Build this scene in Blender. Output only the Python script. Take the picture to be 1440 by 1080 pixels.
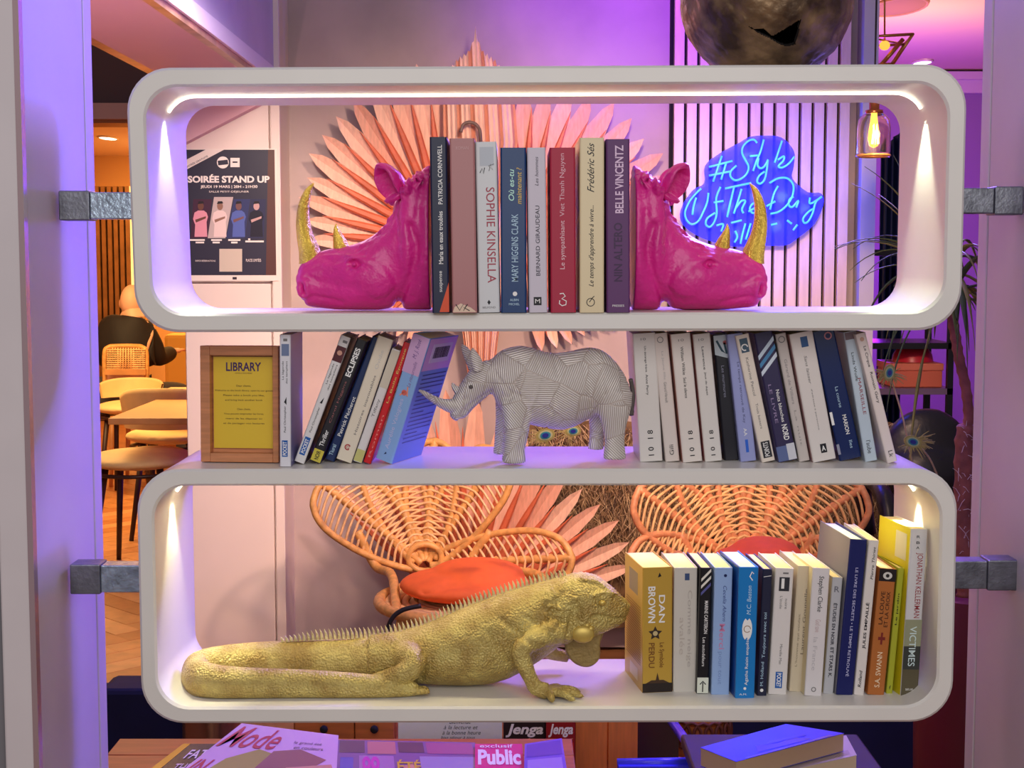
import bpy, bmesh, math, random
import numpy as np
from mathutils import Vector, Matrix

for o in list(bpy.data.objects):
    bpy.data.objects.remove(o, do_unlink=True)
C = bpy.context.scene.collection
PI = math.pi

# ------------------------------------------------------------------ camera
FPX = 2050.0
CAMY, CAMZ = -1.95, 1.45
TILT = math.atan(172.0 / FPX)
cam_d = bpy.data.cameras.new('camera')
cam_d.sensor_width = 36.0
cam_d.lens = FPX / 1440.0 * 36.0
cam_d.clip_end = 100
cam = bpy.data.objects.new('camera', cam_d)
C.objects.link(cam)
cam.location = (0, CAMY, CAMZ)
cam.rotation_euler = (PI / 2 - TILT, 0, 0)
bpy.context.scene.camera = cam

# ------------------------------------------------------------------ world, exposure, lamps
sc = bpy.context.scene
sc.view_settings.view_transform = 'Standard'
sc.view_settings.look = 'None'
sc.view_settings.gamma = 1.0
sc.view_settings.use_curve_mapping = False
sc.view_settings.exposure = 0.0
w = bpy.data.worlds.new('world')
sc.world = w
w.use_nodes = True
w.node_tree.nodes['Background'].inputs[0].default_value = (0.50, 0.44, 0.52, 1)
w.node_tree.nodes['Background'].inputs[1].default_value = 0.34

def aim(o, target):
    d = Vector(target) - o.location
    o.rotation_euler = d.to_track_quat('-Z', 'Y').to_euler()

def lamp(kind, loc, energy, col, size=0.5, target=None, size_y=None, spot=60, blend=0.6):
    l = bpy.data.lights.new('lamp', kind)
    l.energy = energy
    l.color = col
    if kind == 'AREA':
        l.size = size
        if size_y:
            l.shape = 'RECTANGLE'
            l.size_y = size_y
    else:
        l.shadow_soft_size = size
    if kind == 'SPOT':
        l.spot_size = math.radians(spot)
        l.spot_blend = blend
    o = bpy.data.objects.new('lamp', l)
    C.objects.link(o)
    o.location = loc
    if target is not None:
        aim(o, target)
    return o

VIOLET = (0.25, 0.15, 1.0)
PURPLE = (0.34, 0.02, 1.0)
PEACH = (1.0, 0.66, 0.46)
WARM = (1.0, 0.60, 0.22)
BLUE = (0.04, 0.08, 1.0)
lamp('AREA', (0.2, -3.2, 2.5), 62, (1.0, 0.985, 0.96), 2.6, (0, 0, 1.1))                # broad neutral front light, unseen behind the viewer
lamp('AREA', (0.75, 1.3, 2.25), 44, VIOLET, 0.5, (-0.5, 0.0, 1.25))                      # violet ceiling wash over the shelves
lamp('SPOT', (0.55, 2.2, 2.9), 150, PURPLE, 0.1, (0.50, 3.45, 2.45), spot=66, blend=1.0)   # purple wall washer
lamp('SPOT', (0.25, 1.1, 2.25), 175, PEACH, 0.10, (0.0, 3.4, 1.08), spot=64, blend=0.7)   # warm spot on the palm wall
lamp('SPOT', (0.62, 1.25, 1.95), 62, (0.08, 0.10, 1.0), 0.05, (-0.40, 0.08, 1.48), spot=58, blend=0.7)   # blue spot raking the upper shelves
lamp('SPOT', (0.85, 1.0, 2.5), 150, PEACH, 0.06, (0.10, 2.6, 0.6), spot=58, blend=0.8)     # warm spot on the rattan chairs
lamp('SPOT', (0.80, 1.4, 2.25), 105, PEACH, 0.1, (0.95, 3.4, 1.25), spot=52, blend=0.9)      # warm spot on the slats
lamp('SPOT', (-1.0, 1.2, 1.2), 16, (1.0, 0.55, 0.66), 0.02, (-1.0, 1.9, 2.1), spot=110, blend=0.8)  # unseen pink spot, added to brighten the soffit from below
lamp('SPOT', (-0.60, 1.3, 2.2), 115, (1.0, 0.80, 0.68), 0.1, (-1.10, 3.2, 1.2), spot=50, blend=0.5)            # warm spot on the white partition
lamp('AREA', (-0.7, 1.6, 2.0), 4, (1.0, 0.55, 0.70), 0.5, (0.8, 0.1, 1.3))               # rosy wash to the right post
lamp('AREA', (-2.3, 6.0, 2.15), 92, WARM, 1.4, (-2.0, 6.4, 0.0))                         # cafe ceiling
lamp('AREA', (-2.6, 10.6, 2.4), 110, (1.0, 0.5, 0.14), 2.0, (-2.6, 10.8, 0))              # far cafe ceiling
lamp('POINT', (-2.6, 10.5, 1.6), 26, (1.0, 0.5, 0.12), 0.3)
lamp('POINT', (1.9, 6.4, 1.4), 90, PURPLE, 0.2)                                           # purple corner on the right
lamp('AREA', (1.9, 5.3, 1.9), 20, (1.0, 0.48, 0.18), 0.6, (2.0, 6.0, 2.7))                 # warm uplight on the right ceiling

# ------------------------------------------------------------------ pixel helpers (1440 x 1080)
FW = np.array([0, math.cos(TILT), -math.sin(TILT)])
UP = np.array([0, math.sin(TILT), math.cos(TILT)])
RT = np.array([1.0, 0, 0])
CAM = np.array([0, CAMY, CAMZ])

def ray(px, py):
    return FW + RT * ((px - 720) / FPX) + UP * ((540 - py) / FPX)

def at(px, py, Y):
    d = ray(px, py)
    return CAM + d * ((Y - CAMY) / d[1])

def onz(px, py, z):
    d = ray(px, py)
    return CAM + d * ((z - CAMZ) / d[2])

# ------------------------------------------------------------------ materials
def lin(c):
    out = []
    for v in c:
        v = v / 255.0
        out.append(v / 12.92 if v <= 0.04045 else ((v + 0.055) / 1.055) ** 2.4)
    return (out[0], out[1], out[2], 1.0)

_M = {}
def mat(name, rgb, rough=0.5, metal=0.0, var=0.0, vscale=20, bump=0.0, bscale=80, emit=0.0, spec=0.5, coat=0.0, rgb2=None, wood=False, trans=0.0, alpha=1.0):
    if name in _M:
        return _M[name]
    m = bpy.data.materials.new(name)
    m.use_nodes = True
    nt = m.node_tree
    b = nt.nodes['Principled BSDF']
    b.inputs['Base Color'].default_value = lin(rgb)
    b.inputs['Roughness'].default_value = rough
    b.inputs['Metallic'].default_value = metal
    b.inputs['Specular IOR Level'].default_value = spec
    b.inputs['Coat Weight'].default_value = coat
    b.inputs['Transmission Weight'].default_value = trans
    b.inputs['Alpha'].default_value = alpha
    tc = nt.nodes.new('ShaderNodeTexCoord')
    if var > 0 or rgb2:
        n = nt.nodes.new('ShaderNodeTexNoise')
        n.inputs['Scale'].default_value = vscale
        n.inputs['Detail'].default_value = 6
        src = tc.outputs['Object']
        if wood:
            mp = nt.nodes.new('ShaderNodeMapping')
            mp.inputs['Scale'].default_value = wood if isinstance(wood, tuple) else (1, 1, 8)
            nt.links.new(src, mp.inputs[0])
            src = mp.outputs[0]
        nt.links.new(src, n.inputs['Vector'])
        r = nt.nodes.new('ShaderNodeMix')
        r.data_type = 'RGBA'
        a = lin(rgb)
        if rgb2:
            c1, c2 = a, lin(rgb2)
        else:
            c1 = tuple(min(1, v * (1 + var)) for v in a[:3]) + (1,)
            c2 = tuple(v * (1 - var) for v in a[:3]) + (1,)
        r.inputs[6].default_value = c1
        r.inputs[7].default_value = c2
        mr = nt.nodes.new('ShaderNodeMapRange')
        mr.inputs[1].default_value = 0.35
        mr.inputs[2].default_value = 0.65
        nt.links.new(n.outputs[0], mr.inputs[0])
        nt.links.new(mr.outputs[0], r.inputs[0])
        nt.links.new(r.outputs[2], b.inputs['Base Color'])
    if bump > 0:
        n2 = nt.nodes.new('ShaderNodeTexNoise')
        n2.inputs['Scale'].default_value = bscale
        n2.inputs['Detail'].default_value = 5
        nt.links.new(tc.outputs['Object'], n2.inputs['Vector'])
        bp = nt.nodes.new('ShaderNodeBump')
        bp.inputs['Strength'].default_value = bump
        bp.inputs['Distance'].default_value = 0.004
        nt.links.new(n2.outputs[0], bp.inputs['Height'])
        nt.links.new(bp.outputs[0], b.inputs['Normal'])
    if emit > 0:
        b.inputs['Emission Color'].default_value = lin(rgb)
        b.inputs['Emission Strength'].default_value = emit
    _M[name] = m
    return m

# ------------------------------------------------------------------ mesh helpers
class MB:
    """collects verts / faces, builds ONE mesh object"""
    def __init__(s):
        s.v, s.f, s.mi = [], [], []
    def add(s, verts, faces, mi=0):
        k = len(s.v)
        s.v.extend([tuple(map(float, p)) for p in verts])
        s.f.extend([tuple(i + k for i in f) for f in faces])
        s.mi.extend([mi] * len(faces))
        return s
    def box(s, a, b, mi=0):
        x0, y0, z0 = a
        x1, y1, z1 = b
        v = [(x0, y0, z0), (x1, y0, z0), (x1, y1, z0), (x0, y1, z0), (x0, y0, z1), (x1, y0, z1), (x1, y1, z1), (x0, y1, z1)]
        f = [(3, 2, 1, 0), (4, 5, 6, 7), (0, 1, 5, 4), (1, 2, 6, 5), (2, 3, 7, 6), (3, 0, 4, 7)]
        return s.add(v, f, mi)
    def tube(s, pts, rad, n=8, hint='z', mi=0, cap=True, closed=False):
        V, F = sweep(pts, rad, n, hint, cap, closed)
        return s.add(V, F, mi)
    def prism(s, poly, axis, a, b, mi=0):
        """extrude a polygon (list of 2D) along an axis between a and b; axis y: poly is (x,z), z: (x,y), x: (y,z)"""
        n = len(poly)
        def p3(p, h):
            return (p[0], h, p[1]) if axis == 'y' else ((p[0], p[1], h) if axis == 'z' else (h, p[0], p[1]))
        V = [p3(p, a) for p in poly] + [p3(p, b) for p in poly]
        F = [tuple(range(n)), tuple(range(2 * n - 1, n - 1, -1))]
        for i in range(n):
            j = (i + 1) % n
            F.append((i, i + n, j + n, j))
        return s.add(V, F, mi)
    def build(s, name, m, parent=None, smooth=None, local=False, bevel=0):
        return mesh_obj(name, s.v, s.f, m, parent, smooth, local, s.mi, bevel)

def norm(v):
    l = np.linalg.norm(v)
    return v / l if l > 1e-12 else v

def sweep(pts, rad, n=8, hint='z', cap=True, closed=False):
    """rad: scalar or list of scalar / (r_side, r_up) per point"""
    P = [np.array(p, float) for p in pts]
    k = len(P)
    h = {'x': np.array([1., 0, 0]), 'y': np.array([0, 1., 0]), 'z': np.array([0, 0, 1.])}[hint] if isinstance(hint, str) else np.array(hint, float)
    V, F = [], []
    for i in range(k):
        if closed:
            t = P[(i + 1) % k] - P[i - 1]
        else:
            t = P[min(i + 1, k - 1)] - P[max(i - 1, 0)]
        t = norm(t)
        side = np.cross(t, h)
        if np.linalg.norm(side) < 1e-3:
            side = np.cross(t, np.array([0.3, 0.9, 0.2]))
        side = norm(side)
        up = norm(np.cross(side, t))
        r = rad if np.isscalar(rad) else rad[i]
        rs, ru = (r, r) if np.isscalar(r) else r
        for j in range(n):
            a = 2 * PI * j / n
            V.append(P[i] + side * rs * math.cos(a) + up * ru * math.sin(a))
    rng = k if closed else k - 1
    for i in range(rng):
        for j in range(n):
            a, b = i * n + j, i * n + (j + 1) % n
            c, d = ((i + 1) % k) * n + (j + 1) % n, ((i + 1) % k) * n + j
            F.append((a, d, c, b))
    if cap and not closed:
        F.append(tuple(range(n)))
        F.append(tuple((k - 1) * n + j for j in range(n - 1, -1, -1)))
    return V, F

def spline(pts, m=8, closed=False):
    """Catmull-Rom through points of any dimension"""
    P = [np.array(p, float) for p in pts]
    k = len(P)
    out = []
    for i in range(k if closed else k - 1):
        if closed:
            p0, p1, p2, p3 = P[i - 1], P[i], P[(i + 1) % k], P[(i + 2) % k]
        else:
            p0, p1, p2, p3 = P[max(i - 1, 0)], P[i], P[i + 1], P[min(i + 2, k - 1)]
        for j in range(m):
            t = j / m
            out.append(0.5 * ((2 * p1) + (-p0 + p2) * t + (2 * p0 - 5 * p1 + 4 * p2 - p3) * t * t + (-p0 + 3 * p1 - 3 * p2 + p3) * t ** 3))
    if not closed:
        out.append(P[-1])
    return out

def rootof(parent):
    off = Vector((0, 0, 0))
    while parent is not None:
        off += parent.location
        parent = parent.parent
    return off

def mesh_obj(name, V, F, m, parent=None, smooth=None, local=False, mi=None, bevel=0):
    me = bpy.data.meshes.new(name)
    V = np.array(V, float)
    if parent is not None and not local:
        V = V - np.array(rootof(parent))
    me.from_pydata([tuple(p) for p in V], [], F)
    ms = m if isinstance(m, (list, tuple)) else [m]
    for x in ms:
        me.materials.append(x)
    if mi is not None and len(ms) > 1:
        me.polygons.foreach_set('material_index', mi)
    o = bpy.data.objects.new(name, me)
    C.objects.link(o)
    if parent is not None:
        o.parent = parent
    bm = bmesh.new()
    bm.from_mesh(me)
    bmesh.ops.recalc_face_normals(bm, faces=bm.faces)
    if bevel > 0:
        es = [e for e in bm.edges if len(e.link_faces) == 2 and e.calc_face_angle(0) > 0.9]
        bmesh.ops.bevel(bm, geom=es, offset=bevel, segments=2, affect='EDGES', profile=0.5)
    bm.to_mesh(me)
    bm.free()
    if smooth is not None:
        me.polygons.foreach_set('use_smooth', [True] * len(me.polygons))
        if smooth < 3.1:
            me.set_sharp_from_angle(angle=smooth)
    me.update()
    return o

def tag(o, label=None, cat=None, group=None, kind=None):
    if label: o['label'] = label
    if cat: o['category'] = cat
    if group: o['group'] = group
    if kind: o['kind'] = kind
    return o

def thing(name, label, cat, loc, group=None):
    o = bpy.data.objects.new(name, None)
    o.empty_display_size = 0.05
    C.objects.link(o)
    o.location = tuple(map(float, loc))
    return tag(o, label, cat, group)

def struct(mb, name, m, parent=None, **k):
    o = mb.build(name, m, parent, **k)
    o['kind'] = 'structure'
    return o

def organic(pieces, voxel, smooth_it=6, factor=0.5):
    """union of closed shells -> voxel remesh -> smooth -> numpy verts, faces"""
    mb = MB()
    for V, F in pieces:
        mb.add(V, F)
    o = mb.build('temp', mat('temp', (128, 128, 128)))
    r = o.modifiers.new('r', 'REMESH')
    r.mode = 'VOXEL'
    r.voxel_size = voxel
    if smooth_it:
        s = o.modifiers.new('s', 'SMOOTH')
        s.iterations = smooth_it
        s.factor = factor
    dg = bpy.context.evaluated_depsgraph_get()
    e = o.evaluated_get(dg)
    me = e.to_mesh()
    V = np.empty(len(me.vertices) * 3)
    me.vertices.foreach_get('co', V)
    V = V.reshape(-1, 3)
    N = np.empty(len(me.vertices) * 3)
    me.vertices.foreach_get('normal', N)
    N = N.reshape(-1, 3)
    F = [tuple(p.vertices) for p in me.polygons]
    e.to_mesh_clear()
    d = o.data
    bpy.data.objects.remove(o, do_unlink=True)
    bpy.data.meshes.remove(d)
    return V, N, F

def ellipsoid(c, r, n=16, m=10):
    V, F = [], []
    for i in range(1, m):
        a = PI * i / m
        for j in range(n):
            b = 2 * PI * j / n
            V.append((c[0] + r[0] * math.sin(a) * math.cos(b), c[1] + r[1] * math.sin(a) * math.sin(b), c[2] + r[2] * math.cos(a)))
    for i in range(m - 2):
        for j in range(n):
            F.append((i * n + j, (i + 1) * n + j, (i + 1) * n + (j + 1) % n, i * n + (j + 1) % n))
    V.append((c[0], c[1], c[2] + r[2]))
    V.append((c[0], c[1], c[2] - r[2]))
    t = len(V) - 2
    for j in range(n):
        F.append((t, j, (j + 1) % n))
        F.append((t + 1, (m - 2) * n + (j + 1) % n, (m - 2) * n + j))
    return V, F

def engrave(V, N, poly, width, depth, both=False, ycent=0.0):
    """push vertices along -normal where they lie near a polyline given in (x, z)"""
    P = np.array(poly, float)
    q = V[:, [0, 2]]
    best = np.full(len(V), 1e9)
    for a, b in zip(P[:-1], P[1:]):
        ab = b - a
        t = np.clip(((q - a) @ ab) / max(ab @ ab, 1e-12), 0, 1)
        d = np.linalg.norm(q - (a + t[:, None] * ab), axis=1)
        best = np.minimum(best, d)
    g = np.exp(-(best / width) ** 2)
    if not both:
        g = g * (V[:, 1] < ycent)
    V -= N * (g * depth)[:, None]

def loft_x(top, bot, wid, yc, n=80, m=36, p=2.2):
    """closed body whose side view runs between the curves top and bot (lists of (x, z)), wid (x, half depth)"""
    top, bot, wid = [np.array(sorted(a)) for a in (top, bot, wid)]
    x0, x1 = top[0, 0], top[-1, 0]
    u = np.linspace(0, 1, n)
    u = 0.5 - 0.5 * np.cos(PI * u)
    V, F = [], []
    for s in u:
        x = x0 + (x1 - x0) * s
        zt, zb, hw = np.interp(x, top[:, 0], top[:, 1]), np.interp(x, bot[:, 0], bot[:, 1]), np.interp(x, wid[:, 0], wid[:, 1])
        zc, hz = (zt + zb) / 2, max((zt - zb) / 2, 1e-4)
        for j in range(m):
            a = 2 * PI * j / m
            ca, sa = math.cos(a), math.sin(a)
            V.append((x, yc + hw * math.copysign(abs(ca) ** (2 / p), ca), zc + hz * math.copysign(abs(sa) ** (2 / p), sa)))
    for i in range(n - 1):
        for j in range(m):
            F.append((i * m + j, i * m + (j + 1) % m, (i + 1) * m + (j + 1) % m, (i + 1) * m + j))
    F.append(tuple(range(m)))
    F.append(tuple((n - 1) * m + j for j in range(m - 1, -1, -1)))
    return V, F

def text_mesh(body, size=1.0, bold=0.0, shear=0.0, align='CENTER', spacing=1.0, depth=0.0):
    """flat filled lettering as verts (x, y) + faces, centred on the origin"""
    cu = bpy.data.curves.new('text', 'FONT')
    cu.body = body
    cu.size = size
    cu.offset = bold
    cu.shear = shear
    cu.align_x = align
    cu.space_character = spacing
    cu.resolution_u = 3
    o = bpy.data.objects.new('text', cu)
    C.objects.link(o)
    dg = bpy.context.evaluated_depsgraph_get()
    e = o.evaluated_get(dg)
    me = e.to_mesh()
    V = np.array([tuple(v.co) for v in me.vertices]).reshape(-1, 3)
    F = [tuple(p.vertices) for p in me.polygons]
    e.to_mesh_clear()
    bpy.data.objects.remove(o, do_unlink=True)
    bpy.data.curves.remove(cu)
    if len(V):
        mn, mx = V.min(0), V.max(0)
        V = V - (mn + mx) / 2
    return V, F

def text_fit(body, L, H, bold=0.0, shear=0.0, spacing=1.0):
    V, F = text_mesh(body, 1.0, bold, shear, 'CENTER', spacing)
    if not len(V):
        return V, F
    ext = V.max(0) - V.min(0)
    return V * np.array([L / max(ext[0], 1e-6), H / max(ext[1], 1e-6), 1]), F

# ------------------------------------------------------------------ the setting
M_white = mat('white_lacquer', (226, 222, 215), 0.32, var=0.02, vscale=9, spec=0.5)
M_post = mat('post_paint', (214, 205, 206), 0.45, var=0.03, vscale=6, bump=0.05, bscale=30)
M_dark = mat('dark_gap', (30, 24, 32), 0.7)
M_steel = mat('brushed_steel', (120, 122, 130), 0.34, 0.75, var=0.25, vscale=40, bump=0.15, bscale=200)
M_steel2 = mat('shiny_steel', (175, 190, 205), 0.25, 0.8, var=0.25, vscale=60, bump=0.2, bscale=160)
M_concrete = mat('mauve_plaster', (186, 166, 164), 0.75, var=0.10, vscale=3.5, bump=0.25, bscale=14)
M_part = mat('partition_paint', (238, 218, 210), 0.5, var=0.02, vscale=4)
M_soffit = mat('soffit_paint', (236, 186, 196), 0.6, var=0.02, vscale=3)
M_trimtan = mat('bronze_trim', (205, 160, 135), 0.3, 0.5, var=0.3, vscale=9)
M_brown = mat('brown_paint', (92, 70, 68), 0.7)
M_wall_far = mat('cafe_wall', (214, 170, 120), 0.7)
M_orangeceil = mat('ceiling_paint', (232, 205, 190), 0.7)
M_slat = mat('pale_slat', (236, 204, 188), 0.55, var=0.06, vscale=8, wood=(6, 6, 1))
M_black = mat('black_felt', (14, 12, 15), 0.9)
M_plank = [mat('oak_%d' % i, c, 0.4, var=0.14, vscale=10, wood=(1, 1, 1)) for i, c in enumerate([(204, 140, 84), (188, 122, 70), (216, 154, 98)])]
M_floor = mat('oak_floor', (150, 100, 62), 0.5, var=0.15, vscale=6)
M_purplewall = mat('plain_wall', (150, 118, 172), 0.7)

# floor with herringbone planks where the cafe shows it
fl = struct(MB().box((-5, -2.5, -0.1), (4.5, 15, -0.012)), 'floor', M_floor)
plank_me = []
pl, pw = 0.60, 0.115
for k in range(3):
    mb = MB().box((0, 0, -0.012), (pl - 0.004, pw - 0.004, 0.0))
    o = mb.build('plank', M_plank[k], fl, bevel=0.0015)
    plank_me.append(o.data)
    bpy.data.objects.remove(o, do_unlink=True)
rnd = random.Random(4)
s2 = pw * math.sqrt(2)
cnt = 0
for col in range(-2, 8):
    for row in range(-10, 60):
        for side in (0, 1):
            cx = -2.3 + col * (pl * math.sqrt(2)) * 0.98
            cy = 2.9 + row * s2
            ang = PI / 4 if side == 0 else 3 * PI / 4
            c0 = Vector((cx, cy, 0))
            if side == 1:
                c0 = Vector((cx, cy, 0))
            ctr = c0 + Vector((math.cos(ang) * pl / 2, math.sin(ang) * pl / 2, 0))
            # keep to the strip seen between the left post and the partition
            d = ctr.y - CAMY
            xp = 720 + ctr.x / d * FPX
            if not (95 < xp < 300 and 2.9 < ctr.y < 8.2):
                continue
            if cnt >= 290:
                continue
            o = bpy.data.objects.new('plank', plank_me[rnd.randrange(3)])
            C.objects.link(o)
            o.parent = fl
            if side == 0:
                o.location = (c0.x, c0.y, 0)
                o.rotation_euler = (0, 0, ang)
            else:
                o.location = (c0.x, c0.y, 0)
                o.rotation_euler = (0, 0, ang)
            cnt += 1

# posts of the opening (left, right): front lip, reveal, dark joint, far strip
for sgn, nm in ((-1, 'left'), (1, 'right')):
    X = 0.638 if sgn < 0 else 0.715
    def bx(x0, y0, x1, y1, z0=0, z1=2.8):
        a, b = sorted((sgn * x0, sgn * x1))
        return (a, y0, z0), (b, y1, z1)
    wall = struct(MB().box(*bx(X, -0.035, X + 0.045, 0.252)), 'wall_' + nm, M_post, bevel=0.003)
    struct(MB().box(*bx(X + 0.006, 0.252, X + 0.045, 0.258)), 'joint', M_dark, wall)
    struct(MB().box(*bx(X, 0.258, X + 0.045, 0.298)), 'edge_strip', M_post, wall, bevel=0.002)
    struct(MB().box(*bx(X - 0.0015, -0.037, X + 0.006, -0.022)), 'corner_trim', mat('corner_metal', (196, 170, 172), 0.25, 0.6), wall)
    struct(MB().box(*bx(X + 0.047, -0.02, X + 0.5, 0.29)), 'wall_side_' + nm, mat('side_grey', (120, 118, 122), 0.6))

# back wall, partition, soffit
wb = struct(MB().box((-0.83, 3.45, 0), (1.26, 3.6, 3.1)), 'wall_back', M_concrete)
pt = struct(MB().box((-1.16, 3.225, 0), (-0.8165, 3.45, 2.7)), 'wall_partition', M_part)
xL, xS0, xS1, xR = [at(p, 300, 3.2)[0] for p in (258, 379.5, 382, 395)]
zj = at(300, 396.5, 3.2)[2]
for a, b in (((xL, 3.2, 0), (xS0, 3.226, zj - 0.006)), ((xL, 3.2, zj), (xS0, 3.226, 2.5)), ((xS1, 3.2, 0), (xR, 3.226, 2.5))):
    struct(MB().box(a, b), 'panel', M_part, pt, bevel=0.002)
# sloping slab standing in for the soffit's diagonal shadow on the partition
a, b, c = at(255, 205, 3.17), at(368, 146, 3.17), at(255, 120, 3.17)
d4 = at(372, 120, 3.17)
struct(MB().prism([(a[0], a[2]), (b[0], b[2]), (d4[0], d4[2]), (c[0], c[2])], 'y', 3.15, 3.2), 'shadow_slab', M_soffit)
so = struct(MB().box((-1.13, 0.55, 2.05), (-0.851, 3.2, 2.2)), 'ceiling_soffit', M_soffit)
struct(MB().box((-0.851, 0.55, 2.05), (-0.826, 3.2, 2.068)), 'edge_strip', M_trimtan, so)
struct(MB().box((-0.851, 0.55, 2.068), (-0.815, 3.2, 2.115)), 'cove_strip', mat('cove_paint', (228, 215, 235), 0.5), so)
struct(MB().box((-0.85, 0.55, 2.115), (-0.83, 3.45, 3.1)), 'fascia', mat('fascia_paint', (196, 182, 210), 0.6, var=0.05, vscale=4), so)
struct(MB().box((-1.17, 0.55, 2.052), (-1.13, 3.2, 2.2)), 'edge_strip', M_trimtan, so)

# cafe shell on the left
struct(MB().box((-4.6, 6.05, 2.30), (-1.3, 6.25, 3.1)), 'trim_2', M_brown)
struct(MB().box((-4.6, 5.98, 2.215), (-1.3, 6.25, 2.30)), 'trim_3', mat('band_paint', (190, 160, 150), 0.6))
struct(MB().box((-4.6, 6.0, 2.195), (-1.3, 6.25, 2.215)), 'trim_4', mat('bronze_line', (150, 100, 50), 0.5))
struct(MB().box((-5, 6.25, 2.45), (-0.9, 14, 2.55)), 'ceiling', M_orangeceil)
struct(MB().box((-5, 12.0, 0), (-0.9, 12.15, 2.5)), 'wall_far', M_wall_far)
struct(MB().box((-5.1, -0.5, 0), (-5.0, 14, 3.1)), 'wall_cafe_left', M_wall_far)
struct(MB().box((-1.02, 6.5, 0), (-0.9, 12.0, 2.5)), 'wall_cafe_side', M_wall_far)

# right-hand room shell
struct(MB().box((1.262, 3.36, 0), (1.315, 3.7, 3.1)), 'trim_5', M_post)
wr = struct(MB().box((1.2, 7.75, 0), (5.0, 7.9, 2.8)), 'wall_right_far', M_purplewall)
z0, z1 = at(1300, 131, 7.72)[2], at(1300, 113, 7.72)[2]
struct(MB().box((1.2, 7.70, z0), (5.0, 7.75, z1)).box((1.2, 7.66, z1), (5.0, 7.75, z1 + 0.05)), 'trim_6', mat('moulding', (214, 196, 216), 0.5))
struct(MB().box((1.2, 3.7, 2.7), (5.0, 7.75, 2.8)), 'ceiling_right', M_orangeceil)
struct(MB().box((5.0, 0.4, 0), (5.1, 7.8, 2.8)), 'wall_right_side', M_purplewall)

# pale slatted panel: each slat a part
sp = thing('slat_cladding', 'tall cladding of pale vertical slats with black gaps behind the blue neon sign', 'wall panel', (at(1068, 400, 3.45)[0], 3.42, 0))
gx = [at(942.6 + 17.85 * i, 300, 3.38)[0] for i in range(15)]
MB().box((gx[0], 3.41, 0), (gx[-1] + 0.004, 3.45, 3.0)).build('backing', M_black, sp)
for i in range(14):
    MB().box((gx[i] + 0.011, 3.38, 0), (gx[i + 1] + 0.0, 3.415, 3.0)).build('slat', M_slat, sp, bevel=0.0015)

# brown fur hung low on the wall
rnd = random.Random(11)
fx0, fx1 = at(740, 700, 3.36)[0], at(1252, 700, 3.36)[0]
fz = at(800, 592, 3.36)[2]
nx, nz = 60, 30
V, F = [], []
for k in range(2):
    for j in range(nz + 1):
        for i in range(nx + 1):
            top = fz + 0.006 * math.sin(i * 0.6)
            V.append((fx0 + (fx1 - fx0) * i / nx, (3.345 + 0.008 * math.sin(i * 1.3 + j)) if k == 0 else 3.379, 0.1 + (top - 0.1) * j / nz))
st = (nx + 1) * (nz + 1)
for k in range(2):
    for j in range(nz):
        for i in range(nx):
            a = k * st + j * (nx + 1) + i
            F.append((a, a + 1, a + nx + 2, a + nx + 1))
fur = thing('fur_throw', 'shaggy brown fur throw hanging on the wall behind the rattan chairs', 'throw', ((fx0 + fx1) / 2, 3.36, 0.1))
mesh_obj('hide', V, F, mat('hide', (112, 84, 58), 0.9, var=0.4, vscale=12, bump=0.8, bscale=60), fur, 1.0)
mb = MB()
for i in range(5200):
    x, z = rnd.uniform(fx0, fx1), rnd.uniform(0.35, fz - 0.005)
    a = rnd.gauss(-PI / 2, 0.7)
    L = rnd.uniform(0.05, 0.12)
    dx, dz = math.cos(a) * L, math.sin(a) * L
    y = 3.338
    wv = 0.0016
    mb.add([(x - wv, y, z), (x + wv, y, z), (x + dx * .6 + wv, y - 0.02, z + dz * .6), (x + dx * .6 - wv, y - 0.02, z + dz * .6), (x + dx, y - rnd.uniform(0.02, 0.035), z + dz)],
           [(0, 1, 2, 3), (3, 2, 4)], rnd.choice([0, 0, 1, 2]))
tag(mb.build('hair', [mat('hair_a', (140, 108, 76), 0.8), mat('hair_b', (84, 60, 44), 0.8), mat('hair_c', (190, 160, 122), 0.8)], fur), kind='stuff')

# ------------------------------------------------------------------ the two white shelf boxes
def rounded(TL, TR, BR, BL, r, inset=0.0, seg=9):
    """corner points (x, z) -> list of points, clockwise from the top left"""
    TL, TR, BR, BL = [np.array(p, float) for p in (TL, TR, BR, BL)]
    i = inset
    TL, TR, BR, BL = TL + (i, -i), TR + (-i, -i), BR + (-i, i), BL + (i, i)
    r = max(r - i * 0.55, 0.012)
    out = []
    q = [TL, TR, BR, BL]
    for k in range(4):
        p, a, b = q[k], norm(q[k - 1] - q[k]), norm(q[(k + 1) % 4] - q[k])
        s0, s1 = p + a * r, p + b * r
        c = p + a * r + b * r
        for j in range(seg + 1):
            t = j / seg * PI / 2
            out.append(c - b * r * math.cos(t) - a * r * math.sin(t))
    return out

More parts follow.
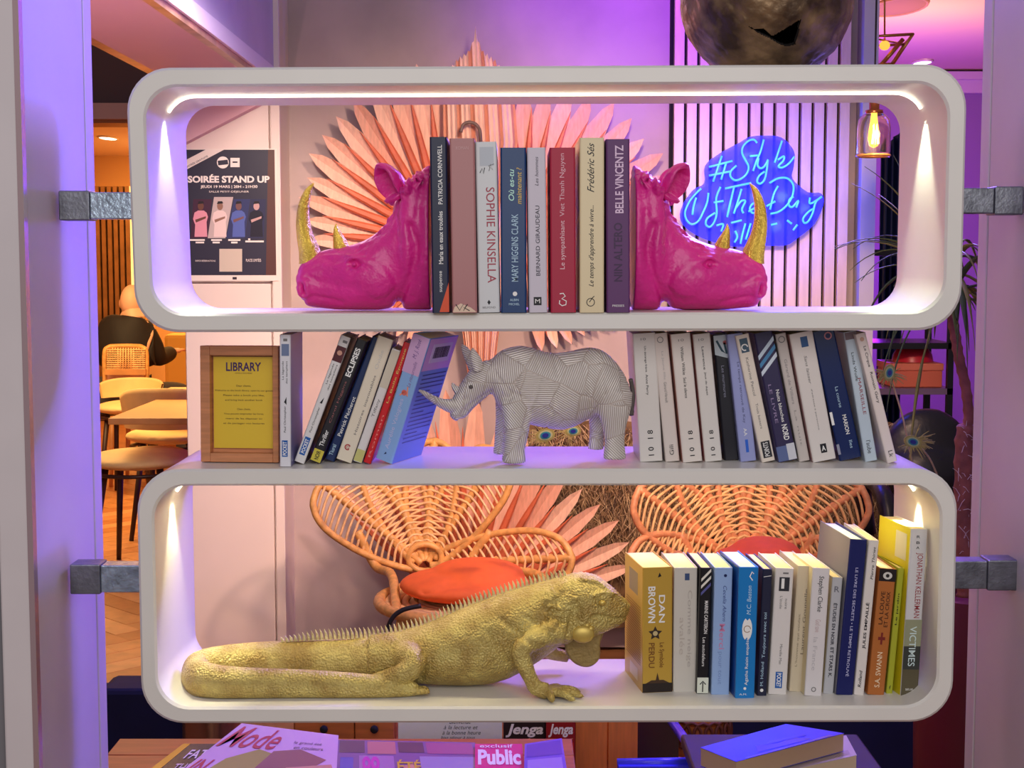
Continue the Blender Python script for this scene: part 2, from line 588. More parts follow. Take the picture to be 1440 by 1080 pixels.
def shelf_box(px_corners, tpx, rad, label, brackets, depth=0.24):
    cs = []
    for (x, y) in px_corners:
        p = at(x, y, 0)
        cs.append((p[0], p[2]))
    t = tpx / 1051.0
    base = (sum(c[0] for c in cs) / 4, depth / 2, min(c[1] for c in cs))
    th = thing('display_shelf', label, 'shelf', base)
    ring = [(rounded(*cs, rad, 0), depth), (rounded(*cs, rad, 0), 0.004), (rounded(*cs, rad, 0.0035), 0.0),
            (rounded(*cs, rad, t - 0.003), 0.0), (rounded(*cs, rad, t), 0.004), (rounded(*cs, rad, t), depth)]
    n = len(ring[0][0])
    V, F = [], []
    for pts, y in ring:
        V += [(p[0], y, p[1]) for p in pts]
    for k in range(len(ring)):
        k2 = (k + 1) % len(ring)
        for j in range(n):
            j2 = (j + 1) % n
            F.append((k * n + j, k2 * n + j, k2 * n + j2, k * n + j2))
    mesh_obj('body', V, F, M_white, th, 0.6)
    inner = rounded(*cs, rad, t + 0.0012)
    h = len(inner) // 4
    path = [(p[0], 0.105, p[1]) for p in inner[3:2 * h - 3]]
    MB().tube(path, 0.0022, 6, 'y').build('led_strip', mat('led', (255, 246, 214), emit=4.2), th, 1.0)
    for (xa, xb, xm, y0, y1) in brackets:
        A, B = at(xa, (y0 + y1) / 2, 0.085), at(xb, (y0 + y1) / 2, 0.085)
        za, zb = at(0, y0, 0.085)[2], at(0, y1, 0.085)[2]
        Mx = at(xm, y0, 0.085)[0]
        left = xa < 720
        sx = sorted((A[0], Mx))
        br = MB().box((sx[0], 0.085, zb), (sx[1], 0.125, za)).build('bracket', M_steel, th, bevel=0.002)
        sx = sorted((Mx, B[0]))
        MB().box((sx[0], 0.088, zb + 0.002), (sx[1], 0.122, za - 0.002)).build('sleeve', M_steel2 if left else M_steel, br, bevel=0.0015)
    return th, cs, t, inner

up_box, up_cs, up_t, up_in = shelf_box([(175.5, 95), (1361.5, 89.5), (1352, 464.5), (190, 467.5)], 26, 0.058,
    'upper white rounded shelf box with pink rhino heads and a light strip inside', [(82, 186, 125, 268, 310), (1440, 1352, 1400, 262, 302)])
lo_box, lo_cs, lo_t, lo_in = shelf_box([(191, 660), (1348, 659), (1340, 1016), (199, 1018)], 24, 0.058,
    'lower white rounded shelf box holding the gold iguana', [(98, 198, 140, 794, 836), (1436, 1342, 1390, 788, 831)])
for cs, t, e in ((up_cs, up_t, 1.0), (lo_cs, lo_t, 1.0)):
    zt = (cs[0][1] + cs[1][1]) / 2 - t
    for sgn, xx in ((1, cs[0][0] + t), (-1, cs[1][0] - t)):
        lamp('SPOT', (xx + sgn * 0.014, 0.105, zt - 0.022), 3.2 if sgn > 0 else 4.0, (1.0, 0.95, 0.62) if cs is lo_cs else ((0.98, 1.0, 0.84) if sgn > 0 else (0.90, 1.0, 0.70)), 0.005, (xx + sgn * 0.004, 0.105, zt - 0.40), spot=62, blend=0.6)
    lamp('AREA', (0.0, 0.108, zt - 0.006), 0.22 if cs is up_cs else 1.2, (1.0, 0.92, 0.66) if cs is up_cs else (1.0, 0.86, 0.48), 1.04, (0.0, 0.108, 0.0), size_y=0.006)
ZT = at(720, 443, 0)[2]       # floor of the upper box
ZM = at(720, 660, 0)[2]       # top of the lower box
ZB = at(720, 993, 0)[2]       # floor of the lower box
ZT = (up_cs[2][1] + up_cs[3][1]) / 2 + up_t
ZM = (lo_cs[0][1] + lo_cs[1][1]) / 2
ZB = (lo_cs[2][1] + lo_cs[3][1]) / 2 + lo_t

# ------------------------------------------------------------------ books
M_page = mat('paper', (236, 216, 160), 0.8, var=0.06, vscale=60, wood=(30, 1, 1))
def paint(rgb, rough=0.38, **k):
    return mat('print_%d_%d_%d_%d' % (rgb[0], rgb[1], rgb[2], int(rough * 100)), rgb, rough, spec=0.28, **k)
INK = {'k': (26, 24, 30), 'w': (240, 238, 235), 'n': (28, 36, 84), 'r': (170, 40, 52), 'g': (120, 116, 116), 'y': (220, 200, 60), 'b': (30, 92, 170), 'l': (176, 206, 226), 'o': (220, 84, 48), 'gold': (214, 180, 90), 'p': (196, 130, 140), 'gr': (150, 172, 120), 'pk': (226, 150, 170), 'br': (120, 40, 36)}

def arc(cx, cy, r, a0, a1, n=14, sx=1.0):
    return [(cx + r * sx * math.cos(a0 + (a1 - a0) * i / n), cy + r * math.sin(a0 + (a1 - a0) * i / n)) for i in range(n + 1)]

class Book:
    """spine geometry from photo pixels; local frame: x across the spine, y into the shelf, z up the spine"""
    def __init__(s, z, xl, xr, yb, xt, yt, label, group, col, left=None, right=None, depth=0.112, yaw=0.0, rough=0.38, Yf=None, pages=None, inset=0.0015, name='book'):
        lean_r = xt > xl          # top goes to the right
        px = (xl + xr) / 2
        p = onz(px, yb, z)
        Y = p[1] if Yf is None else Yf
        a, b = at(xl, yb, Y), at(xr, yb, Y)
        t = at(xt, yt, Y)
        dx, dz = t[0] - a[0], t[2] - z
        th = math.atan2(dx, dz)
        s.W = (b[0] - a[0]) * math.cos(th) / max(math.cos(yaw), 0.5)
        s.H = math.hypot(dx, dz)
        s.D = depth
        W, H, D = s.W, s.H, depth
        pivot = b if th > 0 else a
        r = thing(name, label, 'book', (pivot[0], Y, z + 0.0003), group)
        r.rotation_euler = (Matrix.Rotation(yaw, 4, 'Z') @ Matrix.Rotation(th, 4, 'Y')).to_euler()
        s.root = r
        s.x0 = -W if th > 0 else 0.0
        x0 = s.x0
        c = 0.0014
        e = min(0.0022, W * 0.18)
        outer = [(x0, D), (x0, e), (x0 + e * .3, e * .3), (x0 + e, 0), (x0 + W - e, 0), (x0 + W - e * .3, e * .3), (x0 + W, e), (x0 + W, D)]
        inn = [(x0 + W - c, D), (x0 + W - c, c + e * .5), (x0 + c, c + e * .5), (x0 + c, D)]
        poly = outer + inn
        n = len(poly)
        V = [(p[0], p[1], 0) for p in poly] + [(p[0], p[1], H) for p in poly]
        F, mi = [], []
        quads = [(0, 1, 10, 11), (1, 2, 9, 10), (2, 3, 4, 5), (2, 5, 6, 9), (6, 7, 8, 9)]
        quads = [(0, 1, 10, 11), (1, 2, 3, 4, 5, 6, 9, 10), (6, 7, 8, 9)]
        for q, m_ in zip(quads, (1, 0, 2)):
            F.append(q)
            F.append(tuple(i + n for i in q[::-1]))
            mi += [m_, m_]
        for i in range(n):
            j = (i + 1) % n
            F.append((i, j, j + n, i + n))
            mi.append(1 if i == 0 else (2 if i == 6 else (0 if i < 6 else 0)))
        m0 = paint(col, rough)
        m1 = paint(left, rough) if left else m0
        m2 = paint(right, rough) if right else m0
        mesh_obj('cover', V, F, [m0, m1, m2], r, None, True, mi)
        MB().box((x0 + c, c + e * .5, inset), (x0 + W - c, D - 0.001, H - inset)).build('page_block', pages or M_page, r, local=True)
    # u 0..1 across the spine from the left, v 0..1 up the spine
    def put(s, V, F, nm, rgb, y=-0.0004, rough=0.4):
        return mesh_obj(nm, [(p[0], y, p[1]) for p in V], F, paint(rgb, rough), s.root, None, True)
    def text(s, body, u, v0, v1, h, ink='k', bold=0.0, down=False, shear=0.0, nm='title', spacing=1.0):
        """lettering running along the spine between v0 and v1; h = cap height as a share of the width"""
        V, F = text_fit(body, abs(v1 - v0) * s.H, h * s.W, bold, shear, spacing)
        if not len(V): return
        uc, vc = s.x0 + u * s.W, (v0 + v1) / 2 * s.H
        if down:
            q = [(uc + p[1], vc - p[0]) for p in V]
        else:
            q = [(uc - p[1], vc + p[0]) for p in V]
        return s.put(q, F, nm, INK.get(ink, ink) if isinstance(ink, str) else ink)
    def flat(s, body, u, v, w_, h, ink='k', bold=0.0, nm='mark'):
        """lettering set level across the spine"""
        V, F = text_fit(body, w_ * s.W, h * s.H, bold)
        q = [(s.x0 + u * s.W + p[0], v * s.H + p[1]) for p in V]
        return s.put(q, F, nm, INK.get(ink, ink) if isinstance(ink, str) else ink)
    def poly(s, pts, rgb, nm='label', y=-0.00025):
        q = [(s.x0 + a * s.W, b * s.H) for a, b in pts]
        return s.put(q, [tuple(range(len(q)))], nm, INK.get(rgb, rgb) if isinstance(rgb, str) else rgb, y)
    def rect(s, u0, v0, u1, v1, rgb, nm='label', y=-0.00025):
        return s.poly([(u0, v0), (u1, v0), (u1, v1), (u0, v1)], rgb, nm, y)
    def line(s, pts, wd, rgb, nm='emblem', y=-0.0004):
        """stroke; pts in spine metres from the left foot scaled: (u, v), wd in metres"""
        q = [np.array((s.x0 + a * s.W, b * s.H)) for a, b in pts]
        V, F = [], []
        for i, p in enumerate(q):
            t = norm(q[min(i + 1, len(q) - 1)] - q[max(i - 1, 0)])
            nrm = np.array((-t[1], t[0])) * wd / 2
            V += [p + nrm, p - nrm]
        for i in range(len(q) - 1):
            F.append((2 * i, 2 * i + 1, 2 * i + 3, 2 * i + 2))
        return s.put(V, F, nm, INK.get(rgb, rgb) if isinstance(rgb, str) else rgb, y)
    def disc(s, u, v, r, rgb, nm='emblem', y=-0.0004, sx=1.0):
        c = (s.x0 + u * s.W, v * s.H)
        return s.put(arc(c[0], c[1], r, 0, 2 * PI, 20, sx)[:-1], [tuple(range(20))], nm, INK.get(rgb, rgb) if isinstance(rgb, str) else rgb, y)
    def arc(s, cu, cv, r, a0, a1, n=14):
        return [(cu + r * math.cos(a0 + (a1 - a0) * i / n), cv + r * s.W / s.H * math.sin(a0 + (a1 - a0) * i / n)) for i in range(n + 1)]
    def side(s, left, build):
        """print on the left (or right) board: build(put) with put(nm, V2, F, rgb); V2 = (depth, height)"""
        x = s.x0 - 0.0003 if left else s.x0 + s.W + 0.0003
        def put(nm, V, F, rgb):
            return mesh_obj(nm, [(x, p[0], p[1]) for p in V], F, paint(INK.get(rgb, rgb) if isinstance(rgb, str) else rgb), s.root, None, True)
        build(put)

def rect2(a0, b0, a1, b1):
    return [(a0, b0), (a1, b0), (a1, b1), (a0, b1)], [(0, 1, 2, 3)]

# ---- top row, upright between the pink heads
G1 = 'books standing between the two pink rhino heads'
b = Book(ZT, 608, 632, 440.5, 604, 193, 'navy book with an orange corner, leftmost between the pink rhino heads', G1, (26, 30, 60), depth=0.15, rough=0.3)
b.text('PATRICIA CORNWELL', 0.58, 0.62, 0.955, 0.26, 'w', 0.01, nm='author')
b.text('Maria en eaux troubles', 0.56, 0.28, 0.58, 0.26, 'w', 0.01)
b.text('suspense', 0.56, 0.12, 0.24, 0.20, 'w', nm='publisher_mark')
b.poly([(0.42, 0.005), (0.99, 0.005), (0.99, 0.175)], 'o', 'corner_flash')
b = Book(ZT, 636, 671, 440.5, 632, 195, 'glossy rose brown book with a plain spine, second from left between the rhino heads', G1, (176, 118, 118), depth=0.15, rough=0.22)
b.poly([(0.02, 0.004), (0.98, 0.004), (0.75, 0.03), (0.35, 0.055), (0.1, 0.035)], (226, 196, 172), 'pale_patch')
b.line([(0.15, 0.05), (0.3, 0.015), (0.45, 0.05), (0.45, 0.012), (0.62, 0.05), (0.48, 0.03), (0.7, 0.012)], 0.0012, 'k', 'publisher_mark')
b.flat('ROMAN', 0.5, 0.945, 0.5, 0.018, (206, 160, 160), nm='title')
b = Book(ZT, 673, 703, 440, 668, 200, 'silvery white book with wine red lettering reading downwards', G1, (212, 214, 216), depth=0.15, rough=0.26)
b.text('SOPHIE KINSELLA', 0.66, 0.175, 0.735, 0.40, (168, 66, 84), 0.004, down=True, nm='author')
b.line([(0.2, 0.82), (0.3, 0.845), (0.36, 0.815), (0.42, 0.85)], 0.0012, 'k', 'emblem')
b.line([(0.62, 0.83), (0.7, 0.87), (0.8, 0.835), (0.6, 0.86), (0.86, 0.87)], 0.001, 'g', 'emblem')
b.rect(0.2, 0.86, 0.85, 0.97, (188, 194, 202), 'picture')
b.poly([(0.42, 0.06), (0.5, 0.045), (0.58, 0.06), (0.5, 0.075)], 'k', 'publisher_mark')
b.flat('BELFOND', 0.5, 0.03, 0.6, 0.011, 'g', nm='publisher_mark')
b = Book(ZT, 704.5, 740.5, 440, 703.5, 208, 'deep blue book with pale green title, fourth from left between the rhino heads', G1, (24, 58, 108), depth=0.15, rough=0.25)
b.text('MARY HIGGINS CLARK', 0.55, 0.19, 0.60, 0.26, 'l', 0.006, nm='author')
b.text('Où es-tu', 0.42, 0.68, 0.87, 0.22, (190, 236, 220), 0.01, shear=0.2)
b.text('maintenant ?', 0.72, 0.66, 0.88, 0.20, 'gold', 0.01, shear=0.2)
b.disc(0.55, 0.115, 0.003, 'w')
b.flat('ALBIN', 0.52, 0.078, 0.34, 0.014, 'l', 0.01, nm='publisher_mark')
b.flat('MICHEL', 0.52, 0.052, 0.42, 0.014, 'l', 0.01, nm='publisher_mark')
b = Book(ZT, 744, 770, 440, 741, 208, 'lilac white book with a black square at its foot between the rhino heads', G1, (208, 200, 212), depth=0.14)
b.text('BERNARD GIRAUDEAU', 0.52, 0.225, 0.65, 0.22, (52, 48, 62), 0.004, nm='author')
b.text('Les hommes', 0.5, 0.77, 0.945, 0.18, (70, 64, 80), shear=0.25)
b.rect(0.26, 0.045, 0.68, 0.095, 'k', 'publisher_mark')
b.flat('M', 0.47, 0.07, 0.26, 0.026, 'w', nm='publisher_mark')
b = Book(ZT, 774.5, 810, 440, 773, 208, 'crimson book with pale lettering and a looping emblem at its foot', G1, (172, 36, 66), depth=0.15, rough=0.42)
b.text('Le sympathisant', 0.5, 0.265, 0.56, 0.24, (236, 196, 204))
b.text('Viet Thanh Nguyen', 0.5, 0.585, 0.965, 0.24, (228, 176, 188), nm='author')
b.line([(0.36, 0.115), (0.5, 0.118), (0.58, 0.1), (0.44, 0.085), (0.62, 0.07), (0.6, 0.048), (0.45, 0.042), (0.34, 0.055), (0.36, 0.075)], 0.0013, 'w', 'publisher_mark')
b = Book(ZT, 815, 849.5, 440, 815, 194, 'cream book with slanted black handwriting style title between the rhino heads', G1, (226, 208, 168), depth=0.15, rough=0.25)
b.text("Le temps d'apprendre à vivre...", 0.5, 0.15, 0.615, 0.26, 'k', 0.004, shear=0.35)
b.text('Frédéric Sés', 0.45, 0.69, 0.97, 0.28, 'k', 0.002, shear=0.4, nm='author')
b.line(b.arc(0.45, 0.06, 0.16, 0, 2 * PI, 12), 0.001, 'k', 'publisher_mark')
b.line([(0.4, 0.06), (0.52, 0.085), (0.6, 0.095)], 0.001, 'k', 'publisher_mark')
b = Book(ZT, 853, 886, 440, 852, 196, 'dark purple book at the right end, against the right pink rhino head', G1, (96, 52, 104), depth=0.16, rough=0.42)
b.text('BELLE VINCENTZ', 0.56, 0.575, 0.965, 0.36, (226, 196, 224), 0.02, nm='author')
b.text('NIN ALTERO', 0.5, 0.18, 0.52, 0.36, (62, 30, 72), 0.02)
b.flat('PRESSES', 0.5, 0.04, 0.5, 0.012, 'w', nm='publisher_mark')

# ---- middle row, left part
G2 = 'leaning books left of the silver rhino'
b = Book(ZM, 393.5, 409, 656.5, 393, 471, 'slim white upright book with a blue foot label beside the yellow framed sign', G2, (222, 220, 226), right=(120, 118, 168))  # right board: blue side light put into its colour
b.rect(0.2, 0.075, 0.72, 0.2, 'b'); b.text('POCKET', 0.46, 0.085, 0.19, 0.36, 'w', 0.02, nm='publisher_mark')
b.text('Paul Christopher', 0.5, 0.26, 0.46, 0.24, 'k', nm='author')
b.text('La légende', 0.32, 0.66, 0.8, 0.2, 'k'); b.text('des templiers', 0.66, 0.63, 0.8, 0.2, 'k')
b.poly([(0.4, 0.49), (0.62, 0.47), (0.62, 0.53)], 'k', 'emblem')
b.rect(0.18, 0.84, 0.86, 0.93, (110, 124, 158), 'picture'); b.rect(0.34, 0.95, 0.7, 0.97, 'g', 'publisher_mark')
b = Book(ZM, 412, 427.5, 653, 477.5, 476, 'white leaning book with a blue foot label, first of the leaning books', G2, (224, 220, 218), right=(40, 30, 40))
b.rect(0.2, 0.06, 0.75, 0.2, 'b'); b.text('POCKET', 0.48, 0.075, 0.185, 0.36, 'w', 0.02, nm='publisher_mark')
b.text('Paul Christopher', 0.5, 0.24, 0.44, 0.24, 'k', nm='author')
b.text('La légende', 0.34, 0.62, 0.78, 0.2, 'k'); b.text('des templiers', 0.68, 0.58, 0.78, 0.2, 'k')
b.poly([(0.36, 0.47), (0.6, 0.47), (0.6, 0.52)], 'k', 'emblem')
b.rect(0.04, 0.8, 0.96, 0.92, (86, 32, 40), 'picture'); b.disc(0.5, 0.87, 0.0035, (206, 150, 130), 'picture', -0.0005)
b.rect(0.4, 0.95, 0.85, 0.97, 'g', 'publisher_mark')
b = Book(ZM, 433.5, 450, 652.5, 500, 481, 'black leaning book with large white letters and a yellow foot', G2, (34, 30, 36), right=(60, 40, 110))
b.rect(0.03, 0.005, 0.97, 0.1, (206, 190, 70)); b.text('NOIR', 0.5, 0.02, 0.09, 0.4, 'k', 0.02, nm='publisher_mark')
b.text('ECLIPSES', 0.46, 0.7, 0.93, 0.5, 'w', 0.03); b.text('Carol Higgins', 0.5, 0.32, 0.66, 0.26, (150, 90, 90), nm='author')
b.text('Thriller', 0.5, 0.13, 0.26, 0.4, 'w', 0.01)
b = Book(ZM, 455, 470, 650, 522, 478, 'dark blue leaning book half hidden between the black and cream ones', G2, (28, 46, 92), right=(20, 22, 46))
b.text('Patrick Pécherot', 0.5, 0.2, 0.52, 0.36, 'w', 0.008, nm='author'); b.text('Tiuraï', 0.4, 0.04, 0.13, 0.4, 'l', 0.01)
b = Book(ZM, 470.5, 494, 652, 529.5, 479, 'broad cream leaning book with a small red emblem at its foot', G2, (226, 214, 192), right=(150, 140, 190))
b.text('Histoires', 0.62, 0.22, 0.42, 0.16, 'g'); b.text('inavouables', 0.62, 0.45, 0.7, 0.16, 'g'); b.text('Ovidie', 0.55, 0.75, 0.9, 0.22, (200, 196, 190), nm='author')
b.line(b.arc(0.45, 0.11, 0.16, 0.6, 5.6, 12), 0.0016, 'r', 'publisher_mark'); b.flat('G', 0.47, 0.11, 0.2, 0.02, 'r', nm='publisher_mark')
b = Book(ZM, 495, 508.5, 652, 550, 494, 'shorter white leaning book with an olive foot beside the thin red book', G2, (220, 216, 214))
b.rect(0.03, 0.005, 0.97, 0.11, (196, 192, 120)); b.text('Tiffany', 0.5, 0.4, 0.56, 0.4, 'g'); b.rect(0.03, 0.66, 0.97, 0.99, (206, 196, 176), 'picture')
b = Book(ZM, 510, 521, 653, 567, 484, 'thin bright red leaning book with gold lettering', G2, (200, 26, 34))
b.text('La Belle Époque', 0.5, 0.5, 0.95, 0.42, 'gold', 0.01); b.text('Roman', 0.5, 0.05, 0.4, 0.3, (230, 130, 120), nm='author')
b = Book(ZM, 524.5, 550.5, 651, 583, 476, 'thick pale blue book with pink top, its back cover turned to the silver rhino', G2, (140, 176, 224), right=(110, 136, 206), depth=0.105, yaw=-0.34, Yf=0.045)
b.rect(0.0, 0.7, 1.0, 0.998, (206, 166, 206), 'pink_band', -0.0002)
b.text('Aurélie Valognes', 0.5, 0.1, 0.5, 0.3, (196, 196, 230), 0.003, nm='author'); b.text('La ritournelle', 0.62, 0.6, 0.8, 0.2, (140, 110, 160), shear=0.3)
b.text('M. J. Rosé', 0.5, 0.82, 0.97, 0.3, (110, 80, 140), shear=0.3); b.disc(0.5, 0.55, 0.004, (220, 110, 100)); b.line([(0.3, 0.52), (0.5, 0.56), (0.72, 0.53), (0.6, 0.6)], 0.002, (240, 150, 120)); b.poly([(0.4, 0.05), (0.55, 0.06), (0.5, 0.075)], 'n', 'publisher_mark')
def sideprint(put):
    H, D = b.H, b.D
    put('pink_band', *rect2(0.004, H * 0.74, D - 0.001, H - 0.001), (196, 150, 206))
    mb = MB()
    for i in range(17):
        h = H * (0.70 - i * 0.034)
        e_ = D * (0.94 if i % 5 != 4 else 0.55)
        V, F = rect2(0.014, h, e_, h + 0.0016)
        mb.add([(b.x0 + b.W + 0.0005, p[0], p[1]) for p in V], F)
    mb.build('blurb', paint((60, 74, 130)), b.root, local=True)
    mb = MB()
    mb.box((b.x0 + b.W + 0.0003, 0.022, H * 0.80), (b.x0 + b.W + 0.0006, 0.092, H * 0.95))
    mb.build('barcode_label', paint((196, 180, 206)), b.root, local=True)
    mb = MB()
    rr = random.Random(3)
    y = 0.03
    while y < 0.084:
        wv = rr.choice([0.0008, 0.0016, 0.0022])
        mb.box((b.x0 + b.W + 0.0005, y, H * 0.835), (b.x0 + b.W + 0.0008, y + wv, H * 0.925))
        y += wv + rr.choice([0.0009, 0.0015])
    mb.build('barcode', paint((40, 36, 52)), b.root, local=True)
b.side(False, sideprint)

# ---- middle row, right part
G3 = 'leaning books right of the silver rhino'
def marks1018(b, k=0.1):
    b.text('10 18', 0.52, 0.045, 0.245, 0.24, 'k', 0.01, nm='publisher_mark', spacing=1.5)
b = Book(ZM, 900, 932, 650, 889.5, 470, 'broad white book with numerals at its foot, first right of the silver rhino', G3, (218, 212, 206))
b.text('Anne Perry', 0.5, 0.52, 0.68, 0.14, 'k', 0.004, down=True); b.text('Un étrange frère', 0.5, 0.7, 0.9, 0.12, 'k', 0.004, down=True, nm='author'); marks1018(b); b.flat('10', 0.45, 0.955, 0.22, 0.018, 'g')
b = Book(ZM, 936, 956, 650, 918.5, 470, 'white book with a round emblem at its head, second right of the silver rhino', G3, (216, 204, 196))
b.text('La Jeune fille', 0.5, 0.64, 0.86, 0.18, (176, 170, 170), down=True); b.text('Gérard Hérault', 0.5, 0.46, 0.62, 0.2, 'g', down=True, nm='author'); b.line(b.arc(0.45, 0.95, 0.2, 0, 2 * PI, 14), 0.001, 'g'); b.text('Gili', 0.5, 0.05, 0.13, 0.3, 'k', down=False, nm='publisher_mark')
b = Book(ZM, 960.5, 988, 651, 943, 471, 'white book with four numerals at its foot, third right of the silver rhino', G3, (222, 212, 204), left=(224, 160, 140))
b.text('William Wilkie', 0.5, 0.68, 0.9, 0.15, 'k', 0.004, down=True, nm='author'); b.text('Seul le silence', 0.5, 0.5, 0.66, 0.15, 'k', 0.004, down=True); marks1018(b); b.flat('10', 0.5, 0.95, 0.28, 0.018, 'g')
b = Book(ZM, 991.5, 1016, 650, 974, 471, 'white book with numerals, fourth right of the silver rhino, against a black one', G3, (218, 212, 206), left=(206, 120, 116))
b.text('Lawrence', 0.5, 0.72, 0.9, 0.14, 'k', 0.004, down=True, nm='author'); b.text('Jeux de dupes', 0.5, 0.52, 0.7, 0.14, 'k', 0.004, down=True); marks1018(b); b.flat('10', 0.45, 0.955, 0.3, 0.018, 'g')
b = Book(ZM, 1019, 1040, 648, 1002.5, 471, 'black book with a pale picture at its head among white ones', G3, (26, 24, 34))
b.poly([(0.02, 0.84), (0.98, 0.8), (0.98, 0.99), (0.02, 0.99)], (190, 200, 206), 'picture'); b.line([(0.2, 0.95), (0.5, 0.87), (0.8, 0.84), (0.7, 0.93)], 0.003, (36, 70, 86)); b.disc(0.75, 0.93, 0.003, (190, 100, 100))
b.text('Les murmures', 0.45, 0.5, 0.75, 0.2, (130, 130, 150), down=True)
b = Book(ZM, 1041.5, 1064, 650, 1022, 471, 'lavender blue book with a small blue bar at its foot', G3, (150, 156, 206), rough=0.3)
b.text('Le temps retrouvé de Kay', 0.5, 0.3, 0.78, 0.2, (90, 92, 130), down=True); b.rect(0.42, 0.07, 0.6, 0.17, (40, 96, 200), 'publisher_mark'); b.text('AA', 0.5, 0.2, 0.26, 0.2, 'w', down=True)
b = Book(ZM, 1071.5, 1091, 651, 1034, 473, 'cream book with a dark block at its foot between two blue ones', G3, (226, 214, 200))
b.rect(0.2, 0.03, 0.86, 0.16, (40, 40, 46), 'publisher_mark'); b.text('POINTS', 0.53, 0.04, 0.15, 0.36, 'w', down=False, nm='publisher_mark', bold=0.01); b.text('Katherine Pancol', 0.5, 0.52, 0.82, 0.2, 'g', down=True, nm='author'); b.text('Trois baisers', 0.5, 0.26, 0.46, 0.18, 'g', down=True)
b.rect(0.22, 0.86, 0.8, 0.97, (60, 86, 106), 'picture'); b.line(b.arc(0.5, 0.9, 0.22, 0, 5, 10), 0.0016, 'w', y=-0.0005)
b = Book(ZM, 1095.5, 1122, 651, 1060, 470, 'dark indigo book crossed by pale diagonal stripes near its head', G3, (48, 40, 78), left=(120, 116, 160))
for k_, cc in enumerate(((206, 216, 230), (70, 130, 176), (190, 206, 222))):
    v0_ = 0.67 + k_ * 0.062
    b.poly([(0.0, v0_), (1.0, v0_ + 0.13), (1.0, v0_ + 0.165), (0.0, v0_ + 0.035)], cc, 'stripe')
b.text('Nuits blanches', 0.66, 0.3, 0.55, 0.18, 'w', 0.006, down=True); b.text('NORD', 0.66, 0.16, 0.28, 0.3, 'w', 0.02, down=True, nm='author'); b.text('LE LIVRE', 0.3, 0.3, 0.6, 0.16, (150, 130, 170), down=True)
b.rect(0.0, 0.005, 0.56, 0.12, (90, 104, 150), 'label'); b.rect(0.56, 0.005, 1.0, 0.13, (206, 206, 214), 'label')
b = Book(ZM, 1124, 1139.5, 650, 1090, 471, 'grey beige book with an oval emblem at its head, beside a wide white one', G3, (200, 190, 184))
b.line(b.arc(0.5, 0.955, 0.28, 0, 2 * PI, 14), 0.0012, 'g'); b.text('Gérard de Villiers', 0.5, 0.45, 0.8, 0.26, (150, 144, 144), down=True, nm='author'); b.text('La nuit', 0.5, 0.12, 0.4, 0.2, (160, 154, 150), down=True)
b = Book(ZM, 1143.5, 1177, 651, 1110, 471, 'widest white book with a small blue square at its head', G3, (222, 214, 208), left=(206, 160, 160))
b.rect(0.42, 0.885, 0.72, 0.965, (40, 82, 134), 'picture'); b.text('Sans laisser', 0.5, 0.6, 0.82, 0.12, 'g', down=True, shear=0.2); b.text("d'adresse à personne", 0.5, 0.24, 0.56, 0.08, 'g', down=True)
b.rect(0.42, 0.06, 0.68, 0.13, 'k', 'publisher_mark'); b.flat('A', 0.55, 0.095, 0.16, 0.04, 'w', 0.02)
b = Book(ZM, 1181, 1213, 649, 1142, 468, 'broad glossy navy book with a round emblem, third from the right end', G3, (22, 38, 88), rough=0.25)
b.disc(0.66, 0.95, 0.0055, (190, 120, 130)); b.disc(0.66, 0.95, 0.0036, (30, 40, 90), y=-0.0005); b.rect(0.0, 0.28, 0.12, 0.38, 'w', 'label'); b.rect(0.0, 0.05, 0.12, 0.13, (150, 150, 170), 'label')
b.text('MARION', 0.62, 0.19, 0.34, 0.18, 'w', 0.01, down=True, nm='author'); b.text('La course', 0.55, 0.4, 0.56, 0.14, 'l', down=True); b.text('Iles', 0.66, 0.08, 0.14, 0.14, 'l', down=True)
b = Book(ZM, 1217, 1234.5, 650, 1186.5, 468, 'pale silvery blue book second from the right end of the middle row', G3, (190, 204, 216), rough=0.25)
b.text('Linda Wolfe', 0.42, 0.62, 0.84, 0.22, 'k', down=True, nm='author'); b.text('MARSEILLE', 0.6, 0.36, 0.64, 0.26, (150, 60, 70), down=True); b.text('l’aube', 0.5, 0.06, 0.16, 0.36, 'k', down=True, nm='publisher_mark'); b.rect(0.05, 0.94, 0.95, 0.995, (120, 100, 106), 'picture')
b = Book(ZM, 1248, 1263, 652, 1203, 471, 'slim pinkish white book leaning at the right end of the middle row', G3, (226, 212, 206))
b.text('Le Cirque', 0.55, 0.74, 0.9, 0.34, 'k', 0.004, down=True); b.text('Romain Gary', 0.55, 0.46, 0.7, 0.34, 'k', 0.004, down=True, nm='author'); b.text('Lk', 0.55, 0.04, 0.09, 0.4, 'k', down=True, nm='publisher_mark'); b.disc(0.5, 0.955, 0.003, (200, 160, 140))

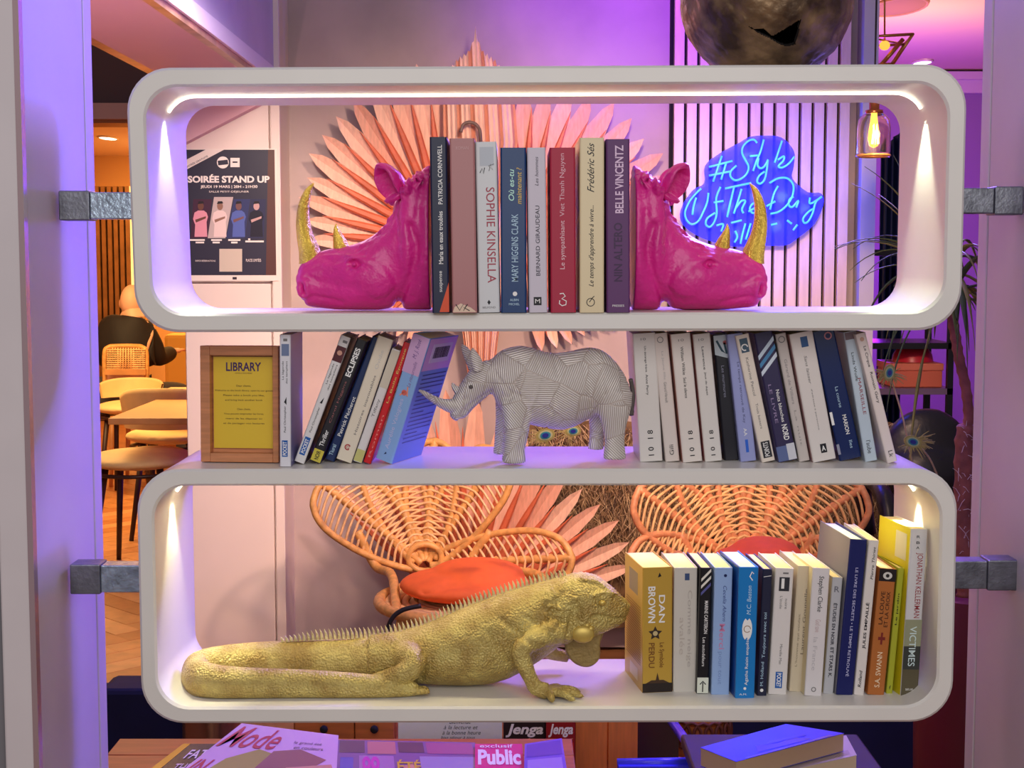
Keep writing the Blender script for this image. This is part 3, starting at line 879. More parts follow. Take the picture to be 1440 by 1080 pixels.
# ---- bottom row
G4 = 'books standing right of the gold iguana'
b = Book(ZB, 903.5, 946, 975, 904, 799, 'thick gold book with white and brown lettering, nearest the gold iguana', G4, (190, 152, 62), left=(206, 170, 84), depth=0.115, yaw=0.14, rough=0.34)
b.text('DAN', 0.64, 0.56, 0.78, 0.2, 'w', 0.012, down=True, nm='author'); b.text('BROWN', 0.3, 0.56, 0.85, 0.24, 'w', 0.02, down=True, nm='author')
b.text('Le Symbole', 0.62, 0.2, 0.4, 0.2, (110, 66, 30), 0.01, down=True); b.text('PERDU', 0.3, 0.2, 0.4, 0.2, (120, 76, 36), 0.014, down=True)
b.poly([(0.42 + 0.24 * math.cos(i * PI / 5 + PI / 2) * (1 if i % 2 == 0 else 0.5), 0.475 + 0.058 * math.sin(i * PI / 5 + PI / 2) * (1 if i % 2 == 0 else 0.5)) for i in range(10)], (58, 46, 40), 'emblem'); b.disc(0.42, 0.475, 0.0035, (200, 180, 130), y=-0.0005)
b.rect(0.0, 0.002, 1.0, 0.075, (40, 30, 28), 'dark_base'); b.poly([(0.1, 0.075), (0.3, 0.1), (0.44, 0.1), (0.5, 0.16), (0.56, 0.1), (0.7, 0.1), (0.9, 0.075)], (70, 48, 32), 'picture'); b.poly([(0.5, 0.92), (0.62, 0.93), (0.56, 0.96)], 'k', 'publisher_mark')
def side4(put):
    H, D = b.H, b.D
    mb = MB()
    for i in range(24):
        h = H * (0.66 - i * 0.02)
        V, F = rect2(0.012, h, D * 0.9, h + 0.0012)
        mb.add([(b.x0 - 0.0004, p[0], p[1]) for p in V], F)
    mb.build('blurb', paint((140, 100, 40)), b.root, local=True)
    put('price_label', *rect2(0.03, H * 0.05, 0.08, H * 0.15), (226, 210, 170)); put('portrait', *rect2(0.03, H * 0.74, 0.085, H * 0.92), (150, 140, 120))
b.side(True, side4)
b = Book(ZB, 946.5, 979.5, 973, 948, 799, 'silvery grey book right beside the thick gold one', G4, (206, 200, 190), depth=0.112, yaw=0.06, rough=0.3)
b.text('Comme neige', 0.66, 0.2, 0.82, 0.24, (182, 174, 166), 0.004, down=True); b.text('avalée', 0.36, 0.3, 0.6, 0.22, (188, 178, 168), 0.004, down=True); b.rect(0.46, 0.9, 0.66, 0.955, (60, 80, 120), 'emblem')
b = Book(ZB, 979.5, 996, 976, 985, 799, 'slim black book with white diagonal stripes and a palm on its foot', G4, (24, 22, 26), depth=0.112, yaw=0.05)
for k_ in range(3):
    v0_ = 0.78 + k_ * 0.055
    b.poly([(0.1, v0_), (0.92, v0_ + 0.08), (0.92, v0_ + 0.105), (0.1, v0_ + 0.025)], (226, 222, 210) if k_ else (90, 90, 150), 'stripe')
b.text('MARINE CARTERON', 0.6, 0.48, 0.74, 0.3, 'w', 0.008, down=True, nm='author'); b.text('Les autodafeurs', 0.5, 0.22, 0.45, 0.26, 'w', down=True); b.rect(0.02, 0.005, 0.98, 0.13, (220, 224, 208), 'label'); b.line([(0.5, 0.015), (0.5, 0.09)], 0.0016, 'k'); b.line([(0.25, 0.075), (0.5, 0.1), (0.75, 0.075)], 0.0016, 'k')
b = Book(ZB, 1000, 1025.5, 977, 1005, 799, 'light blue book with rose lettering, fourth from the gold end', G4, (150, 178, 222), depth=0.112, yaw=0.05, rough=0.3)
b.text('Cecelia Ahern', 0.6, 0.58, 0.86, 0.2, (60, 76, 140), down=True, nm='author', shear=0.3); b.text('Merci', 0.5, 0.36, 0.56, 0.3, (206, 130, 170), 0.004, down=True); b.text('pour tout', 0.4, 0.08, 0.34, 0.26, (126, 150, 200), down=True); b.disc(0.6, 0.94, 0.0022, 'n')
b = Book(ZB, 1033.5, 1061, 982, 1039.5, 798, 'bright blue book with a white oval emblem, in the middle of the bottom row', G4, (30, 124, 196), left=(20, 70, 150), depth=0.116, yaw=0.09, rough=0.3, pages=mat('paper_blue', (206, 226, 226), 0.7))
b.text('Agatha Raisin enquête', 0.55, 0.1, 0.46, 0.2, 'w', 0.004, down=False); b.text('M.C. Beaton', 0.55, 0.64, 0.86, 0.22, (190, 220, 240), down=False, nm='author', shear=0.2)
b.poly([(0.5 + 0.26 * math.cos(t_ * PI / 8), 0.53 + 0.08 * math.sin(t_ * PI / 8) * (1.1 if t_ % 4 else 0.8)) for t_ in range(16)], 'w', 'emblem'); b.line(b.arc(0.5, 0.53, 0.17, 0, 5.6, 12), 0.0009, (150, 110, 70), y=-0.0006)
b.line([(0.7, 0.9), (0.55, 0.93), (0.66, 0.965), (0.75, 0.95)], 0.0015, 'w'); b.disc(0.48, 0.075, 0.002, 'w'); b.flat('A.M.', 0.4, 0.03, 0.4, 0.014, 'w', nm='publisher_mark')
b = Book(ZB, 1064.5, 1078, 979, 1073, 801, 'thin navy book tucked right of the bright blue one', G4, (36, 38, 62), depth=0.112, yaw=0.06)
b.text('Toujours avec toi', 0.5, 0.3, 0.66, 0.4, 'l', 0.004, down=False); b.text('M. Holland', 0.4, 0.08, 0.27, 0.3, 'l', down=False, nm='author'); b.disc(0.45, 0.045, 0.0024, 'w'); b.line([(0.1, 0.94), (0.9, 0.95)], 0.0008, 'w')
b = Book(ZB, 1080, 1106, 977, 1090.5, 800, 'white book with a black picture at its head and a blue foot label', G4, (222, 216, 212), depth=0.112, yaw=0.05)
b.rect(0.34, 0.05, 0.72, 0.18, 'b'); b.text('POCKET', 0.53, 0.06, 0.17, 0.24, 'w', 0.02, nm='publisher_mark', down=True); b.text('Mireille Mas', 0.55, 0.24, 0.4, 0.14, 'g', down=True, nm='author'); b.text('L’étoile', 0.4, 0.68, 0.78, 0.14, 'g', down=True); b.text('noire', 0.68, 0.68, 0.76, 0.14, 'g', down=True)
b.rect(0.24, 0.82, 0.8, 0.93, (52, 52, 58), 'picture'); b.rect(0.36, 0.84, 0.52, 0.92, 'w', 'picture', -0.0005); b.rect(0.42, 0.955, 0.72, 0.968, 'g')
b = Book(ZB, 1109.5, 1129.5, 973, 1122, 797, 'beige book with faint grey lettering in the bottom row', G4, (206, 192, 166), depth=0.112, yaw=0.05)
b.text("L'homme qui voulait", 0.36, 0.2, 0.62, 0.2, (140, 126, 106)); b.text('Laurent Gounelle', 0.7, 0.3, 0.82, 0.22, (120, 108, 92), nm='author')
b = Book(ZB, 1131, 1155.5, 979, 1143, 800, 'white book with grey lettering and a round foot mark, left of the narrow grey one', G4, (220, 214, 214), left=(230, 214, 170), depth=0.112, yaw=0.06)
b.text('Stephen Clarke', 0.5, 0.66, 0.94, 0.36, 'k', 0.002, down=True, nm='author', shear=0.15); b.text('God save', 0.5, 0.5, 0.6, 0.3, (196, 170, 170), down=True); b.text('la France', 0.42, 0.2, 0.46, 0.24, (190, 184, 188), down=True); b.line(b.arc(0.5, 0.05, 0.12, 0, 2 * PI, 12), 0.0012, 'g', 'publisher_mark')
b = Book(ZB, 1157.5, 1172, 976, 1171, 813, 'narrow grey book with bold capitals, left of the tall navy hardback', G4, (186, 186, 190), left=(224, 208, 160), depth=0.112, yaw=0.06)
b.text('ÉTUDES EN NOIR', 0.5, 0.42, 0.78, 0.4, (56, 56, 66), 0.02, down=True); b.text('ET STARS K.', 0.5, 0.14, 0.4, 0.34, (56, 56, 66), 0.02, down=True, nm='author'); b.flat('R', 0.5, 0.9, 0.5, 0.05, (110, 110, 120), 0.01)
b = Book(ZB, 1175.5, 1199.5, 978, 1196, 760, 'tall navy hardback with a silver grey cover, tallest of the middle bottom row', G4, (24, 30, 92), left=(130, 128, 136), depth=0.145, yaw=0.08, rough=0.42, pages=mat('paper_pale', (222, 236, 228), 0.7), inset=0.003)
b.text('LE LIVRE DES SECRETS • LE TEMPS RETROUVÉ', 0.55, 0.12, 0.82, 0.2, (190, 190, 226), 0.006, down=True)
b = Book(ZB, 1200.5, 1215, 978, 1222, 761, 'white leaning book with bold black capitals, right of the navy hardback', G4, (222, 214, 208), depth=0.135, yaw=0.03)
b.text('JULES EMPAILLÉ', 0.5, 0.3, 0.6, 0.42, 'k', 0.02, down=False); b.text('Pierre Thiriet', 0.6, 0.75, 0.96, 0.26, 'k', 0.006, nm='author', shear=0.2); b.text('Rolland', 0.45, 0.05, 0.16, 0.3, 'k', 0.01, nm='publisher_mark', shear=0.2)
b = Book(ZB, 1219.5, 1243.5, 978, 1237, 801, 'brown book with a dark red cross and a black band at its head', G4, (176, 104, 50), depth=0.112, yaw=0.05)
b.rect(0.0, 0.9, 1.0, 0.998, (32, 24, 26), 'dark_band'); b.disc(0.5, 0.945, 0.0052, (210, 206, 200), sx=1.25); b.disc(0.5, 0.945, 0.0026, (40, 34, 34), y=-0.0006)
b.text('LA LOUVE', 0.34, 0.56, 0.82, 0.24, (60, 30, 16), 0.008, down=False); b.text('ET LA CROIX', 0.66, 0.54, 0.82, 0.22, (60, 30, 16), 0.008, down=False); b.text('S.A. SWANN', 0.5, 0.06, 0.34, 0.3, (238, 214, 180), 0.006, nm='author', down=False)
b.poly([(0.3, 0.435), (0.45, 0.435), (0.45, 0.4), (0.57, 0.4), (0.57, 0.435), (0.72, 0.435), (0.72, 0.46), (0.57, 0.46), (0.57, 0.495), (0.45, 0.495), (0.45, 0.46), (0.3, 0.46)], 'br', 'emblem')
b = Book(ZB, 1246, 1255, 976, 1263, 800, 'very thin olive green book beside the brown one with the cross', G4, (168, 172, 50), depth=0.112, yaw=0.05)
b.text('Le jardin', 0.5, 0.55, 0.8, 0.4, 'k', 0.006); b.flat('f', 0.5, 0.05, 0.3, 0.03, 'k')
b = Book(ZB, 1265.5, 1290, 979, 1281, 745, 'tall book with a yellow cover and landscape foot, rightmost in the bottom row', G4, (206, 204, 206), left=(222, 206, 34), depth=0.112, yaw=0.14, rough=0.3)
b.text('JONATHAN KELLERMAN', 0.58, 0.47, 0.86, 0.44, (150, 54, 60), 0.004, down=True, nm='author'); b.text('VICTIMES', 0.5, 0.18, 0.42, 0.4, (206, 226, 226), 0.006, down=True)
b.rect(0.0, 0.002, 1.0, 0.16, (92, 84, 62), 'picture', -0.0002); b.rect(0.0, 0.16, 1.0, 0.3, (60, 62, 58), 'picture', -0.0002); b.rect(0.0, 0.3, 1.0, 0.46, (146, 148, 120), 'picture', -0.0002)
for k_, v_ in enumerate((0.955, 0.92, 0.89)): b.flat('RBA'[k_], 0.45, v_, 0.2, 0.016, 'k', 0.01, nm='publisher_mark')
b.flat('SEUIL', 0.5, 0.04, 0.5, 0.012, 'w', nm='publisher_mark')
def side5(put):
    H, D = b.H, b.D
    put('price_label', *rect2(0.012, H * 0.8, 0.05, H * 0.96), (222, 214, 180)); put('text_line', *rect2(0.02, H * 0.75, 0.1, H * 0.756), (120, 110, 20))
b.side(True, side5)

# ------------------------------------------------------------------ sculptures
def flip(V, F):
    return V, [tuple(reversed(f)) for f in F]

def gold_mat(name, rgb, bscale, bump, rough=0.36, metal=0.85, rgb2=None):
    m = mat(name, rgb, rough, metal, var=0.18 if not rgb2 else 0, vscale=30, rgb2=rgb2)
    nt = m.node_tree
    b = nt.nodes['Principled BSDF']
    tc = nt.nodes.new('ShaderNodeTexCoord')
    v = nt.nodes.new('ShaderNodeTexVoronoi')
    v.inputs['Scale'].default_value = bscale
    nt.links.new(tc.outputs['Object'], v.inputs['Vector'])
    bp = nt.nodes.new('ShaderNodeBump')
    bp.inputs['Strength'].default_value = bump
    bp.inputs['Distance'].default_value = 0.003
    bp.invert = True
    nt.links.new(v.outputs['Distance'], bp.inputs['Height'])
    nt.links.new(bp.outputs[0], b.inputs['Normal'])
    return m

M_mag = mat('magenta_resin', (222, 36, 140), 0.42, var=0.08, vscale=20, bump=0.45, bscale=150, coat=0.25)
M_magdark = mat('magenta_deep', (150, 12, 84), 0.5)
M_horn = gold_mat('gold_leaf', (240, 202, 84), 420, 0.5, 0.32, 0.6)

# pink rhino head, outline in photo pixels (left head)
R_TOP = [(413, 394), (414.5, 386), (418, 377), (424, 370), (432, 364), (442, 359), (452, 355), (464, 352), (480, 350), (496, 346), (510, 341), (522, 334), (532, 326), (541, 315), (547, 303), (552, 290), (556, 278), (562, 266), (570, 259), (579, 250), (588, 243), (597, 236), (604, 233)]
R_BOT = [(413, 398), (415, 412), (418, 422), (423, 430), (430, 435), (438, 436.5), (446, 437), (455, 438), (470, 439.5), (500, 440), (530, 440), (545, 438), (552, 434), (557, 431), (562, 435), (567, 439), (575, 440), (604, 440)]
R_WID = [(413, 13), (417, 24), (424, 29), (436, 30), (452, 31), (470, 36), (490, 45), (510, 51), (530, 50), (548, 47), (560, 49), (575, 57), (590, 62), (604, 63)]

def rhino_head(mirror, label):
    yr = at(720, 440, 0.10)[1]
    Yc = 0.105
    sc_ = lambda pts: [(at(x, y, 0.075)[0], at(x, y, 0.075)[2]) for x, y in pts]
    top, bot = sc_(R_TOP), sc_(R_BOT)
    k = (Yc - 0.03 - CAMY) / FPX
    zoff = ZT + 0.0005 - min(p[1] for p in bot)
    top = [(a, b_ + zoff) for a, b_ in top]
    bot = [(a, max(b_ + zoff, ZT + 0.0006)) for a, b_ in bot]
    wid = [(at(x, 400, 0.075)[0], w_ * k) for x, w_ in R_WID]
    P = lambda x, y: (at(x, y, 0.075)[0], at(x, y, 0.075)[2] + zoff)
    V, F = loft_x(top, bot, wid, Yc, 150, 64, 2.25)
    body = [(V, F)]
    # brow ridge and cheek, lip
    def blob(x, y, dy, rx, ry, rz):
        c = P(x, y)
        for s_ in (-1, 1):
            body.append(ellipsoid((c[0], Yc + s_ * dy, c[1]), (rx, ry, rz)))
    blob(500, 366, 0.034, 0.017, 0.012, 0.008)
    blob(528, 395, 0.036, 0.03, 0.016, 0.028)
    blob(427, 407, 0.022, 0.013, 0.012, 0.019)
    blob(580, 330, 0.046, 0.02, 0.014, 0.07)
    V, N, F = organic(body, 0.0026, 5)
    W = lambda pts: [P(*p) for p in pts]
    eng = lambda pts, w_, d_: (engrave(V, N, W(pts), w_, d_, both=True))
    eng([(422, 405), (423, 412), (426, 418)], 0.0052, 0.0115)        # nostril
    eng([(420, 396), (431, 391), (440, 393), (447, 400)], 0.0028, 0.002)
    eng([(417, 388), (434, 382), (450, 377)], 0.003, 0.0015)
    eng([(419, 430), (440, 420), (462, 424), (480, 428)], 0.0032, 0.0022)   # mouth
    eng([(493, 374), (500, 371), (507, 375), (501, 379), (494, 376)], 0.0032, 0.0052)  # eye lid
    eng([(491, 382), (500, 386), (510, 382)], 0.0025, 0.0016)
    eng([(488, 366), (499, 361), (513, 360)], 0.0028, 0.0030)
    eng([(489, 370), (497, 365.5), (506, 366), (513, 371)], 0.0020, -0.0026)
    eng([(492, 379), (500, 382.5), (509, 379)], 0.0018, -0.0020)
    eng([(455, 398), (475, 404), (500, 408)], 0.007, 0.0022)
    eng([(520, 372), (540, 384), (552, 402)], 0.007, -0.0022)
    eng([(452, 366), (470, 371), (486, 366)], 0.004, 0.0020)
    eng([(579, 322), (585, 345), (585, 365), (579, 390), (568, 412), (560, 430)], 0.0060, 0.0065)  # neck folds
    eng([(590, 300), (593, 340), (590, 385), (580, 420)], 0.0050, 0.0028)
    eng([(550, 300), (560, 320), (562, 345)], 0.006, 0.002)
    for i in range(9):
        x = 430 + i * 5
        eng([(x, 394 + i), (x + 6, 399 + i)], 0.0014, 0.0008)
    # woolly crest along the neck
    rr = random.Random(5)
    for i in range(70):
        t_ = rr.random()
        x = 566 + 36 * t_
        y = 263 - 27 * t_ + rr.uniform(-2, 16)
        eng([(x, y), (x - 2 + rr.uniform(-3, 3), y + 7)], 0.0022, rr.choice([-0.0040, 0.0026, -0.0030]))
    for i in range(46):
        t_ = rr.random()
        x, y = 505 + 50 * t_, 346 - 52 * t_ ** 1.6 + rr.uniform(0, 10)
        eng([(x, y), (x - 4, y + 4)], 0.0014, rr.choice([-0.0012, 0.0010]))
    sgn = -1 if mirror else 1
    mx = at(748, 400, 0.075)[0]
    def M(Vx):
        Vx = np.array(Vx, float).copy()
        if mirror:
            Vx[:, 0] = 2 * mx - Vx[:, 0]
        return Vx
    bx = P(560, 440)
    th = thing('rhino_bookend', label, 'bookend', (2 * mx - bx[0] if mirror else bx[0], Yc, ZT), 'pair of pink rhino head bookends')
    mesh_obj('head', M(V), F, M_mag, th, PI)
    # ears: cupped leaves on both sides
    for s_ in (-1, 1):
        cl = [P(556, 284), P(552, 274), P(547, 262), P(541, 250), P(536.5, 241), P(533.5, 235)]
        rad = [(0.0135, 0.011), (0.0175, 0.0135), (0.0190, 0.0150), (0.0175, 0.0140), (0.0120, 0.0095), (0.0030, 0.003)]
        pts = [(c[0], Yc + s_ * (0.036 + 0.003 * i), c[1]) for i, c in enumerate(cl)]
        pr = spline([p + r_ for p, r_ in zip(pts, rad)], 10)
        EV, EF = sweep([q[:3] for q in pr], [(q[3], q[4]) for q in pr], 36, 'y')
        EV = np.array(EV)
        # hollow the side that faces the muzzle
        c0, c1 = np.array(pts[1]), np.array(pts[4])
        ax = norm(c1 - c0)
        for i in range(len(EV)):
            t_ = (EV[i] - c0) @ ax / np.linalg.norm(c1 - c0)
            cen = c0 + ax * np.linalg.norm(c1 - c0) * t_
            d = EV[i] - cen
            dirn = np.array((-0.70, s_ * 0.70, 0.0))
            dirn = norm(dirn - ax * (dirn @ ax))
            q = d @ dirn
            if q > 0 and -0.15 < t_ < 1.15:
                lat = np.linalg.norm(d - dirn * q)
                EV[i] -= dirn * q * 1.75 * max(0, 1 - (lat / 0.0165) ** 2) * min(1, (1.25 - t_) * 2)
        mesh_obj('ear', M(EV), EF, M_mag, th, PI)
    # horns
    def horn(path, r_, nm):
        pr = spline([P(x, y) + (q,) for (x, y), q in zip(path, r_)], 6)
        HV, HF = sweep([(q[0], Yc, q[1]) for q in pr], [(q[2] * 0.9, q[2]) for q in pr], 18, 'y')
        HV = np.array(HV)
        mesh_obj(nm, M(HV), HF, M_horn, th, PI)
    horn([(433, 373), (431, 357), (424.5, 334), (421.5, 311), (423.5, 288), (429.5, 270), (437.5, 259)], [0.0185, 0.0168, 0.0130, 0.0105, 0.0082, 0.0052, 0.0008], 'horn')
    horn([(477, 356), (475, 346), (471, 333), (469, 324), (469.3, 317)], [0.0125, 0.0115, 0.0072, 0.0038, 0.0008], 'horn')
    for s_ in (-1, 1):
        c = P(500, 375)
        EV, EF = ellipsoid((c[0], Yc + s_ * 0.0435, c[1]), (0.0032, 0.003, 0.0028))
        mesh_obj('eye', M(EV), EF, M_mag, th, PI)
    return th
rhino_head(False, 'pink rhino head bookend with gold horns facing left, at the left end of the books')
rhino_head(True, 'pink rhino head bookend with gold horns facing right, in front of the neon sign')

# ---- silver rhino
def woven_mat():
    m = mat('woven_silver', (188, 180, 172), 0.5, 0.25)
    nt = m.node_tree
    b = nt.nodes['Principled BSDF']
    L = nt.links.new
    tc = nt.nodes.new('ShaderNodeTexCoord')
    mp = nt.nodes.new('ShaderNodeMapping')
    mp.inputs['Scale'].default_value = (1, 0.8, 1)
    L(tc.outputs['Object'], mp.inputs[0])
    vo = nt.nodes.new('ShaderNodeTexVoronoi')
    vo.inputs['Scale'].default_value = 26
    L(mp.outputs[0], vo.inputs['Vector'])
    sx = nt.nodes.new('ShaderNodeSeparateColor')
    L(vo.outputs['Color'], sx.inputs[0])
    ml = nt.nodes.new('ShaderNodeMath'); ml.operation = 'MULTIPLY'; ml.inputs[1].default_value = PI
    L(sx.outputs[0], ml.inputs[0])
    vr = nt.nodes.new('ShaderNodeVectorRotate'); vr.rotation_type = 'Y_AXIS'
    L(tc.outputs['Object'], vr.inputs['Vector']); L(ml.outputs[0], vr.inputs['Angle'])
    wv = nt.nodes.new('ShaderNodeTexWave'); wv.bands_direction = 'X'
    wv.inputs['Scale'].default_value = 112; wv.inputs['Distortion'].default_value = 1.2; wv.inputs['Detail'].default_value = 1
    L(vr.outputs[0], wv.inputs['Vector'])
    ve = nt.nodes.new('ShaderNodeTexVoronoi'); ve.feature = 'DISTANCE_TO_EDGE'; ve.inputs['Scale'].default_value = 26
    L(mp.outputs[0], ve.inputs['Vector'])
    mr = nt.nodes.new('ShaderNodeMapRange'); mr.inputs[1].default_value = 0.0; mr.inputs[2].default_value = 0.03
    L(ve.outputs['Distance'], mr.inputs[0])
    mm = nt.nodes.new('ShaderNodeMath'); mm.operation = 'MULTIPLY'
    L(wv.outputs['Fac'], mm.inputs[0]); L(mr.outputs[0], mm.inputs[1])
    bp = nt.nodes.new('ShaderNodeBump'); bp.inputs['Strength'].default_value = 0.6; bp.inputs['Distance'].default_value = 0.0015
    L(mm.outputs[0], bp.inputs['Height']); L(bp.outputs[0], b.inputs['Normal'])
    mx = nt.nodes.new('ShaderNodeMix'); mx.data_type = 'RGBA'
    mx.inputs[6].default_value = lin((184, 170, 160)); mx.inputs[7].default_value = lin((238, 232, 226))
    L(mm.outputs[0], mx.inputs[0]); L(mx.outputs[2], b.inputs['Base Color'])
    return m
M_woven = woven_mat()
Q = lambda u, v: (580 + u / 4.5, 460 + v / 4.5)
Ys = 0.062
def S(u, v, y=None):
    p = at(*Q(u, v), Ys if y is None else y)
    return p
s_xz = lambda pts: [(S(u, v)[0], S(u, v)[2]) for u, v in pts]
k = (Ys - CAMY) / FPX / 4.5
top = s_xz([(478, 262), (490, 222), (515, 185), (560, 148), (620, 126), (690, 116), (760, 130), (840, 158), (920, 163), (1000, 152), (1070, 134), (1130, 127), (1190, 140), (1240, 172), (1300, 235), (1345, 305), (1372, 370), (1384, 425), (1388, 470)])
bot = s_xz([(478, 300), (500, 400), (530, 480), (580, 545), (640, 590), (760, 620), (860, 642), (950, 650), (1020, 632), (1100, 590), (1160, 560), (1240, 580), (1320, 590), (1365, 560), (1384, 510), (1388, 480)])
wid = [(S(u, 400)[0], w_ * k) for u, w_ in [(478, 60), (510, 95), (580, 135), (700, 160), (900, 178), (1050, 175), (1200, 165), (1300, 135), (1360, 90), (1388, 40)]]
pieces = [loft_x(top, bot, wid, Ys, 70, 40, 2.1)]
def limb(pts, hint='y', n=20):
    """pts: (u, v, dy, r_depth, r_side) in crop pixels"""
    pr = spline([np.array(p, float) for p in pts], 5)
    P_ = [S(q[0], q[1]) + np.array((0, q[2] * k, 0)) for q in pr]
    pieces.append(sweep(P_, [(q[4] * k, q[3] * k) if hint == 'y' else (q[3] * k, q[4] * k) for q in pr], n, hint))
# head
limb([(520, 300, 0, 95, 105), (450, 330, 0, 88, 105), (390, 390, 0, 76, 92), (330, 465, 0, 62, 78), (295, 525, 0, 52, 66), (275, 560, 0, 44, 48)])
limb([(300, 555, 0, 50, 50), (275, 545, 0, 46, 44), (258, 530, 0, 36, 36)])
extra = len(pieces)
limb([(300, 500, 0, 50, 50), (240, 495, -24, 40, 44), (185, 475, -62, 26, 30), (130, 440, -108, 20, 22), (85, 405, -152, 14, 15), (55, 384, -180, 6, 6)])   # long horn
limb([(320, 430, 0, 36, 36), (285, 400, 0, 26, 26), (262, 375, 0, 14, 15), (252, 354, 0, 5, 5)])
# ears
for dy in (-58, 58):
    limb([(420, 270, dy, 28, 34), (408, 220, dy * 1.15, 22, 36), (392, 172, dy * 1.25, 12, 26), (380, 128, dy * 1.3, 4, 6)] if dy < 0 else [(385, 270, dy, 28, 30), (360, 200, dy * 1.15, 20, 32), (332, 150, dy * 1.25, 12, 24), (310, 112, dy * 1.3, 4, 6)])
loose = pieces[extra:]
del pieces[extra:]
# legs: near front, far front, near rear, far rear
limb([(650, 450, -95, 62, 100), (660, 570, -100, 60, 88), (655, 680, -100, 56, 76), (645, 760, -100, 54, 68), (642, 815, -100, 62, 76), (642, 846, -100, 60, 74)])
limb([(600, 480, 90, 58, 80), (580, 600, 95, 52, 56), (566, 700, 95, 46, 48), (562, 762, 95, 48, 48), (560, 800, 95, 54, 52), (560, 815, 95, 54, 52)])
limb([(1270, 400, -85, 70, 120), (1270, 520, -95, 66, 104), (1270, 610, -98, 58, 78), (1272, 700, -98, 52, 64), (1272, 765, -98, 56, 68), (1272, 800, -98, 58, 72), (1272, 822, -98, 56, 72)])
limb([(1200, 450, 85, 60, 90), (1180, 600, 95, 54, 60), (1172, 690, 95, 46, 48), (1168, 750, 95, 50, 50), (1166, 785, 95, 52, 52)])
V, N, F = organic(pieces, 0.0026, 4)
zm = ZM + 0.0004
V[:, 2] = np.where(V[:, 2] < zm + 0.001, zm, V[:, 2])
# settle every foot on the shelf: stretch the lowest part down
low = V[:, 2] < ZM + 0.03
W = lambda pts: [(S(u, v)[0], S(u, v)[2]) for u, v in pts]
for pts, wd, dp in [([(885, 170), (905, 240), (918, 300), (900, 420), (880, 560), (850, 640)], 0.0016, 0.0024), ([(1055, 165), (1085, 260), (1110, 380), (1125, 500)], 0.0016, 0.0024),
                    ([(1180, 180), (1195, 300), (1205, 420), (1160, 520)], 0.0015, 0.0016), ([(660, 200), (670, 300), (640, 400), (600, 470)], 0.0014, 0.0014),
                    ([(790, 220), (800, 320), (780, 420), (730, 540), (690, 660), (680, 800)], 0.0015, 0.0016), ([(480, 210), (560, 330), (640, 420)], 0.0015, 0.0014),
                    ([(500, 400), (420, 450), (350, 500), (330, 540)], 0.0016, 0.002), ([(450, 340), (380, 300)], 0.0014, 0.001),
                    ([(640, 400), (800, 480), (900, 540)], 0.0013, 0.0012), ([(800, 320), (910, 420), (1110, 420)], 0.0012, 0.001), ([(1205, 420), (1300, 350), (1380, 330)], 0.0013, 0.0012),
                    ([(322, 455), (345, 445)], 0.003, 0.0016)]:
    engrave(V, N, W(pts), wd, dp, both=True)
sr = thing('rhino_statue', 'silver woven rhino statue standing between the leaning books', 'statue', (S(900, 400)[0], Ys, ZM))
mesh_obj('body', V, F, M_woven, sr, PI)
for (LV, LF), nm_ in zip(loose, ('horn', 'horn', 'ear', 'ear')):
    mesh_obj(nm_, LV, LF, M_woven, sr, PI)
tl = [S(1380, 330, Ys), S(1392, 390, Ys + .004), S(1396, 450, Ys + .004), S(1388, 520, Ys + .003), S(1380, 560, Ys)]
MB().tube(spline(tl, 4), [0.003] * 13 + [0.004] * 2 + [0.0045, 0.002], 8, 'y').build('tail', mat('dark_silver', (96, 88, 84), 0.6, 0.3), sr, PI)
c = S(372, 372)
for s_ in (-1, 1):
    mesh_obj('eye', *ellipsoid((c[0], Ys + s_ * 78 * k, c[2]), (0.0028, 0.002, 0.0028), 10, 6), mat('dark_silver', (96, 88, 84)), sr, PI)

# ---- gold iguana
M_ig = gold_mat('old_gold', (206, 186, 110), 320, 0.7, 0.42, 0.25, rgb2=(168, 140, 74))
Yi = onz(660, 962, ZB)[1]
G = lambda x, y, Y=Yi: at(x, y, Y)
gk = (Yi - CAMY) / FPX
top = [(520, 893), (560, 888), (590, 880), (620, 868), (660, 851), (700, 836), (740, 824), (770, 815), (800, 808), (815, 808)]
bot = [(520, 953), (560, 958), (600, 960), (650, 962), (690, 960), (715, 953), (740, 940), (765, 924), (790, 905), (815, 890)]
wid = [(520, 30), (560, 38), (620, 50), (680, 54), (740, 46), (780, 38), (815, 33)]
g_xz = lambda pts: [(G(x, y)[0], G(x, y)[2]) for x, y in pts]
pieces = [loft_x(g_xz(top), g_xz(bot), [(G(x, 900)[0], w_ * gk) for x, w_ in wid], Yi, 60, 36, 2.1)]
# head
ht = [(790, 812), (806, 806), (822, 806), (838, 810), (852, 818), (864, 829), (874, 838), (881, 844), (885, 852)]
hb = [(790, 885), (802, 894), (815, 899), (828, 898), (842, 892), (856, 886), (870, 880), (880, 872), (885, 858)]
hw = [(790, 30), (806, 35), (820, 36), (835, 32), (850, 26), (865, 20), (878, 14), (885, 4)]
pieces.append(loft_x(g_xz(ht), g_xz(hb), [(G(x, 850)[0], w_ * gk) for x, w_ in hw], Yi, 50, 36, 2.3))
def gl(pts, hint='z', n=20):
    """pts: px, py, world Y, r_side, r_up in pixels"""
    pr = spline([np.array(p, float) for p in pts], 6)
    pieces.append(sweep([G(q[0], q[1], q[2]) for q in pr], [(q[3] * gk, q[4] * gk) for q in pr], n, hint))
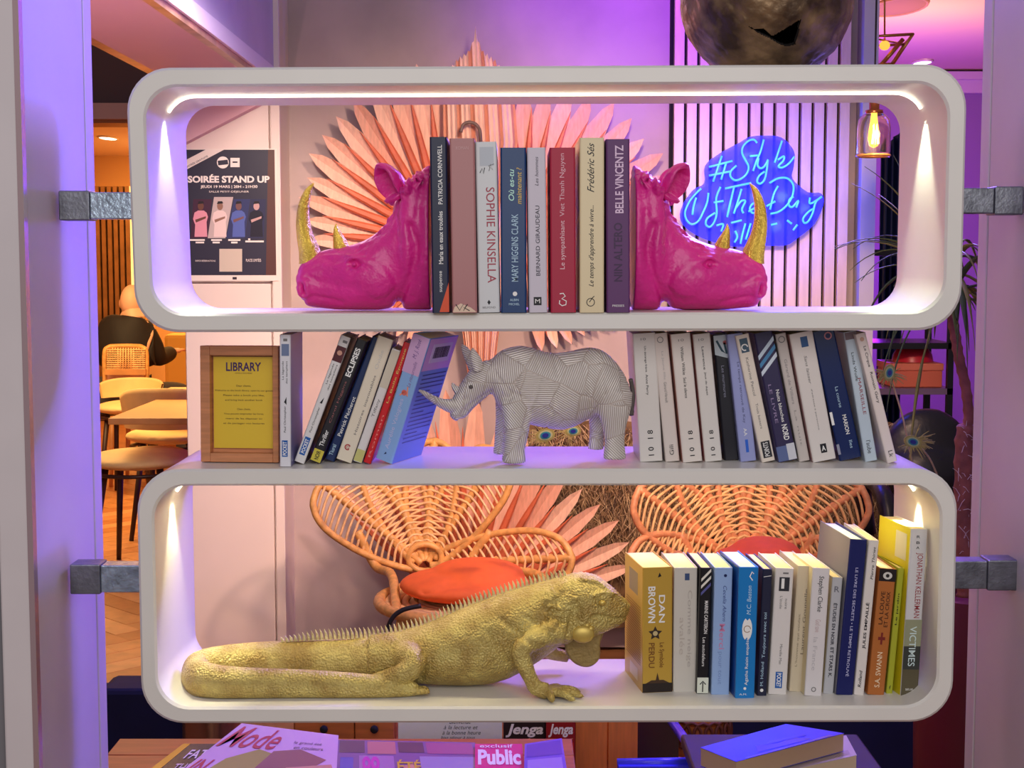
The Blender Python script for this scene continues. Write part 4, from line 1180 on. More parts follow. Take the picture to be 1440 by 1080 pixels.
# tail: back run, U-turn on the left, front run
yb, yf = Yi + 0.012, 0.052
gl([(560, 925, Yi, 34, 33), (500, 927, yb, 30, 30), (430, 928, yb + .004, 27, 29), (360, 930, yb + .002, 25, 28), (310, 935, yb - .003, 23, 28), (282, 942, yb - .014, 22, 28), (276, 950, (yb + yf) / 2, 21, 28),
    (284, 956, yf + .008, 21, 27), (310, 961, yf, 20, 25.5), (360, 962, yf - .002, 18, 23), (420, 962, yf - .003, 16, 21), (470, 964, yf - .003, 15, 20), (520, 966, yf - .003, 14, 18), (560, 967, yf - .003, 12, 14), (585, 969, yf - .002, 9, 9), (603, 969.5, yf, 3, 3)])
# hind leg: thigh, knee, shin, foot
gl([(568, 925, Yi - .02, 22, 26), (578, 926, Yi - .042, 20, 22), (584, 934, Yi - .056, 17, 18), (570, 946, Yi - .062, 15, 15), (545, 955, yf + .004, 13, 14), (520, 962, yf, 11, 12)])
gl([(536, 962, yf, 12, 12), (560, 966, yf - .004, 10, 10), (590, 971, yf - .006, 7, 6), (605, 973, yf - .006, 3, 2.5)])
gl([(560, 935, Yi + .02, 20, 22), (590, 940, Yi + .06, 14, 14), (560, 952, Yi + .07, 10, 10)])
# near arm
gl([(795, 888, Yi - .018, 18, 20), (778, 889, Yi - .038, 18, 18), (755, 898, Yi - .056, 16, 16), (738, 908, Yi - .066, 14, 15), (733, 918, Yi - .069, 13, 13), (738, 936, Yi - .070, 12, 12), (746, 954, Yi - .070, 10, 11), (754, 967, Yi - .072, 11, 10), (770, 972, Yi - .074, 12, 7)], 'y')
za = ZB + 0.0045
h0 = onz(766, 976, za)
pieces.append(ellipsoid((h0[0] + .006, h0[1] + .002, za + .003), (0.017, 0.015, 0.0085), 20, 12))
for dx, dy, L, bend in ((0.016, 0.018, 0.030, 0), (0.026, 0.008, 0.040, 0), (0.030, -0.004, 0.041, 0), (0.024, -0.014, 0.036, 0), (0.006, -0.018, 0.026, 0)):
    d = norm(np.array((dx, dy, 0)))
    q0 = np.array((h0[0], h0[1], za + 0.003))
    pts = [q0 - d * .004, q0 + d * L * .45 + (0, 0, .002), q0 + d * L * .85 + (0, 0, .0015), q0 + d * L * 1.15 + (0, 0, -.0022), q0 + d * L * 1.35 + (0, 0, -.005)]
    pr = spline([tuple(p) + (r_,) for p, r_ in zip(pts, (0.0072, 0.0064, 0.0056, 0.0046, 0.0014))], 4)
    pieces.append(sweep([q[:3] for q in pr], [q[3] for q in pr], 12, 'z'))
# far arm
gl([(790, 888, Yi + .02, 16, 18), (775, 900, Yi + .05, 13, 13), (770, 915, Yi + .06, 11, 11), (790, 922, Yi + .06, 9, 8), (800, 924, Yi + .06, 8, 5)], 'y')
V, N, F = organic(pieces, 0.0021, 3)
V[:, 2] = np.maximum(V[:, 2], ZB + 0.0005)
W = lambda pts: [(G(x, y)[0], G(x, y)[2]) for x, y in pts]
eng = lambda pts, w_, d_: engrave(V, N, W(pts), w_, d_ * 1.7, both=True)
eng([(880, 866), (862, 866), (848, 860), (836, 858), (828, 862)], 0.0018, 0.0026)              # mouth
eng([(838, 838), (846, 842), (852, 842), (846, 845), (838, 841)], 0.0022, 0.0022)            # eye socket
eng([(832, 831), (845, 828), (858, 833)], 0.003, -0.0022)                                    # brow
eng([(806, 850), (812, 846), (816, 852), (811, 862)], 0.0024, 0.0024)                        # ear pit
eng([(793, 895), (800, 870), (802, 850), (812, 838)], 0.003, 0.0018)
eng([(765, 870), (775, 845), (792, 826)], 0.003, 0.0014)
eng([(690, 878), (705, 900), (712, 920)], 0.005, 0.0016)
eng([(705, 860), (735, 880), (760, 890)], 0.004, 0.0016)
eng([(740, 858), (770, 873), (782, 890)], 0.0025, 0.0014)
eng([(598, 905), (602, 925), (595, 945)], 0.004, 0.0022)
rr = random.Random(8)
for i in range(44):
    x, y = rr.uniform(762, 806), rr.uniform(824, 870)
    eng([(x, y), (x + 2.5, y + 1)], 0.0020, -0.0016)
for i in range(24):
    t_ = i / 23
    x, y = 815 + 68 * t_, np.interp(815 + 68 * t_, [815, 838, 864, 884], [808, 812, 831, 850])
    eng([(x, y + 2), (x, y + 3)], 0.0016, -0.0022)
ig = thing('iguana_statue', 'gold green iguana statue lying with its tail curled forward on the lower shelf', 'statue', (G(600, 900)[0], Yi, ZB))
mesh_obj('body', V, F, M_ig, ig, PI)
# crest of spines: short on the tail and head, tall on the back
mb = MB()
cres = [(398, 899), (430, 897), (470, 895), (510, 894), (540, 892), (570, 886), (600, 877), (640, 859), (680, 843), (720, 829), (750, 820), (775, 813), (795, 808)]
cs_ = spline(cres, 8)
L = 0
last = None
arcl = [0]
for a, b_ in zip(cs_[:-1], cs_[1:]):
    arcl.append(arcl[-1] + np.linalg.norm(b_ - a))
n = 68
for i in range(n):
    d = arcl[-1] * i / (n - 1)
    x = np.interp(d, arcl, [c[0] for c in cs_])
    y = np.interp(d, arcl, [c[1] for c in cs_])
    h_ = np.interp(i / (n - 1), [0, 0.12, 0.3, 0.6, 0.9, 1], [7, 15, 16, 16, 15, 11]) * gk
    p = G(x, y + 3.5, yb if x < 520 else Yi)
    tx = 0.0035
    mb.tube([p, p + np.array((-tx * .3, 0, h_ * .55)), p + np.array((-tx, 0, h_))], [0.0030, 0.0020, 0.0004], 6, 'y')
tag(mb.build('dorsal_spines', gold_mat('pale_gold', (206, 188, 130), 300, 0.3, 0.5, 0.3), ig, 0.9), kind='stuff')
# cheek shield, eye, dewlap
c = G(818, 884)
mesh_obj('cheek_shield', *ellipsoid((c[0], Yi - 32 * gk, c[2]), (0.0165, 0.006, 0.0125), 24, 12), mat('polished_gold', (206, 178, 92), 0.42, 0.5), ig, PI)
for dx, dz in ((0.006, 0.0125), (0.0115, 0.008)):
    mesh_obj('cheek_scale', *ellipsoid((c[0] + dx, Yi - 31 * gk, c[2] + dz), (0.005, 0.004, 0.0042), 12, 8), mat('polished_gold', (206, 178, 92)), ig, PI)
c = G(845, 841.5)
for s_ in (-1, 1):
    mesh_obj('eye', *ellipsoid((c[0], Yi + s_ * 27.5 * gk, c[2]), (0.0052, 0.0036, 0.0042), 14, 8), mat('polished_gold', (206, 178, 92)), ig, PI)
dw = [(796, 886), (794, 905), (797, 920), (806, 931), (818, 937), (830, 937), (840, 930), (844, 920), (844, 905), (848, 893), (852, 884), (835, 884), (815, 884)]
dw = [tuple(p) for p in spline(dw, 4, True)]
mb = MB().prism([(G(x, y)[0], G(x, y)[2]) for x, y in dw], 'y', Yi - 0.0045, Yi + 0.0045)
mb.build('dewlap', mat('dewlap_gold', (150, 126, 74), 0.5, 0.4, bump=0.5, bscale=150), ig, None, bevel=0.003)

# ---- bronze ball with a jagged hole, on top of the upper box
Yb = 0.13
zt = (up_cs[0][1] + up_cs[1][1]) / 2 + 0.0016
ctr = at(1078, -6, Yb)
R = 119 * (Yb - CAMY) / FPX
V, F = [], []
nb, mb_ = 96, 64
crack = [np.array(p, float) for p in [(1046, 33), (1060, 40), (1072, 39), (1086, 50), (1096, 44), (1126, 26), (1122, 46), (1118, 62), (1106, 65), (1094, 61), (1080, 52), (1066, 46)]]
rr = random.Random(2)
ph = [(rr.uniform(-1, 1), rr.uniform(-1, 1), rr.uniform(-1, 1), rr.uniform(0, 6)) for _ in range(24)]
def inside(x, y, poly):
    r_ = False
    for i in range(len(poly)):
        a, b_ = poly[i - 1], poly[i]
        if (a[1] > y) != (b_[1] > y) and x < (b_[0] - a[0]) * (y - a[1]) / (b_[1] - a[1]) + a[0]:
            r_ = not r_
    return r_
def px_of(p):
    d = np.array(p) - CAM
    t = d @ FW
    return 720 + d[0] / t * FPX, 540 - (d @ UP) / t * FPX
nb, mb_ = 420, 260
aa = PI * np.arange(mb_ + 1) / mb_
bb = 2 * PI * np.arange(nb) / nb
A_, B_ = np.meshgrid(aa, bb, indexing='ij')
D_ = np.stack([np.sin(A_) * np.cos(B_), np.sin(A_) * np.sin(B_), np.cos(A_)], -1).reshape(-1, 3)
nse = sum(np.sin(18 * (D_ @ np.array(q[:3])) + q[3]) for q in ph) / 24 + 0.4 * sum(np.sin(52 * (D_ @ np.array(q[:3])) + 2 * q[3]) for q in ph) / 24
V = ctr + D_ * (R + 0.006 * nse)[:, None]
V[:, 2] = np.maximum(V[:, 2], zt)
F = []
dd = V - CAM
tt_ = dd @ FW
PX, PY = 720 + dd[:, 0] / tt_ * FPX, 540 - (dd @ UP) / tt_ * FPX
x0_, x1_ = 1040, 1130
for i in range(mb_):
    for j in range(nb):
        q = i * nb + j
        if V[q, 1] < ctr[1] and x0_ < PX[q] < x1_ and 20 < PY[q] < 72 and inside(PX[q], PY[q], crack):
            continue
        F.append((q, q + nb, (i + 1) * nb + (j + 1) % nb, i * nb + (j + 1) % nb))
ball = thing('bronze_ball', 'rough dark bronze ball with a jagged hole on top of the upper shelf box', 'sculpture', (ctr[0], Yb, zt))
bmat = mat('rough_bronze', (156, 126, 92), 0.42, 0.55, bump=1.0, bscale=38, rgb2=(74, 56, 44), vscale=22)
mesh_obj('shell', V, F, bmat, ball, PI)
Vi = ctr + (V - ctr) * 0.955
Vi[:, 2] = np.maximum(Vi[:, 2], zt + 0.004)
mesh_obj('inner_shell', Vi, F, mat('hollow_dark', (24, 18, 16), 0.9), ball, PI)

# ------------------------------------------------------------------ dried palm fans on the wall
M_palm = [mat('palm_pink_%d' % i, c, 0.6, var=0.10, vscale=14, wood=(8, 8, 1)) for i, c in enumerate([(240, 186, 164), (232, 172, 150), (244, 198, 176)])]
M_rib = mat('palm_orange', (216, 108, 72), 0.5, var=0.15, vscale=16)

def palm_fan(cx, cy, Y, R_, a0, a1, n, label, cone=0.10, r0=0.06, rib=0.86, wid=0.62):
    c = at(cx, cy, Y)
    s_ = (Y - CAMY) / FPX
    th = thing('palm_fan', label, 'palm fan', (c[0], Y, c[2]))
    rr = random.Random(int(cx + cy))
    for i in range(n):
        a = math.radians(a0 + (a1 - a0) * i / (n - 1))
        Rl = R_(math.degrees(a)) * s_ * rr.uniform(0.97, 1.03)
        h = abs(math.radians((a1 - a0) / (n - 1))) * wid
        def p(r, da, dy):
            return c + np.array((r * math.cos(a + da), -cone * r + dy, r * math.sin(a + da)))
        V = [p(r0, -h, 0), p(r0, 0, 0.006), p(r0, h, 0)]
        for f_, hw, dy in ((0.5, 1.0, 0.014), (0.8, 0.86, 0.016), (0.93, 0.45, 0.010)):
            V += [p(Rl * f_, -h * hw, 0.002 * (i % 2)), p(Rl * f_, 0, dy), p(Rl * f_, h * hw, 0.004)]
        V.append(p(Rl, 0, 0))
        F = []
        for k_ in range(3):
            b_ = k_ * 3
            F += [(b_, b_ + 3, b_ + 4, b_ + 1), (b_ + 1, b_ + 4, b_ + 5, b_ + 2)]
        F += [(9, 12, 10), (10, 12, 11)]
        k0 = len(V)
        V = V + [v + np.array((0, 0.004, 0)) for v in V]
        F = F + [tuple(q + k0 for q in reversed(f)) for f in F]
        lf = mesh_obj('leaflet', V, F, M_palm[rr.randrange(3)], th)
        rl = Rl * rib * rr.uniform(0.96, 1.02)
        pts = [p(r0 * .6, h, -0.004), p(rl * .45, h, -0.012), p(rl * .75, h * .98, -0.012), p(rl, h * .95, -0.004)]
        mesh_obj('rib', *sweep(pts, [(0.008, 0.006), (0.016, 0.010), (0.011, 0.008), (0.0008, 0.0008)], 6, 'y'), M_rib, lf)
    return th
palm_fan(630, 345, 3.40, lambda d: 245 - 48 * max(0, (d - 120) / 60) if d < 180 else max(150, 197 - 55 * (d - 180) / 60), 76, 264, 25, 'left pink palm fan with orange ribs on the wall behind the top books')
palm_fan(736, 345, 3.40, lambda d: 228 - 10 * abs(d - 60) / 60 if d > 0 else max(150, 205 + 0.9 * d), -80, 98, 23, 'right pink palm fan with orange ribs beside the slatted panel')
palm_fan(655, 868, 3.22, lambda d: 255 + 75 * math.exp(-((d - 98) / 26) ** 2), 18, 133, 16, 'lowest pink palm fan spreading out behind the left rattan chair', cone=0.06, wid=0.5)
c_ = at(655, 868, 3.22)
MB().tube([(c_[0], 3.22, c_[2] + .05), (c_[0], 3.22, 0.0)], 0.018, 10, 'y').build('stalk', M_rib, bpy.data.objects['palm_fan.002'], PI)
# closed pleated palm leaf standing between the fans
pc = thing('closed_palm_leaf', 'tall closed pleated palm leaf with a pointed tip standing between the two fans', 'palm leaf', (at(672, 560, 3.25)[0], 3.25, at(672, 560, 3.25)[2]))
npl = 16
def tip_y(t):
    a = abs(t)
    return np.interp(a, [0, 0.05, 0.12, 0.22, 0.4, 0.6, 0.8, 1.0], [36, 50, 60, 70, 76, 82, 94, 112])
for i in range(npl):
    V = []
    for q in range(3):
        t = -1 + 2 * (i + q / 2) / npl
        for (yy, hw, cxp) in ((530, 18, 676), (400, 34, 676), (200, 52, 676), (112, 50, 672)):
            V.append(at(cxp + t * hw, yy, 3.24 + (0.010 if q == 1 else 0) + 0.05 * t * t))
        tt = 1 if q != 1 else 0
        V.append(at(669 + t * 44, tip_y(t) + (6 if q == 1 else 0), 3.24 + (0.008 if q == 1 else 0) + 0.05 * t * t))
    F = []
    for q in range(2):
        for k_ in range(4):
            a = q * 5 + k_
            F.append((a, a + 5, a + 6, a + 1))
    k0 = len(V)
    V = V + [v + np.array((0, 0.004, 0)) for v in V]
    F = F + [tuple(q + k0 for q in reversed(f)) for f in F]
    mesh_obj('pleat', V, F, mat('palm_tan', (240, 204, 186), 0.6, var=0.06, vscale=14) if i % 3 else mat('palm_brown', (214, 150, 122), 0.6, var=0.08, vscale=14), pc)
st = [at(x, y, 3.20) for x, y in ((648, 186), (652, 175), (662, 172), (672, 178), (676, 196), (674, 260), (673, 400), (673, 520))]
st = [np.array((p[0], 3.20 if i < 5 else 3.31, p[2])) for i, p in enumerate(st)]
st.append(np.array((st[-1][0], 3.31, 0.0)))
MB().tube(spline(st, 5), 0.006, 8, 'y').build('stalk', mat('grey_wire', (110, 90, 84), 0.5), pc, PI)

# ------------------------------------------------------------------ neon sign
NQ = lambda u, v: at(940 + u / 5.333, 170 + v / 5.333, 3.30)
outline = [(285, 330), (400, 235), (540, 160), (620, 115), (720, 105), (860, 118), (955, 220), (955, 330), (945, 430), (1060, 530), (1160, 540), (1178, 620), (1110, 770), (980, 880), (900, 930), (770, 935), (500, 940), (270, 880), (130, 790), (95, 700), (130, 600), (200, 510), (280, 460)]
ns = thing('neon_sign', 'blue neon lettering sign on a clear board lit blue fixed to the slatted panel', 'neon sign', NQ(640, 930))
bpts = [NQ(*p) for p in spline(outline, 4, True)]
mb = MB().prism([(p[0], p[2]) for p in bpts], 'y', 3.335, 3.341)
mb.build('backing_board', mat('acrylic_blue_glow', (50, 60, 255), 0.2, alpha=0.54), ns)  # clear acrylic, the tubes' blue glow put into its colour
M_neon = mat('neon_tube', (60, 146, 255), 0.3, emit=1.25)
strokes = [('hash', [(305, 345), (480, 300)]), ('hash', [(305, 410), (470, 378)]), ('hash', [(400, 262), (335, 455)]), ('hash', [(432, 318), (395, 440)]),
    ('letter_s', [(665, 165), (640, 140), (600, 150), (560, 190), (552, 240), (575, 290), (600, 340), (590, 390), (550, 430), (500, 445), (465, 415), (470, 375), (510, 335)]),
    ('letter_t', [(715, 140), (690, 230), (660, 300), (635, 375)]), ('letter_t', [(610, 265), (670, 258)]),
    ('letter_y', [(676, 280), (668, 330), (690, 355), (720, 340), (748, 290)]), ('letter_y', [(745, 300), (735, 380), (720, 440), (690, 470), (665, 455), (680, 412), (722, 380)]),
    ('letter_l', [(852, 148), (825, 230), (797, 312)]), ('letter_e', [(820, 292), (865, 265), (862, 298), (825, 338), (852, 350), (900, 322), (945, 268)]),
    ('letter_o', [(245, 508), (210, 540), (160, 600), (125, 680), (135, 740), (175, 775), (225, 750), (262, 680), (290, 610), (300, 540)]), ('letter_o', [(208, 575), (188, 640), (180, 705)]),
    ('letter_f', [(390, 495), (358, 580), (362, 690), (342, 760), (310, 795), (280, 775), (292, 730), (350, 690)]), ('letter_f', [(340, 612), (412, 600)]),
    ('letter_t', [(425, 507), (620, 465)]), ('letter_t', [(492, 495), (462, 620), (440, 722)]),
    ('letter_h', [(548, 510), (515, 620), (490, 695)]), ('letter_h', [(508, 650), (545, 602), (576, 602), (552, 660), (562, 692)]),
    ('letter_e', [(600, 680), (650, 650), (658, 622), (630, 622), (610, 662), (640, 692), (690, 650)]),
    ('letter_d', [(822, 488), (790, 550), (762, 665)]), ('letter_d', [(758, 466), (820, 432), (890, 430), (936, 480), (930, 560), (890, 630), (830, 680), (765, 697)]), ('letter_d', [(735, 640), (802, 603)]),
    ('letter_a', [(938, 568), (908, 590), (903, 632), (930, 645), (975, 598), (958, 650)]),
    ('letter_y', [(1062, 575), (1058, 615), (1085, 612), (1150, 568)]), ('letter_y', [(1150, 568), (1105, 610), (1082, 690), (1050, 752), (1020, 765), (1010, 732), (1050, 682), (1085, 660)]),
    ('lower_dash', [(360, 785), (410, 775), (395, 830)]), ('lower_dash', [(470, 765), (550, 745)]), ('lower_dash', [(500, 825), (516, 870), (495, 912)]), ('lower_dash', [(577, 768), (555, 850), (540, 922)]),  # short dashes below the lettering, built as tubes
    ('lower_dash', [(617, 768), (580, 890)]), ('lower_dash', [(770, 780), (815, 770)]), ('lower_dash', [(890, 745), (925, 772)]), ('lower_dash', [(967, 778), (935, 820)])]
for nm, pts in strokes:
    q = spline([NQ(*p) for p in pts], 5)
    mesh_obj(nm, *sweep(q, 0.0037, 8, 'y'), M_neon, ns, PI)
for u, v, e in ((420, 340, 1.3), (640, 260, 1.5), (860, 300, 1.3), (230, 640, 1.3), (480, 640, 1.5), (700, 560, 1.5), (900, 560, 1.5), (1080, 660, 1.2), (560, 850, 1.3), (850, 780, 1.2)):
    p = NQ(u, v)
    lamp('POINT', (p[0], 3.25, p[2]), e * 1.15, (0.03, 0.06, 1.0), 0.02)

# ------------------------------------------------------------------ poster on the partition
def flatpart(parent, nm, V2, F, Y, m, smooth=None):
    return mesh_obj(nm, [(p[0], Y, p[1]) for p in V2], F, m, parent)
def quadpx(parent, nm, pts, Y, m):
    q = [at(x, y, Y) for x, y in pts]
    return mesh_obj(nm, [(p[0], Y, p[2]) for p in q], [tuple(range(len(q)))], m, parent)
def textpx(parent, body, x0, x1, y0, y1, Y, m, nm='lettering', bold=0.0, shear=0.0):
    a, b_ = at(x0, y1, Y), at(x1, y0, Y)
    V, F = text_fit(body, b_[0] - a[0], b_[2] - a[2], bold, shear)
    c = (a + b_) / 2
    return mesh_obj(nm, [(c[0] + p[0], Y, c[2] + p[1]) for p in V], F, m, parent)
YP = 3.196
pw_ = at(320, 392, YP)
po = thing('poster', 'dark stand-up comedy evening poster with four performers taped to the white partition', 'poster', (pw_[0], YP, pw_[2]))
a, b_ = at(248, 395, YP), at(390, 209, YP)
MB().box((a[0], YP, a[2]), (b_[0], YP + 0.003, b_[2])).build('sheet', mat('poster_paper', (240, 224, 216), 0.4), po)
MD = mat('poster_navy', (44, 42, 62), 0.35)
quadpx(po, 'printed_field', [(250, 387), (388.5, 387), (386, 210.5), (315, 210.5), (248, 246)], YP - 0.0006, MD)
quadpx(po, 'printed_border', [(374, 387), (388.5, 387), (386, 210.5), (377, 210.5)], YP - 0.0009, mat('poster_brown', (84, 44, 38), 0.4))
quadpx(po, 'printed_corner', [(248, 236), (248, 210.5), (289, 210.5), (248, 232)], YP - 0.0006, MD)
MW = mat('poster_white', (244, 232, 226), 0.4)
textpx(po, 'SOIRÉE STAND UP', 264, 379, 245, 257, YP - 0.0012, MW, bold=0.04)
textpx(po, 'JEUDI 19 MARS | 20H - 21H30', 282, 362, 260.5, 265.5, YP - 0.0012, MW, bold=0.02)
textpx(po, 'SALLE PETIT-DÉJEUNER', 294, 350, 267.5, 271.5, YP - 0.0012, MW)
V, F = text_fit('ENTRÉE GRATUITE', 0.085, 0.008, 0.01)
c = at(277, 227, YP)
ca, sa = math.cos(math.radians(27)), math.sin(math.radians(27))
flatpart(po, 'lettering', [(c[0] + p[0] * ca - p[1] * sa, c[2] + p[0] * sa + p[1] * ca) for p in V], F, YP - 0.0012, mat('poster_ink', (90, 74, 80)))
e = [at(313.5 + 8.5 * math.cos(t * PI / 10), 228.5 + 8.5 * math.sin(t * PI / 10), YP) for t in range(20)]
flatpart(po, 'round_logo', [(p[0], p[2]) for p in e], [tuple(range(20))], YP - 0.0012, MW)
quadpx(po, 'logo_bar', [(306, 226), (320, 224.5), (321, 231), (307, 232.5)], YP - 0.0016, MD)
quadpx(po, 'square_logo', [(324, 235), (337, 235), (337, 222), (324, 222)], YP - 0.0012, MW)
quadpx(po, 'logo_bar', [(327, 227), (334, 227), (334, 229), (327, 229)], YP - 0.0016, MD)
figs = [([(268, 335), (292, 335), (298, 280), (272, 280)], (70, 40, 62), (226, 150, 168), (110, 70, 60)), ([(292, 335), (317, 335), (328, 277), (301, 277)], (196, 176, 176), (232, 206, 204), (150, 110, 96)),
        ([(318, 335), (344, 335), (352, 280), (329, 280)], (54, 60, 106), (88, 104, 176), (120, 84, 84)), ([(345, 335), (371, 335), (374, 280), (353, 280)], (50, 52, 84), (38, 36, 52), (200, 160, 160))]
for k_, (bg, c0, c1, c2) in enumerate(figs):
    quadpx(po, 'photo_panel', bg, YP - 0.0010, paint(c0, 0.4))
    mx = sum(p[0] for p in bg) / 4
    body = [(mx - 9, 333), (mx + 9, 333), (mx + 8, 312), (mx + 10, 305), (mx + 8, 299), (mx + 4, 296), (mx - 4, 296), (mx - 9, 299), (mx - 11, 308), (mx - 8, 316)]
    quadpx(po, 'printed_figure', body, YP - 0.0013, paint(c1, 0.4))
    hd = [at(mx + 4.2 * math.cos(t * PI / 8), 290 + 5.6 * math.sin(t * PI / 8), YP) for t in range(16)]
    flatpart(po, 'printed_head', [(p[0], p[2]) for p in hd], [tuple(range(16))], YP - 0.0014, paint(c2, 0.4))
    quadpx(po, 'printed_cap', [(mx - 4.5, 287), (mx + 4.5, 286), (mx + 3, 283), (mx - 3, 283)], YP - 0.0016, paint((40, 34, 40), 0.4))
    quadpx(po, 'printed_arm', [(mx - 8, 309), (mx + 7, 304), (mx + 7, 307), (mx - 7, 313)], YP - 0.0016, paint(c2, 0.4))
for xa, xb, y in ((266, 288, 337.5), (297, 312, 337.5), (321, 338, 337.5), (349, 352, 336.5), (345, 371, 339.5), (275, 287, 341), (299, 309, 341), (325, 334, 341)):
    quadpx(po, 'caption_line', [(xa, y + 1.2), (xb, y + 1.2), (xb, y - 1.2), (xa, y - 1.2)], YP - 0.0012, MW)
quadpx(po, 'pale_square', [(308.5, 382), (340.5, 382), (340.5, 350), (308.5, 350)], YP - 0.0012, mat('poster_cream', (206, 190, 176), 0.4))
textpx(po, 'INFOS RÉSERVATIONS', 275, 303, 365, 368, YP - 0.0012, MW); textpx(po, 'PLACES LIMITÉES', 346, 367, 363, 368, YP - 0.0012, MW)
quadpx(po, 'footer_mark', [(327, 393), (333, 393), (333, 389.5), (327, 389.5)], YP - 0.0012, paint((60, 50, 60)))

# ------------------------------------------------------------------ framed yellow LIBRARY sign on the middle shelf
YF = onz(330, 651, ZM)[1]
M_oakf = mat('frame_oak', (196, 128, 84), 0.45, var=0.15, vscale=14, wood=(1, 1, 12))
fa, fb = at(281, 653, YF), at(390.5, 486, YF)
zf = ZM + 0.0006
fr = thing('picture_frame', 'oak framed yellow library notice leaning at the left end of the middle shelf', 'framed sign', ((fa[0] + fb[0]) / 2, YF, ZM))
fr.rotation_euler = (math.radians(-2.0), 0, math.radians(-5))
Wf, Hf = (fb[0] - fa[0]), fb[2] - zf
def lb(a, b_, nm, m, par=fr, **k_):
    return MB().box(a, b_).build(nm, m, par, local=True, **k_)
bw = 0.0135
lb((-Wf / 2, 0, 0.001), (-Wf / 2 + bw, 0.03, Hf), 'frame_side', M_oakf, bevel=0.001)
lb((Wf / 2 - bw * .6, 0, 0.001), (Wf / 2, 0.03, Hf), 'frame_side', M_oakf, bevel=0.001)
lb((-Wf / 2 + bw, 0, 0.001), (Wf / 2 - bw * .6, 0.03, bw), 'frame_rail', M_oakf, bevel=0.001)
lb((-Wf / 2 + bw, 0, Hf - bw), (Wf / 2 - bw * .6, 0.03, Hf), 'frame_rail', M_oakf, bevel=0.001)
lb((-Wf / 2 + 0.002, 0.016, 0.004), (Wf / 2 - 0.002, 0.028, Hf - 0.003), 'backing', M_oakf)
xl, xr = -Wf / 2 + bw + 0.002, Wf / 2 - bw * .6 - 0.001
lb((xl, 0.0125, bw + 0.006), (xr, 0.0155, Hf - bw - 0.002), 'notice', mat('notice_yellow', (226, 190, 50), 0.35), par=fr)
cxm = (xl + xr) / 2
def ntext(body, v, L, H, rgb, bold=0.0, nm='lettering'):
    V, F = text_fit(body, L, H, bold)
    mesh_obj(nm, [(cxm + p[0], 0.012, v * Hf + p[1]) for p in V], F, paint(rgb), fr, None, True)
Wn = xr - xl
ntext('LIBRARY', 0.82, Wn * 0.58, Hf * 0.075, (70, 44, 96), 0.02)
ntext('HAVE A NICE READ', 0.765, Wn * 0.28, Hf * 0.011, (120, 90, 60))
for i, (t_, wd) in enumerate((('Dear clients,', 0.24), ('Welcome to the book library, open to our guests', 0.96), ('Please take a book you like,', 0.68), ('and bring back another book', 0.62), ('', 0), ('Chers clients,', 0.22), ('Vous pouvez emprunter les livres,', 0.66), ('merci de les déposer ici', 0.60), ('et de partager vos lectures', 0.68))):
    if t_:
        ntext(t_, 0.655 - i * 0.041 + (0.005 if i > 4 else 0), Wn * wd, Hf * 0.019, (96, 74, 46))

